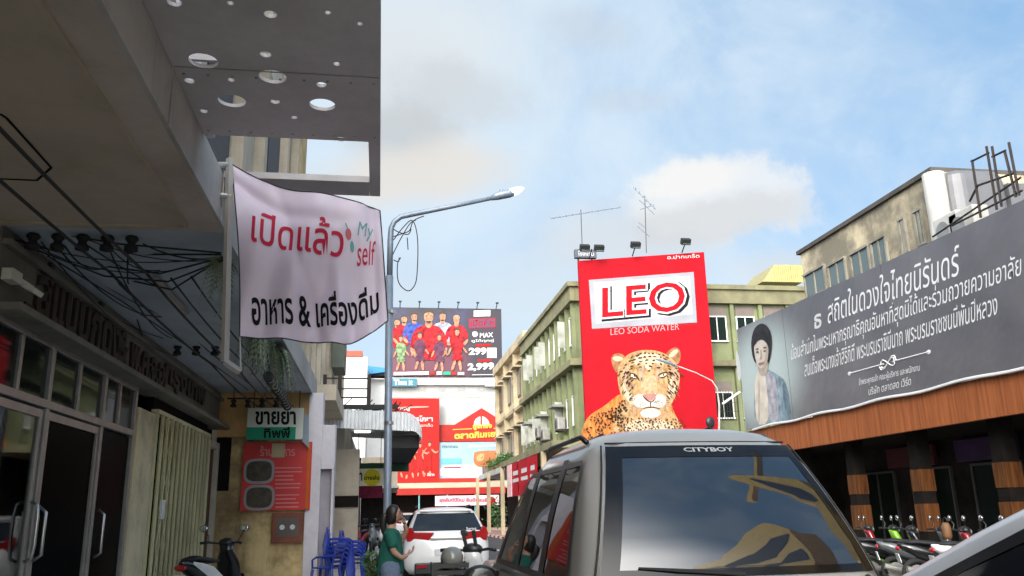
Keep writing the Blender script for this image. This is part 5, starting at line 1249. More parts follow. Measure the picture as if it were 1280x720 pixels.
etext(NB,nf,m_whiteink,'Tlon it',(492,481.5),(516,481.5),(492,474.5),3,.04)
NB2, nf2 = endsign('number_board', 'sign', (606,472,630,483), 89.3, M('grey_board',(0.4,0.4,0.4),.5), 'small grey board with a white phone number below the violet billboard')
etext(NB2,nf2,m_whiteink,'142',(614,481),(628,480.5),(614,475),3,.04)
# red food poster
RP, rf = endsign('poster', 'poster', (484,498,549,607), 88.6, m_posterred, 'tall red poster with dancing figures below the zinc awning line')
def rp(name, mt, polys, k, sm=1): return fp(name, mt, polys, k, sm, rf, RP)
z5 = lambda pts: [(490+x/5.54, 490+y/5.54) for x,y in pts]
m_pr = M('deep_red_print',(0.34,0.02,0.02),.5,var=.3); m_ps = M('warm_skin_print',(0.55,0.20,0.13),.5,var=.25,scale=2)
def dancer(cx, top, s, jm, k, lean=0):
    P_ = lambda pts: z5([(cx+x*s+lean*y*s, top+y*s) for x,y in pts])
    rp('figure_dress', jm, [P_([(-16,34),(16,34),(22,80),(18,120),(34,200),(10,215),(0,160),(-14,225),(-36,215),(-20,120),(-24,80)])], k)
    rp('figure_skin', m_ps, [P_([(-10,4),(0,-4),(10,4),(9,22),(0,32),(-9,22)]), P_([(16,40),(48,70),(70,58),(72,66),(48,84),(18,60)]), P_([(-16,40),(-44,80),(-30,120),(-38,122),(-54,82),(-20,36)]), P_([(-20,220),(-8,222),(-12,250),(-24,250)]), P_([(14,210),(26,206),(34,240),(24,244)])], k+.3)
    rp('figure_hair', m_hair, [P_([(-13,14),(-12,-4),(0,-12),(12,-4),(13,14),(6,2),(-6,2)])], k+.6)
dancer(30,350,1.0,m_pr,2,.05); dancer(130,340,1.05,m_posterred,2,-.05); dancer(195,360,.9,m_pr,3); dancer(262,350,.95,m_posterred,3,-.1)
rp('white_shirt', m_whiteink, [z5([(5,360),(50,352),(70,385),(40,440),(0,430)]), z5([(148,360),(162,358),(158,430),(140,428)])], 5)
rp('swirl', M('pink_swirl',(0.65,0.22,0.18),.5), [z5([(0,110),(120,100),(260,98),(250,108),(120,112),(0,120)])], 3, 1)
rp('lip_mark', M('bright_red_print',(0.7,0.02,0.03),.5), [z5([(232,575),(262,548),(300,572),(268,598)])], 3, 1)
etext(RP,rf,m_whiteink,'อาหารโกชา',(502,527),(541,527),(502,519.5),3,.03); etext(RP,rf,M('pink_ink',(0.75,0.4,0.35),.5),'รสเด็ด',(526,533.5),(541,533.5),(526,529.5),3,.02); etext(RP,rf,m_whiteink,'ดีมาก',(534,595),(543,595),(534,591),4,.02); etext(RP,rf,m_greyink,'เมนู',(500,514),(512,514),(500,510),3,.02)
# red gabled sign
a = [atY(x,y,89.2) for x,y in ((548,552),(548,531),(568,531),(602,510),(627,526),(627,552))]
GS = thing('gable_sign', (a[2].x,89.2,a[0].z), 'red gabled market sign with gold letters and a white arched window', 'sign')
m = MB(); m.prism(a,(0,.3,0)); m.build('board', m_redroof, GS)
gf = lambda x,y: atY(x,y,89.2)
fp('white_arch', m_whiteink, [[(592,533),(593,525),(599,520.5),(605,520.5),(611,526),(612,532)]], 1, 1, gf, GS); fp('arch_bar', m_redroof, [[(600.5,519),(602.5,519),(602.5,533),(600.5,533)]], 2, 0, gf, GS)
fp('gold_line', m_gold, [[(566,536.5),(590,535.5),(590,536.5),(566,537.5)],[(617,535),(627,535),(627,536),(617,536)]], 1, 0, gf, GS)
etext(GS,gf,m_gold,'ยูงทอง',(591,538),(615,537),(591,531),3,.05); etext(GS,gf,m_gold,'ตลาดกิมหยง',(568,549),(625,546),(568,541),3,.05)
BS, bf = endsign('billboard', 'billboard', (548,553,628,598), 88.9, m_skybl, 'pale blue billboard with a brown sausage picture under the red gable')
fp('white_area', M('white_blue_print',(0.45,0.50,0.54),.5,var=.1), [[(548.5,582),(600,580),(612,572),(628,575),(628,598),(548,598)]], 1, 1, bf, BS)
fp('sausage', M('sausage_print',(0.42,0.14,0.06),.4,var=.25,scale=1.0), [[(592,568),(594,564),(625,562.5),(628,568),(628,584),(600,585),(592,580)]], 2, 2, bf, BS); fp('highlight', M('amber_print',(0.62,0.30,0.14),.4,var=.2), [[(595,572),(599,567),(606,567),(604,576),(597,577)]], 3, 2, bf, BS)
fp('blue_block', M('mid_blue_print',(0.13,0.36,0.58),.5), [[(551,573),(577,573),(577,579),(551,580)]], 2, 0, bf, BS); fp('red_caption', m_posterred, [[(555,584),(576,583.5),(576,585),(555,585.5)]], 2, 0, bf, BS)
etext(BS,bf,m_blackink,'ตราทอง',(553,560),(572,560),(553,557),3,.0); etext(BS,bf,m_greyink,'ไส้กรอกอร่อย',(585,560),(622,558),(585,556),3,.0)
m = MB(); a, b = atY(549,598,88.7), atY(606,604,88.7); m.box((a.x,88.6,b.z),(b.x,88.9,a.z)); m.build('red_ledge', m_redroof, E0)
PB, pf = endsign('cloth_banner', 'banner', (544,620,624,631), 86.3, M('pale_pink_cloth',(0.72,0.50,0.56),.6), 'long pale pink cloth banner hung under the red market awning')
etext(PB,pf,m_crimson,'สุขสันต์ปีใหม่ ยินดีต้อนรับ',(549,628.5),(612,628.5),(549,622),3,.03)
m = MB(); c = atY(615,626,86.2); m.ball(c,(.35,.1,.4),10,6); m.build('paper_lantern', m_red, label='red paper lantern hanging by the pale pink cloth banner', cat='lantern', smooth=True)
m = MB(); a,b = atY(606,583,72), atY(616,600,72); m.box((a.x-.1,72,b.z),(b.x+.3,73,a.z)); m.build('water_tank', M('brown_tank',(0.14,0.10,0.09),.7,var=.3), label='brown box tank on the canopy end beside the pale blue billboard', cat='tank', bevel=.05)
SH = thing('shrub', atY(624,655,80), 'tall narrow green shrub at the far corner under the canopy', 'plant')
c = atY(622,652,80); m = MB(); r2 = random.Random(3)
for k in range(240):
    v = Vector((c.x+r2.gauss(0,.45),80+r2.gauss(0,.4),.3+abs(r2.gauss(1.2,.8)))); e1 = Vector((r2.uniform(-1,1),r2.uniform(-1,1),r2.uniform(-1,1))).normalized()*.2; e2 = e1.orthogonal().normalized()*.08; m.add([v-e1,v+e2,v+e1,v-e2],[(0,1,2,3)])
m.build('foliage', m_leaf, SH, recalc=False); m = MB(); m.tube([(c.x,80,.1),(c.x,80,1.4)],.06,6); m.build('stem', m_stem, SH)

# ------------------------------------------------------------------ street lamp by the pavement edge
YL = 16.5
LA = thing('street_lamp', (0.16,YL,0.12), 'tall galvanised street lamp with a long arm and hanging decorative wires', 'street lamp')
b_ = atY(484,640,YL); t_ = atY(488,300,YL)
m = MB(); m.smooth = True; m.tube([(b_.x,YL,.12),b_,atY(487,345,YL)],[.085,.075,.075],12); m.build('pole', m_lamp, LA)
m = MB(); m.smooth = True; m.tube([atY(487,346,YL),t_,atY(489,285,YL),atY(493,277,YL),atY(501,271,YL),atY(515,268,YL),atY(560,259,YL),atY(618,247,YL)],[.06,.06,.055,.055,.055,.055,.05,.045],10); m.build('arm', m_lamp, LA)
m = MB(); m.smooth = True; m.tube([atY(614,248,YL),atY(622,245,YL),atY(636,242,YL),atY(641,240.5,YL)],[.05,.09,.095,.085],10); m.ball(atY(627,239,YL),(.05,.05,.05),8,6); hd = m.build('lamp_head', m_lamp, LA)
m = MB(); m.smooth = True; m.tube([atY(637,241.5,YL),atY(646,238.5,YL),atY(652,236,YL),atY(655,235,YL)],[.09,.085,.05,.01],10); m.build('lens', LIT('lamp_lens',(0.9,0.95,0.95),0.6), hd)
def wire(*p_):
    P_ = [atY(x,y,YL) for x,y in p_]; out = []
    for i in range(len(P_)-1):
        p0, p1, p2, p3 = P_[max(i-1,0)], P_[i], P_[i+1], P_[min(i+2,len(P_)-1)]
        for k in range(5):
            t = k/5; out.append(.5*((2*p1)+(p2-p0)*t+(2*p0-5*p1+4*p2-p3)*t*t+(3*p1-p0-3*p2+p3)*t**3))
    return out+[P_[-1]]
m = MB()
for p_ in (((492,300),(505,283),(516,276),(522,300),(521,345),(516,360),(508,363),(498,352),(497,330),(501,322)),((490,320),(500,300),(512,280),(520,275)),((490,285),(498,290),(510,293),(514,286)),((491,296),(503,292),(512,288),(517,276),(530,270)),((509,297),(510,312)),((492,325),(498,327),(499,322))): m.tube(wire(*p_),.011,5)
m.build('decoration_wire', m_scaff, LA)
m = MB()
for z in (3.2,5.4): m.tube([(b_.x,YL,z),(b_.x,YL,z+.06)],.092,12)
m.build('strap', m_steel, LA)

# ------------------------------------------------------------------ vehicles
def lerp_tab(tab, z):
    if z <= tab[0][0]: return tab[0][1:]
    for a, b in zip(tab[:-1], tab[1:]):
        if z <= b[0]:
            t = (z-a[0])/(b[0]-a[0]); t_ = t; return tuple(p+(q-p)*t_ for p, q in zip(a[1:], b[1:]))
    return tab[-1][1:]
class Shell:
    """a car body or cabin as level outlines: z -> half width, rear y, front y, corner radius (y from the rear bumper, x from the centre line)"""
    def __init__(s, tab, bow=0.05, fbow=0.10): s.tab = tab; s.bow = bow; s.fbow = fbow
    def at(s, z):
        # smooth (Catmull-like) interpolation through the table
        return lerp_tab(s.tab, z)
    def ring(s, z, O, n=6):
        w, y0, y1, r = s.at(z); r = min(r, w*.9, (y1-y0)*.45); pts = []
        nx = 8
        for i in range(nx+1):                   # rear edge, left to right, bowed outward
            x = -(w-r)+2*(w-r)*i/nx; pts.append((x, y0 - s.bow*(1-(x/w)**2)))
        yb = y0 - s.bow*(1-((w-r)/w)**2)
        for k in range(1, n+1): t = R_(270+90*k/n); pts.append((w-r+r*math.cos(t), yb+r+r*math.sin(t)))
        ny = 10
        yf = y1 + 0
        for i in range(1, ny+1): y = yb+r+(yf-r-(yb+r))*i/ny; pts.append((w, y))
        for k in range(1, n+1): t = R_(90*k/n); pts.append((w-r+r*math.cos(t), yf-r+r*math.sin(t)))
        for i in range(1, nx+1): x = (w-r)-2*(w-r)*i/nx; pts.append((x, yf + s.fbow*(1-(x/w)**2) - s.fbow*(1-((w-r)/w)**2)))
        for k in range(1, n+1): t = R_(90+90*k/n); pts.append((-(w-r)+r*math.cos(t), yf-r+r*math.sin(t)))
        for i in range(1, ny): y = yf-r-(yf-r-(yb+r))*i/ny; pts.append((-w, y))
        for k in range(0, n): t = R_(180+90*k/n); pts.append((-(w-r)+r*math.cos(t), yb+r+r*math.sin(t)))
        return [Vector((O[0]+x, O[1]+y, O[2]+z)) for x, y in pts]
    def mesh(s, O, zs):
        m = MB(); m.smooth = True; m.loft([s.ring(z, O) for z in zs], True, True); return m
    def rear(s, x, z, O, eps=0.004):
        w, y0, y1, r = s.at(z); return Vector((O[0]+x, O[1]+y0-s.bow*(1-(x/w)**2)-eps, O[2]+z))
    def front(s, x, z, O, eps=0.004):
        w, y0, y1, r = s.at(z); return Vector((O[0]+x, O[1]+y1+s.fbow*((1-(x/w)**2)-(1-((w-r)/w)**2))+eps, O[2]+z))
    def side(s, y, z, sg, O, eps=0.004):
        w, y0, y1, r = s.at(z); return Vector((O[0]+sg*(w+eps), O[1]+y, O[2]+z))
def patch(fn_, poly, nu=14, nv=8, round_=0.0):
    """a patch between the left and right edges of a four cornered outline (bl, br, tr, tl), laid on the surface fn_(a, b)"""
    bl, br_, tr, tl = poly; m = MB(); m.smooth = True; vs = []
    for j in range(nv+1):
        v = j/nv
        for i in range(nu+1):
            u = i/nu
            a0 = bl[0]+(tl[0]-bl[0])*v; a1 = br_[0]+(tr[0]-br_[0])*v; z0 = bl[1]+(tl[1]-bl[1])*v; z1 = br_[1]+(tr[1]-br_[1])*v
            vs.append(fn_(a0+(a1-a0)*u, z0+(z1-z0)*u))
    m.add(vs, [(j*(nu+1)+i, j*(nu+1)+i+1, (j+1)*(nu+1)+i+1, (j+1)*(nu+1)+i) for j in range(nv) for i in range(nu)])
    return m
def wheel(par, c, R, w, sg):
    m = MB(); m.smooth = False; x, y, z = c
    m.tube([(x-w/2,y,z),(x-w/2+.03,y,z),(x+w/2-.03,y,z),(x+w/2,y,z)],[R-.03,R,R,R-.03],28); t = m.build('wheel', m_tyre, par)
    m = MB(); m.disc((x+sg*(w/2+.003),y,z),(1,0,0),R*.64,.012,24)
    for k in range(5):
        a = 2*math.pi*k/5; m.cbox((x+sg*(w/2+.012),y+R*.33*math.cos(a),z+R*.33*math.sin(a)),(.014,R*.52,.05),Matrix.Rotation(a,3,'X'))
    m.build('rim', m_alu, t)
def arch(par, x, y, z, R):
    m = MB(); m.disc((x,y,z),(1,0,0),R,.012,28); return m.build('wheel_arch', m_black, par)

# grey-gold people carrier right in front
m_suvtop = M('grey_gold_metallic', (0.40,0.385,0.36), 0.30, 0.35, 0.03, 3, coat=0.6)
m_suv = M('champagne_metallic', (0.55,0.48,0.40), 0.30, 0.25, 0.03, 3, coat=0.6)
m_rearglass = GL('tinted_rear_glass', (0.007,0.012,0.022), 1.95, 0.02, 0.0)
m_sideglass = GL('tinted_side_glass', (0.010,0.012,0.012), 1.8, 0.02, 0.03)
m_trim = M('black_trim', (0.008,0.008,0.009), 0.35)
SX, SY = 1.865, 4.36
V = thing('people_carrier', (SX,SY+2.3,0), 'tall grey gold people carrier with wide tinted rear glass, nearest the camera', 'car')
V0 = (SX,SY,0)
body = Shell([(0.30,0.78,0.10,4.55,0.18),(0.42,0.86,0.0,4.68,0.22),(0.62,0.875,-0.03,4.72,0.22),(0.85,0.875,0.0,4.68,0.22),(0.98,0.868,0.02,4.60,0.22),(1.06,0.85,0.035,4.3,0.22)],0.07,0.12)
body.mesh(V0,[.30,.36,.42,.52,.62,.74,.85,.92,.98,1.03,1.06]).build('body', m_suv, V)
cab = Shell([(1.04,0.862,0.03,3.62,0.18),(1.16,0.835,0.045,3.42,0.18),(1.30,0.805,0.10,3.20,0.18),(1.45,0.770,0.19,2.95,0.18),(1.60,0.728,0.29,2.70,0.18),(1.74,0.682,0.40,2.46,0.20),(1.84,0.640,0.49,2.28,0.22),(1.90,0.600,0.55,2.14,0.24),(1.945,0.535,0.61,2.0,0.26),(1.975,0.43,0.70,1.85,0.28),(1.995,0.28,0.86,1.65,0.24),(2.0,0.10,1.0,1.4,0.1)],0.075,0.15)
zs = [1.04,1.10,1.16,1.23,1.30,1.38,1.45,1.53,1.60,1.67,1.74,1.79,1.84,1.875,1.90,1.925,1.945,1.962,1.975,1.987,1.995,2.0]
cab.mesh(V0,zs).build('cabin', m_suvtop, V)
rf = lambda x,z: cab.rear(x,z,V0,0.006)
g = patch(rf,[(-.755,1.165),(.755,1.165),(.565,1.865),(-.565,1.865)],24,14).build('rear_glass', m_rearglass, V)
rf2 = lambda x,z: cab.rear(x,z,V0,0.0095)
m = MB()
for poly in ([(-.755,1.165),(-.655,1.165),(-.49,1.80),(-.565,1.865)],[(.715,1.165),(.755,1.165),(.565,1.865),(.53,1.80)],[(-.49,1.795),(.53,1.795),(.565,1.865),(-.565,1.865)],[(-.655,1.165),(.715,1.165),(.70,1.205),(-.645,1.205)]):
    q_ = patch(rf2,poly,12,6); m.add(q_.v,q_.f)
m.smooth = True; m.build('glass_border', GL('black_frit',(0.006,0.006,0.008),1.4,.08), g, smooth=True)
m = MB(); m.smooth = True
m.tube([cab.rear(x,1.885,V0,-.004) for x in [-.56+1.12*i/16 for i in range(17)]],.006,6)
for sg in (-1,1): m.tube([cab.rear(sg*(w_),z_,V0,-.002) for z_,w_ in [(1.07+.8*i/12, .80-.215*i/12) for i in range(13)]],.006,6)
m.build('tailgate_seam', m_black, V)
m = MB(); m.smooth = True; m.tube([(SX-.38,SY+1.2,1.985),(SX-.38,SY+1.24,2.0),(SX-.36,SY+1.9,1.99)],.012,6); m.tube([(SX+.35,SY+1.0,1.98),(SX+.33,SY+1.1,2.03),(SX+.25,SY+1.2,2.0)],.010,6); m.build('roof_ridge', m_trim, V)
t = MB(); vs, fsx = text_mesh('CITYBOY', .03); x0 = min(v.x for v in vs); x1 = max(v.x for v in vs); y0 = min(v.y for v in vs); y1 = max(v.y for v in vs)
t.add([cab.rear(-0.12+.31*(v.x-x0)/(x1-x0), 1.825+.026*(v.y-y0)/(y1-y0), V0, .0125) for v in vs], fsx); t.build('lettering', M('silver_sticker',(0.35,0.36,0.38),.4), g)
for sg in (-1,1):
    sf = lambda y,z: cab.side(y,z,sg,V0,.005)
    for poly in ([(.38,1.13),(1.10,1.13),(1.08,1.80),(.62,1.76)],[(1.22,1.13),(2.05,1.13),(1.98,1.79),(1.20,1.80)],[(2.15,1.13),(3.05,1.13),(2.40,1.74),(2.08,1.79)]):
        patch(sf,poly,10,8).build('side_glass', m_sideglass, V)
    sf2 = lambda y,z: cab.side(y,z,sg,V0,.010)
    m = MB()
    for poly in ([(1.08,1.10),(1.24,1.10),(1.22,1.83),(1.06,1.83)],[(2.03,1.10),(2.17,1.10),(2.10,1.82),(1.96,1.82)],[(.36,1.095),(3.2,1.095),(3.16,1.135),(.36,1.135)],[(.62,1.765),(2.42,1.765),(2.36,1.80),(.64,1.80)],[(.34,1.12),(.40,1.12),(.64,1.77),(.58,1.77)],[(3.05,1.10),(3.2,1.10),(2.46,1.76),(2.38,1.76)]):
        q_ = patch(sf2,poly,6,6); m.add(q_.v,q_.f)
    m.build('window_trim', m_trim, V, smooth=True)
    m = MB(); m.smooth = True
    m.tube([(SX+sg*.60,SY+.80,1.915),(SX+sg*.61,SY+.9,1.955),(SX+sg*.605,SY+1.9,1.96),(SX+sg*.60,SY+2.05,1.92)],.017,8); m.build('roof_rail', m_trim, V, smooth=True)
    m = MB(); c = Vector((SX+sg*1.02,SY+3.0,.99)); m.ball(c,(.14,.075,.10),14,10); m.tube([c,(SX+sg*.86,SY+3.05,1.0)],.035,8); mr = m.build('wing_mirror', m_blackp, V, smooth=True)
    m = MB(); m.ball(c+Vector((0,-.068,0)),(.115,.012,.08),14,8); m.build('mirror_glass', M('mirror_face',(0.05,0.05,0.05),.1,.0), mr, smooth=True)
    for y in (.95,3.75): arch(V, SX+sg*.872, SY+y, .40, .43); wheel(V, (SX+sg*.79,SY+y,.36), .36, .22, sg)
    m = MB(); m.cbox((SX+sg*.74,SY+.02,.85),(.14,.10,.34)); m.build('tail_light', m_redlens, V, bevel=.03)
patch(lambda x,z: cab.front(x,z,V0,.006),[(-.70,1.14),(.70,1.14),(.55,1.84),(-.55,1.84)],18,10).build('windscreen', m_sideglass, V)
m = MB(); m.smooth = True; c = rf(.01,1.19); pts = [cab.rear(-.30+.6*i/10,1.150+.008*math.sin(math.pi*i/10),V0,.03) for i in range(11)]; 
m.tube([cab.rear(x,1.115,V0,.02) for x in (-.17,-.15,-.08,.08,.15,.17)],[.008,.02,.026,.026,.02,.008],10); m.build('tailgate_garnish', m_chrome, V, smooth=True)
m = MB(); m.tube([cab.rear(.0,1.175,V0,.02),cab.rear(-.35,1.20,V0,.022),cab.rear(-.55,1.215,V0,.018)],[.012,.01,.006],6); m.build('wiper', m_black, V)
m = MB(); m.smooth = True; c = cab.rear(.71,1.135,V0,.0); m.disc(c,(0,1,0),.014,.03,10); m.build('lock_button', m_black, V)
m = MB(); m.box((SX-.26,SY-.12,.62),(SX+.26,SY-.105,.78)); m.build('number_plate', m_whitep, V)
m = MB(); m.box((SX-.80,SY-.10,.36),(SX+.80,SY-.02,.56)); m.build('bumper', m_suv, V, bevel=.06)

# white SUV farther on
m_wcar = M('white_car_paint', (0.80,0.79,0.78), 0.25, 0.0, 0.015, 2, coat=0.8)
def white_suv():
    ox, oy = 1.46, 18.9; O_ = (ox,oy,0)
    v = thing('suv', (ox,oy+2.2,0), 'white SUV with red tail lights parked beside the woman', 'car')
    b = Shell([(0.28,0.80,0.06,4.5,.2),(0.40,0.90,-.02,4.56,.25),(0.60,0.925,-.06,4.58,.28),(0.80,0.925,-.04,4.56,.28),(0.98,0.915,0.0,4.4,.28),(1.06,0.90,.03,4.1,.28)],.10,.15)
    b.mesh(O_,[.28,.34,.40,.5,.6,.7,.8,.9,.98,1.03,1.06]).build('body', m_wcar, v)
    c = Shell([(1.02,.90,.02,3.5,.2),(1.15,.85,.10,3.2,.2),(1.30,.79,.22,2.9,.22),(1.45,.72,.36,2.55,.24),(1.56,.66,.48,2.25,.26),(1.62,.58,.60,2.05,.28),(1.655,.44,.8,1.8,.28),(1.67,.2,1.1,1.5,.1)],.09,.15)
    c.mesh(O_,[1.02,1.08,1.15,1.22,1.3,1.37,1.45,1.5,1.56,1.59,1.62,1.64,1.655,1.665,1.67]).build('cabin', m_wcar, v)
    r = lambda x,z: c.rear(x,z,O_,.006)
    gl = patch(r,[(-.77,1.165),(.77,1.165),(.63,1.53),(-.63,1.53)],16,8).build('rear_glass', GL('suv_glass',(0.012,0.014,0.016),1.6,.03), v)
    t = MB(); text(t,'Series',(ox+.42,oy+.13,1.17),(.22,0,0),(0,.02,.055),bold=.02); t.v = [Vector((p.x,r(p.x-ox,p.z).y-.006,p.z)) for p in t.v]; t.build('lettering', m_greyink, gl)
    for sg in (-1,1):
        m = MB()
        vs_ = [Vector((ox+sg*x, b.rear(sg*min(x,.86),1.0,O_,.0).y-.012+.14*max(0,x-.80), z)) for x,z in ((.86,.955),(.895,1.10),(.84,1.23),(.76,1.25),(.71,1.15),(.28,1.135),(.40,.965))]
        m.prism(vs_,(0,.20,0)); m.build('tail_light', m_redlens, v, bevel=.012)
        sf = lambda y,z: c.side(y,z,sg,O_,.005)
        for poly in ([(.42,1.10),(1.0,1.10),(1.0,1.50),(.72,1.50)],[(1.08,1.10),(1.95,1.10),(1.85,1.52),(1.06,1.52)],[(2.05,1.10),(3.0,1.10),(2.35,1.50),(1.95,1.52)]): patch(sf,poly,8,5).build('side_glass', m_sideglass, v)
        m = MB(); q_ = Vector((ox+sg*1.05,oy+2.9,1.12)); m.ball(q_,(.13,.08,.09),10,8); m.tube([q_,(ox+sg*.88,oy+2.95,1.08)],.03,6); m.build('wing_mirror', m_wcar, v, smooth=True)
        for y in (.85,3.55): arch(v, ox+sg*.921, oy+y, .40, .42); wheel(v,(ox+sg*.82,oy+y,.35),.35,.22,sg)
        m = MB(); m.box((ox+sg*.55-.1,oy-.20,.42),(ox+sg*.55+.1,oy-.12,.48)); m.build('reflector', m_redlens, v)
    m = MB(); m.box((ox-.7,oy-.16,.28),(ox+.7,oy-.08,.52)); m.build('lower_bumper', m_blackp, v, bevel=.03)
    m = MB(); m.box((ox-.28,oy-.16,.66),(ox+.28,oy-.13,.80)); m.build('number_plate', m_greyink, v, bevel=.01)
    m = MB(); m.cbox((ox,oy-.10,1.0),(.75,.04,.035)); m.build('chrome_strip', m_chrome, v)
    m = MB(); m.cbox((ox,oy+.50,1.585),(1.15,.28,.04)); m.build('roof_spoiler', m_wcar, v, bevel=.015)
    m = MB(); m.smooth = True; m.tube([(ox-.62,oy+.9,1.665),(ox-.6,oy+1.1,1.70),(ox-.6,oy+2.0,1.69)],.018,6); m.tube([(ox+.62,oy+.9,1.665),(ox+.6,oy+1.1,1.70),(ox+.6,oy+2.0,1.69)],.018,6); m.build('roof_rail', m_trim, v)
    return v
suv = white_suv()
far = copy_tree(suv); place(far, (0.9+.9,60,0), 0.0); far['label'] = 'small white car far down the street near the awning'; far.name = 'far_car'

# silver car alongside at the right edge
CX, CY = 3.60, 1.17; C0 = (CX,CY,0)
S = thing('silver_car', (CX,CY+2.2,0), 'silver car at the right edge showing its roof pillar and dark side window', 'car')
m_sil = M('silver_metallic', (0.62,0.64,0.68), 0.28, 0.25, 0.02, 3, coat=.6)
sb = Shell([(0.25,0.76,.1,4.35,.2),(0.40,0.83,0,4.5,.25),(0.62,.845,-.02,4.52,.3),(.80,.84,.02,4.48,.3),(.90,.82,.08,4.35,.3),(.96,.78,.2,4.1,.3)],.10,.22)
sb.mesh(C0,[.25,.32,.4,.5,.62,.72,.8,.86,.9,.94,.96]).build('body', m_sil, S)
sc = Shell([(.92,.80,.05,4.05,.25),(1.05,.785,.30,3.66,.25),(1.20,.755,.48,3.27,.25),(1.35,.72,.66,2.90,.25),(1.47,.685,.84,2.58,.26),(1.55,.635,1.0,2.32,.28),(1.60,.56,1.2,2.08,.3),(1.63,.44,1.4,1.9,.3),(1.645,.24,1.6,1.75,.2)],.08,.22)
def at_s(z): return sc.at(z)
sc.mesh(C0,[.92,.98,1.05,1.12,1.20,1.28,1.35,1.41,1.47,1.51,1.55,1.575,1.60,1.617,1.63,1.64,1.645]).build('cabin', m_sil, S)
for sg in (-1,1):
    sf = lambda y,z: sc.side(y,z,sg,C0,.005)
    for poly in ([(.75,.97),(1.85,.97),(1.85,1.42),(1.12,1.40)],[(1.93,.97),(3.32,.97),(2.22,1.40),(1.93,1.42)]):
        patch(sf,poly,12,6).build('side_glass', GL('black_glass',(0.005,0.005,0.007),1.45,.05), S)
    sf2 = lambda y,z: sc.side(y,z,sg,C0,.012)
    m = MB()
    for poly in ([(3.32,.985),(3.42,.985),(2.27,1.43),(2.18,1.40)],[(1.1,1.40),(2.22,1.40),(2.27,1.43),(1.1,1.43)],[(1.85,.97),(1.93,.97),(1.93,1.4),(1.85,1.4)]): q_ = patch(sf2,poly,10,3); m.add(q_.v,q_.f)
    m.build('window_seal', m_trim, S, smooth=True)
    for y in (.85,3.6): arch(S, CX+sg*.843, CY+y, .34, .37); wheel(S,(CX+sg*.75,CY+y,.31),.31,.19,sg)
    m = MB(); q_ = Vector((CX+sg*.97,CY+2.95,.99)); m.ball(q_,(.11,.07,.07),10,8); m.tube([q_,(CX+sg*.8,CY+3.05,.96)],.025,6)
    if sg > 0: m.build('wing_mirror', m_sil, S, smooth=True)
patch(lambda x,z: sc.front(x,z,C0,.006),[(-.66,.98),(.66,.98),(.52,1.42),(-.52,1.42)],14,8).build('windscreen', m_sideglass, S)
patch(lambda x,z: sc.rear(x,z,C0,.006),[(-.66,1.0),(.66,1.0),(.5,1.42),(-.5,1.42)],14,8).build('rear_glass', m_sideglass, S)
for x in (-.6,.6):
    m = MB(); m.ball((CX+x,CY+4.45,.70),(.16,.12,.09),10,8); m.build('headlight', m_oldwin, S, smooth=True)

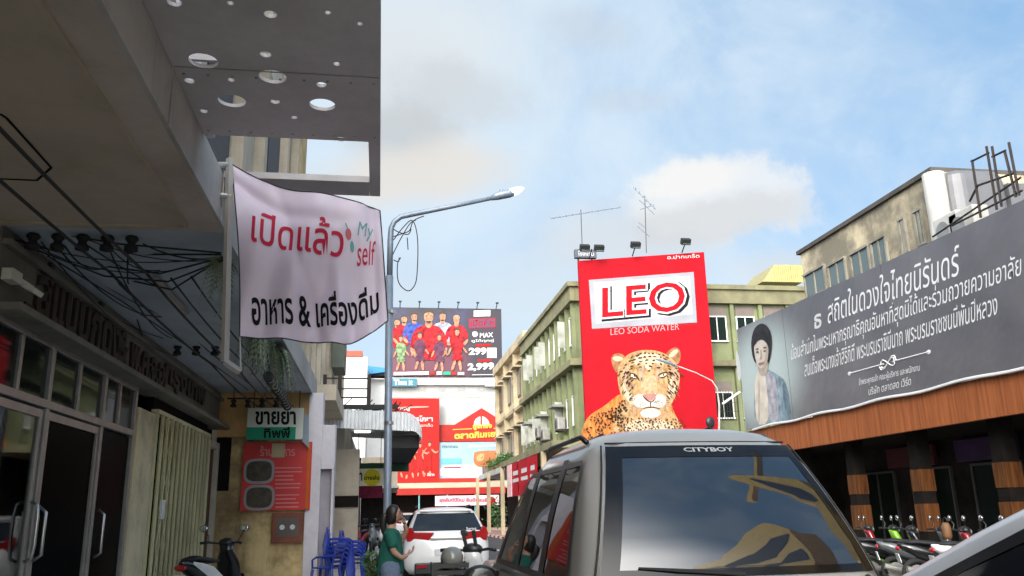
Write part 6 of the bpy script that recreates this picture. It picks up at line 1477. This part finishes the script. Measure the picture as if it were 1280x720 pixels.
# ------------------------------------------------------------------ motor scooters
def scooter(loc, rz, paint, label, group=None, basket=False, mirror=True, helmet=None, panel=None):
    """built facing +Y at the origin, then turned and moved"""
    r = thing('motor_scooter', (0,0,0), label, 'motor scooter', group)
    for y in (-.62,.62):
        m = MB(); m.ring((0,y,.28),(1,0,0),.235,.05,22,8); w = m.build('wheel', m_tyre, r, smooth=True)
        m = MB(); m.disc((0,y,.28),(1,0,0),.16,.05,16); m.build('rim', m_alu, w)
    m = MB(); m.smooth = True
    def oval(y, z, w, h, n=12): return [Vector((w*math.cos(2*math.pi*k/n), y, z+h*math.sin(2*math.pi*k/n))) for k in range(n)]
    m.loft([oval(-.92,.80,.03,.03),oval(-.85,.76,.09,.07),oval(-.65,.70,.14,.12),oval(-.35,.60,.15,.15),oval(-.10,.45,.13,.13),oval(.12,.36,.12,.08),oval(.35,.38,.11,.07)]); m.build('body', paint, r, smooth=True)
    m = MB(); m.smooth = True
    def ho(y, z, w, d, n=12): return [Vector((w*math.cos(2*math.pi*k/n), y+d*math.sin(2*math.pi*k/n), z)) for k in range(n)]
    m.loft([ho(.40,.36,.14,.05),ho(.40,.55,.21,.07),ho(.36,.75,.19,.08),ho(.31,.90,.12,.09),ho(.27,1.0,.10,.08)]); m.build('front_shield', panel or paint, r, smooth=True)
    m = MB(); m.smooth = True; m.loft([oval(-.80,.83,.08,.03),oval(-.6,.84,.13,.045),oval(-.3,.80,.13,.05),oval(-.02,.78,.08,.03)]); m.build('seat', m_black, r, smooth=True)
    m = MB(); m.smooth = True; m.tube([(-.34,.10,1.03),(-.24,.18,1.04),(-.10,.26,1.02),(.10,.26,1.02),(.24,.18,1.04),(.34,.10,1.03)],[.022,.018,.014,.014,.018,.022],8); m.ball((0,.29,1.03),(.13,.10,.075),12,8); m.build('handlebar', m_blackp, r, smooth=True)
    m = MB(); m.ball((0,.385,1.0),(.085,.03,.055),10,8); m.build('headlight', m_oldwin, r, smooth=True)
    m = MB(); m.tube([(0,.27,.95),(0,.50,.55),(0,.62,.28)],.035,8); m.build('fork', m_alu, r)
    m = MB(); m.smooth = True
    m.loft([[Vector((w_*math.cos(math.pi*k/6),.62+.30*math.sin(a_),.28+.30*math.cos(a_))) for k in range(7)] for w_,a_ in ((.05,-1.1),(.07,-.4),(.07,.4),(.04,1.1))],False,False); m.build('mudguard', paint, r, smooth=True)
    m = MB(); m.ball((0,-.925,.73),(.10,.03,.045),10,8); m.build('tail_light', m_redlens, r, smooth=True)
    m = MB(); m.cbox((0,-.93,.56),(.20,.012,.16),Matrix.Rotation(.25,3,'X')); m.build('number_plate', m_whitep, r)
    m = MB(); m.tube([(.14,-.05,.30),(.16,-.55,.30),(.16,-.85,.38)],[.03,.05,.055],10); m.build('exhaust', m_alu, r)
    m = MB(); m.box((-.18,-.45,.18),(.14,.05,.34)); m.build('engine', m_blackp, r, bevel=.04)
    if mirror:
        for s in (-1,1):
            m = MB(); m.tube([(s*.24,.18,1.04),(s*.27,.22,1.13),(s*.33,.19,1.21)],.008,6); st_ = m.build('mirror', m_blackp, r)
            m = MB(); m.ball((s*.34,.185,1.245),(.078,.022,.055),12,8); m.build('mirror_back', m_blackp, st_, smooth=True)
            m = MB(); m.ball((s*.34,.168,1.245),(.072,.014,.050),12,8); m.build('mirror_glass', m_mirror, st_, smooth=True)
    if basket:
        m = MB()
        for z in (.62,.70,.78,.86): m.tube([(-.17,.45,z),(.17,.45,z),(.19,.75,z),(-.19,.75,z),(-.17,.45,z)],.008,5)
        for k in range(7): x = -.17+.34*k/6; m.tube([(x,.45,.62),(x,.45,.86)],.006,4); m.tube([(x*1.1,.75,.62),(x*1.1,.75,.86)],.006,4)
        m.box((-.17,.46,.60),(.17,.74,.625)); m.build('basket', m_black, r)
    place(r, loc, rz); return r
m_mirror = M('sky_mirror',(0.85,0.87,0.9),.08,1.0,.01)
m_wpanel = M('pearl_panel',(0.70,0.70,0.68),.3,coat=.5)
m_dred = M('dark_red_paint',(0.22,0.012,0.018),.25,coat=.6); m_bpaint = M('black_paint',(0.012,0.012,0.014),.2,coat=.6); m_gpaint = M('lime_paint',(0.22,0.50,0.03),.3,coat=.4); m_grpaint = M('grey_paint',(0.10,0.11,0.12),.3,coat=.5); m_wpaint = M('white_scooter_paint',(0.7,0.7,0.7),.25,coat=.5)
scooter((-2.42,13.8,.12), -.35, m_bpaint, 'black scooter with a red tail and pearl side panel by the folding gate')
m = MB(); m.smooth = True; q_ = Matrix.Translation((-2.42,13.8,.12)) @ Matrix.Rotation(-.35,4,'Z')
m.loft([[q_ @ Vector((x_,y_,z_)) for x_,y_,z_ in ((.155,y0_,z0_),(.165,y0_,z0_+h_),(.15,y0_,z0_+h_*1.5))] for y0_,z0_,h_ in ((-.86,.78,.02),(-.6,.66,.08),(-.3,.52,.13),(0,.40,.10))],False,False); m.build('side_panel', m_wpanel, bpy.data.objects['motor_scooter'], smooth=True, recalc=False)
mbk = scooter((1.0,10.25,0.06), -.42, m_wpaint, 'white scooter parked between the grey gold people carrier and the white SUV', basket=False, mirror=False)
m = MB(); q_ = W[mbk]
for a_,b_ in (((-.06,.24,1.05),(-.10,.20,1.26)),((.06,.24,1.05),(.04,.20,1.25)),((-.10,.20,1.26),(-.03,.22,1.20))): m.tube([q_ @ Vector(a_), q_ @ Vector(b_)],.022,6)
m.build('phone_bracket', m_blackp, mbk)
# a black crate on the tail of that scooter with a helmet in it
cr = thing('crate', (0.86,9.6,.86), 'black slatted crate strapped behind the white scooter seat', 'crate')
m = MB()
cx_, cy_, cz_ = .76, 9.55, .74
for z in (0,.07,.14,.21): m.box((cx_-.19,cy_-.16,cz_+z),(cx_+.19,cy_-.145,cz_+z+.045)); m.box((cx_-.19,cy_+.145,cz_+z),(cx_+.19,cy_+.16,cz_+z+.045)); m.box((cx_-.19,cy_-.145,cz_+z),(cx_-.175,cy_+.145,cz_+z+.045)); m.box((cx_+.175,cy_-.145,cz_+z),(cx_+.19,cy_+.145,cz_+z+.045))
m.box((cx_-.17,cy_-.14,cz_),(cx_+.17,cy_+.14,cz_+.02))
for sx in (-1,1):
    for sy in (-1,1): m.box((cx_+sx*.185-.012,cy_+sy*.155-.012,cz_),(cx_+sx*.185+.012,cy_+sy*.155+.012,cz_+.26))
m.build('slats', m_blackp, cr)
hm = thing('helmet', (.82,9.58,1.0), 'grey open helmet resting in the black crate', 'helmet')
m = MB(); m.smooth = True; m.ball((.79,9.56,1.04),(.125,.15,.125),18,12); m.build('shell', M('grey_helmet',(0.20,0.20,0.18),.25,coat=.6), hm, smooth=True)
m = MB(); m.ring((.79,9.56,.97),(0,0.15,1),.128,.014,20,6); m.build('trim', m_black, hm, smooth=True)
pal = [(m_dred,m_dred,'dark red scooter at the far end of the row by the orange fascia'),(m_gpaint,m_gpaint,'lime green scooter beside the dark red one in the row'),(m_bpaint,m_bpaint,'black scooter between the lime green and the grey one'),(m_grpaint,m_grpaint,'grey scooter in the middle of the row near the wood clad pillar'),(m_bpaint,m_dred,'black scooter with a red shield in the row'),(m_wpaint,m_wpaint,'white scooter nearest the silver car in the row'),(m_grpaint,m_bpaint,'grey scooter with a black shield in the row')]
for i,(pa,pn,lb) in enumerate(pal):
    y = 17.9-i*.80; scooter((10.35+.1*(i%2),y,0.0 if i%2 else .0), R_(-112+6*(i%3)), pa, lb, 'scooters parked along the shop row', panel=pn)
hg = thing('gloves_bag', (10.6,15.2,.9), 'tan bag hanging on a scooter in the row', 'bag')
c = atX(1183,663,10.3); m = MB(); m.smooth = True; m.tube([c+Vector((0,0,-.16)),c+Vector((0,0,-.1)),c+Vector((0,0,.06)),c+Vector((0,0,.14))],[.07,.09,.085,.05],8); m.build('pouch', M('tan_leather',(0.16,0.075,0.03),.6), hg, smooth=True); m = MB(); m.ring(c+Vector((0,0,.17)),(1,0,0),.06,.012,12,5); m.build('handle', m_black, hg)
for i,(x,y) in enumerate(((-.75,35.0),(-.25,36.2),(.15,38.5))):
    scooter((x,y,.12), R_(160+15*i), (m_dred,m_grpaint,m_wpaint)[i], ('small red scooter far along the left pavement below the maroon sign','grey scooter far along the left pavement','white scooter farthest along the left pavement')[i], 'scooters far along the left pavement')

# ------------------------------------------------------------------ blue plastic chairs
def chair_parts(r):
    def P_(pts): return [W[r] @ Vector(p) for p in pts]
    m = MB(); 
    for q_ in ([(-.20,-.20,.43),(.20,-.20,.43),(.22,.20,.445),(-.22,.20,.445)],): m.prism(P_(q_),(0,0,.025))
    m.build('seat', m_bluechair, r, bevel=.01)
    for sx in (-1,1):
        for sy in (-1,1):
            a = P_([(sx*.235,sy*.24,0),(sx*.18,sy*.19,.43)]); m = MB(); m.tube(a,[.022,.03],6); m.build('leg', m_bluechair, r)
    m = MB()
    m.tube(P_([(-.20,-.19,.44),(-.22,-.25,.70),(-.21,-.28,.86)]),.022,6); m.tube(P_([(.20,-.19,.44),(.22,-.25,.70),(.21,-.28,.86)]),.022,6)
    for z in (.56,.66,.76,.86): m.cbox(W[r] @ Vector((0,-.19-(z-.44)*.215,z)),(.40,.02,.06 if z > .8 else .045),(W[r].to_3x3() @ Matrix.Rotation(.2,3,'X')))
    m.build('backrest', m_bluechair, r)
    for sx in (-1,1): m = MB(); m.tube(P_([(sx*.22,-.24,.66),(sx*.25,.10,.65),(sx*.22,.19,.60),(sx*.20,.19,.44)]),.02,6); m.build('armrest', m_bluechair, r)
ch = thing('plastic_chair', (-0.98,17.2,.12), 'single blue plastic chair standing by the white pillar', 'chair', 'blue plastic chairs on the pavement', rz=R_(70)); chair_parts(ch)
lbs = ['bottom blue chair of the stack beside the single chair','second blue chair up in the stack beside the single chair','third blue chair up in the stack beside the single chair','fourth blue chair up in the stack beside the single chair','top blue chair of the stack beside the single chair']
for i in range(5):
    c_ = copy_tree(ch); place(c_, (-.76+.010*i,17.75+.02*i,.12+.075*i), R_(-100+1.5*i)); c_['label'] = lbs[i]
lb2 = ['bottom blue chair of the farther stack','second blue chair up in the farther stack','third blue chair up in the farther stack','top blue chair of the farther stack']
for i in range(4):
    c_ = copy_tree(ch); place(c_, (-.52+.01*i,18.5,.12+.075*i), R_(-95)); c_['label'] = lb2[i]
m = MB(); m.box((-1.12,18.3,.12),(-1.04,18.4,.62)); m.build('bollard', m_black, label='short black post at the foot of the white pillar', cat='post')

# plant by the woman
PLT = thing('potted_plant', (.0,12.6,.12), 'leafy green potted plant on the pavement beside the woman', 'plant')
m = MB(); m.smooth = True; m.tube([(-.04,12.6,.12),(-.04,12.6,.42)],[.14,.19],14); m.build('pot', m_pot, PLT)
m = MB(); r2 = random.Random(9); stm = MB()
for k in range(16):
    a = r2.uniform(0,2*math.pi); tip = Vector((-.04+.30*math.cos(a)*r2.uniform(.3,1),12.6+.3*math.sin(a)*r2.uniform(.3,1),r2.uniform(.75,1.02))); b_ = Vector((-.04,12.6,.4)); stm.tube([b_,b_.lerp(tip,.5)+Vector((0,0,.06)),tip],.006,4)
    for j in range(9):
        p_ = b_.lerp(tip,.35+.65*j/8); d = Vector((r2.uniform(-1,1),r2.uniform(-1,1),r2.uniform(-.2,.8))).normalized(); s_ = d.orthogonal().normalized()*.028; l_ = r2.uniform(.08,.15)
        m.add([p_,p_+d*l_*.5+s_,p_+d*l_,p_+d*l_*.5-s_],[(0,1,2,3)])
stm.build('stem', m_stem, PLT); m.build('foliage', m_leaf, PLT, recalc=False)

# ------------------------------------------------------------------ the woman
def skin_mesh(name, verts, edges, radii, mt, parent, root=0, lv=2):
    me = bpy.data.meshes.new(name); me.from_pydata([W[parent].inverted() @ Vector(v) for v in verts], edges, []); me.materials.append(mt)
    o = bpy.data.objects.new(name, me); COL.objects.link(o); o.parent = parent; W[o] = W[parent]
    md = o.modifiers.new('skin','SKIN'); md.use_smooth_shade = True
    for i, v in enumerate(me.skin_vertices[0].data):
        r_ = radii[i]; v.radius = r_ if isinstance(r_, tuple) else (r_, r_); v.use_root = (i == root)
    sb_ = o.modifiers.new('sub','SUBSURF'); sb_.levels = lv; sb_.render_levels = lv
    dg = bpy.context.evaluated_depsgraph_get(); me2 = bpy.data.meshes.new_from_object(o.evaluated_get(dg)); me2.name = name
    for p_ in me2.polygons: p_.use_smooth = True
    o.modifiers.clear(); o.data = me2; bpy.data.meshes.remove(me)
    if not len(me2.materials): me2.materials.append(mt)
    return o
WX, WY, WZ = 0.15, 11.3, 0.06
PW = thing('person', (WX,WY,WZ), 'woman in a teal green shirt and denim shorts holding a phone to her face', 'person')
def wp(f, s, z): return (WX+f, WY+s, WZ+z)       # f: the way she faces (+X), s: +Y is her left side
jv = [wp(0,0,.80), wp(.0,0,.92), wp(.005,0,1.05), wp(.01,0,1.17), wp(.0,0,1.25), wp(.015,0,1.315), wp(.03,0,1.37),   # 0-6 spine, neck, skull base
      wp(.01,-.085,.76), wp(.03,-.09,.44), wp(.0,-.095,.08), wp(.05,-.10,.035), wp(.14,-.105,.02),                      # right leg (near the camera)
      wp(.0,.085,.76), wp(-.01,.09,.44), wp(-.04,.095,.08), wp(.02,.10,.035), wp(.10,.105,.02),
      wp(.0,-.14,1.215), wp(.035,-.185,1.0), wp(.15,-.17,.92), wp(.215,-.13,.965),                                       # right arm, forearm across
      wp(.0,.14,1.215), wp(.10,.19,1.05), wp(.205,.10,1.25), wp(.175,.06,1.33)]                                        # left arm, hand up at her face
je = [(0,1),(1,2),(2,3),(3,4),(4,5),(5,6),(0,7),(7,8),(8,9),(9,10),(10,11),(0,12),(12,13),(13,14),(14,15),(15,16),(4,17),(17,18),(18,19),(19,20),(4,21),(21,22),(22,23),(23,24)]
jr = [(.135,.115),(.13,.12),(.12,.115),(.12,.11),(.085,.075),.047,.05,.088,.058,.036,.036,.024,.088,.058,.036,.036,.024,.056,.043,.033,.026,.056,.043,.033,.026]
skin_mesh('body', jv, je, jr, m_skin, PW)
# head
hc = Vector(wp(.035,0,1.455)); hb = MB(); hb.smooth = True
nu, nv = 28, 20; vs = []
for j in range(nv+1):
    th = math.pi*j/nv
    for i in range(nu):
        ph = 2*math.pi*i/nu; d = Vector((math.sin(th)*math.cos(ph), math.sin(th)*math.sin(ph), math.cos(th)))
        r_ = Vector((.092*d.x,.073*d.y,.112*d.z))
        if d.z < 0: r_.y *= 1+.28*d.z; r_.x *= (1+.10*d.z) if d.x > 0 else (1+.35*d.z)
        f_ = max(0,d.x)
        nose = math.exp(-((d.z+.12)/.16)**2-(d.y/.16)**2)*f_; r_.x += .024*nose
        r_.x -= .010*math.exp(-((d.z-.12)/.10)**2-((abs(d.y)-.36)/.16)**2)*f_
        r_.x += .008*math.exp(-((d.z+.50)/.10)**2-(d.y/.25)**2)*f_; r_.x += .010*math.exp(-((d.z+.82)/.14)**2-(d.y/.3)**2)*f_
        vs.append(hc+r_)
hb.add(vs,[(j*nu+i,(j+1)*nu+i,(j+1)*nu+(i+1)%nu,j*nu+(i+1)%nu) for j in range(nv) for i in range(nu)])
head = hb.build('head', m_skin, PW, smooth=True)
for s_ in (-1,1):
    m = MB(); m.ball(hc+Vector((.078,s_*.030,.012)),(.010,.014,.008),10,8); m.build('eye', m_blackink, head, smooth=True)
    m = MB(); m.tube([hc+Vector((.082,s_*.016,.034)),hc+Vector((.080,s_*.034,.038)),hc+Vector((.068,s_*.05,.030))],.004,6); m.build('eyebrow', m_hair, head, smooth=True)
    m = MB(); m.ball(hc+Vector((-.005,s_*.070,-.008)),(.020,.010,.030),10,8); m.build('ear', m_skin, head, smooth=True)
m = MB(); m.ball(hc+Vector((.091,0,-.055)),(.008,.022,.007),10,6); m.build('mouth', M('lip',(0.35,0.09,0.08),.4), head, smooth=True)
m = MB(); m.smooth = True; vs = []
for j in range(nv+1):
    th = math.pi*j/nv
    for i in range(nu):
        ph = 2*math.pi*i/nu; d = Vector((math.sin(th)*math.cos(ph), math.sin(th)*math.sin(ph), math.cos(th)))
        face = 1/(1+math.exp(-(d.x*1.0-.42-.55*max(0,d.z))*22)); k_ = 1.06-.24*face + .014*math.sin(ph*13+th*5)+.008*math.sin(ph*29+th*11)
        v = Vector((.094*d.x-.006,.080*d.y,.113*d.z+.006)); 
        if d.z < -.2 and d.x < .3: v.x -= .02*(-d.z); v.z -= .03*(-d.z)
        vs.append(hc+v*k_)
m.add(vs,[(j*nu+i,(j+1)*nu+i,(j+1)*nu+(i+1)%nu,j*nu+(i+1)%nu) for j in range(nv) for i in range(nu)])
hair = m.build('hair', m_hair, PW, smooth=True)
skin_mesh('ponytail', [hc+Vector(q_) for q_ in ((-.085,0,.02),(-.125,0,-.02),(-.135,.005,-.12),(-.115,.01,-.22),(-.10,.01,-.29))], [(0,1),(1,2),(2,3),(3,4)], [.03,.048,.050,.040,.012], m_hair, PW)
# shirt and shorts follow the body
sv = [wp(0,0,.70), wp(0,0,.78), wp(.0,0,.92), wp(.008,0,1.06), wp(.01,0,1.17), wp(.0,0,1.255), wp(.005,0,1.285), wp(.0,-.145,1.225), wp(.032,-.19,1.03), wp(.0,.145,1.225), wp(.07,.195,1.08)]
skin_mesh('shirt', sv, [(0,1),(1,2),(2,3),(3,4),(4,5),(5,6),(5,7),(7,8),(5,9),(9,10)], [(.19,.165),(.185,.165),(.168,.158),(.158,.155),(.15,.14),(.10,.10),.062,.078,.072,.078,.072], m_shirt, PW)
skin_mesh('shorts', [wp(0,0,.95), wp(.0,0,.78), wp(.012,-.095,.70), wp(.018,-.10,.54), wp(.018,-.10,.50), wp(.0,.095,.70), wp(-.004,.10,.54), wp(-.004,.10,.50)], [(0,1),(1,2),(2,3),(3,4),(1,5),(5,6),(6,7)], [(.155,.145),(.165,.155),.118,.112,.110,.118,.112,.110], m_denim, PW)
def hand(name, wrist, dirv, palm_n, sg, curl):
    d = Vector(dirv).normalized(); n_ = Vector(palm_n).normalized(); s_ = d.cross(n_).normalized()*sg; w_ = Vector(wrist)
    vs_ = [w_, w_+d*.045, ]; es_ = [(0,1)]; rs_ = [(.024,.016),(.034,.014)]
    for k,(o_,l_) in enumerate(((-.028,.062),(-.009,.072),(.010,.068),(.028,.052))):
        b_ = w_+d*.078+s_*o_; i0 = len(vs_); a1 = b_+(d*math.cos(curl*.5)+n_*math.sin(curl*.5))*l_*.45; a2 = a1+(d*math.cos(curl*1.2)+n_*math.sin(curl*1.2))*l_*.35; a3 = a2+(d*math.cos(curl*1.8)+n_*math.sin(curl*1.8))*l_*.25
        vs_ += [b_,a1,a2,a3]; es_ += [(1,i0),(i0,i0+1),(i0+1,i0+2),(i0+2,i0+3)]; rs_ += [.0095,.009,.0085,.007]
    i0 = len(vs_); t1 = w_+d*.03-s_*.038+n_*.012; t2 = t1+d*.03-s_*.012+n_*.016; t3 = t2+d*.026+n_*.008
    vs_ += [t1,t2,t3]; es_ += [(1,i0),(i0,i0+1),(i0+1,i0+2)]; rs_ += [.012,.010,.008]
    return skin_mesh(name, vs_, es_, rs_, m_skin, PW)
hand('hand', wp(.21,-.135,.962), (.7,.35,.45), (-.4,.2,.9), 1, .8)
hand('hand', wp(.178,.064,1.325), (-.15,-.25,.95), (-.95,-.2,-.1), -1, .9)
ph = thing('phone', wp(.15,.045,1.36), 'dark phone held up by the woman in the teal green shirt', 'phone')
m = MB(); m.cbox(Vector(wp(.152,.038,1.425)),(.010,.070,.145),Matrix.Rotation(-.15,3,'Y')); m.build('case', m_blackp, ph, bevel=.004)
m = MB(); m.cbox(Vector(wp(.146,.038,1.425)),(.002,.062,.132),Matrix.Rotation(-.15,3,'Y')); m.build('screen', GL('phone_screen',(0.01,0.01,0.012),1.5,.05), ph)

# ------------------------------------------------------------------ yellow crane standing behind the photographer (seen mirrored in the rear glass)
def mirrored(x, y, Y):
    """where the ray that leaves the curved rear glass at this photo point meets a leaning plane, its sunlit side, high behind the camera"""
    d = pix_dir(x, y).normalized(); u, z = 0.0, 1.45
    S_ = lambda u, z: cab.rear(u, z, V0, .006)
    for _ in range(40):                        # walk over the glass until the ray meets it
        p = S_(u, z); t = (p.y-EYE.y)/d.y; h = EYE+d*t; u += .8*(h.x-p.x); z += .8*(h.z-p.z); z = max(1.17,min(1.86,z)); u = max(-.85,min(.85,u))
    e = .02; zc = max(1.19,min(1.84,z)); n_ = (S_(u+e,zc)-S_(u-e,zc)).cross(S_(u,zc+e)-S_(u,zc-e)).normalized()
    if n_.y > 0: n_ = -n_
    p = S_(u, z); r = d - n_*2*d.dot(n_); n2 = Vector((-.97,0,-.22)); return p + r*((Vector((Y,0,9))-p).dot(n2)/r.dot(n2))
CRN = thing('mobile_crane', (9,-9,0), 'yellow and black mobile crane behind the photographer, mirrored in the tinted rear glass', 'crane')
YC_ = 6.0
def far_prism(m, pts, Y, th): return m.prism([mirrored(x,y,Y) for x,y in pts], (th,0,0))
m = MB(); far_prism(m, ((908,592),(914,587),(1000,604),(1030,620),(1045,640),(1068,665),(1090,690),(1088,715),(1062,690),(1034,655),(1020,632),(995,621),(915,602)), YC_, .5); bo = m.build('boom', m_yellow, CRN)
m = MB(); far_prism(m, ((938,598),(1000,611),(1020,622),(1017,625),(996,616),(938,602)), YC_-.02, .01); m.build('stripe', m_black, bo)
m = MB(); far_prism(m, ((940,565),(943,565),(945,590),(941,590)), YC_, .2); far_prism(m, ((939,604),(943,604),(938,618),(932,621)), YC_, .2); m.build('hook_arm', m_yellow, CRN)
m = MB(); far_prism(m, ((860,718),(900,690),(930,668),(955,650),(985,658),(1010,685),(1018,700),(1018,720)), YC_+.6, 1.0); cw = m.build('counterweight', m_yellow, CRN)
m = MB()
for q_ in (((905,708),(940,688),(965,680),(985,668),(988,673),(968,688),(945,698),(915,711)),((948,712),(975,698),(1000,684),(1008,688),(985,701),(965,712))): far_prism(m, q_, YC_+.58, .01)
m.build('stripe', m_black, cw)
a_ = mirrored(1085,705,YC_+.25); b_ = mirrored(1000,712,YC_+1.1)
m = MB(); m.tube([a_,Vector((9.5,-6.5,3.0))],.22,8); m.tube([b_,Vector((9.5,-6.5,3.0))],.20,8); m.build('mast', m_yellow, CRN)
m = MB(); m.box((7.4,-11,1.0),(9.6,-5.5,1.5)); m.box((7.8,-8,1.5),(9.3,-5.9,3.1)); m.build('chassis', m_yellow, CRN, bevel=.05)
m = MB(); m.box((7.45,-13,.8),(9.55,-11.02,2.9)); cb = m.build('cab', m_yellow, CRN, bevel=.12); m = MB(); m.box((7.44,-12.7,1.9),(7.449,-11.4,2.7)); m.build('side_glass', m_sideglass, cb)
for y in (-12.3,-8.6,-6.6):
    for x_,sg_ in ((7.6,-1),(9.4,1)): wheel(CRN,(x_,y,.5),.5,.3,sg_)
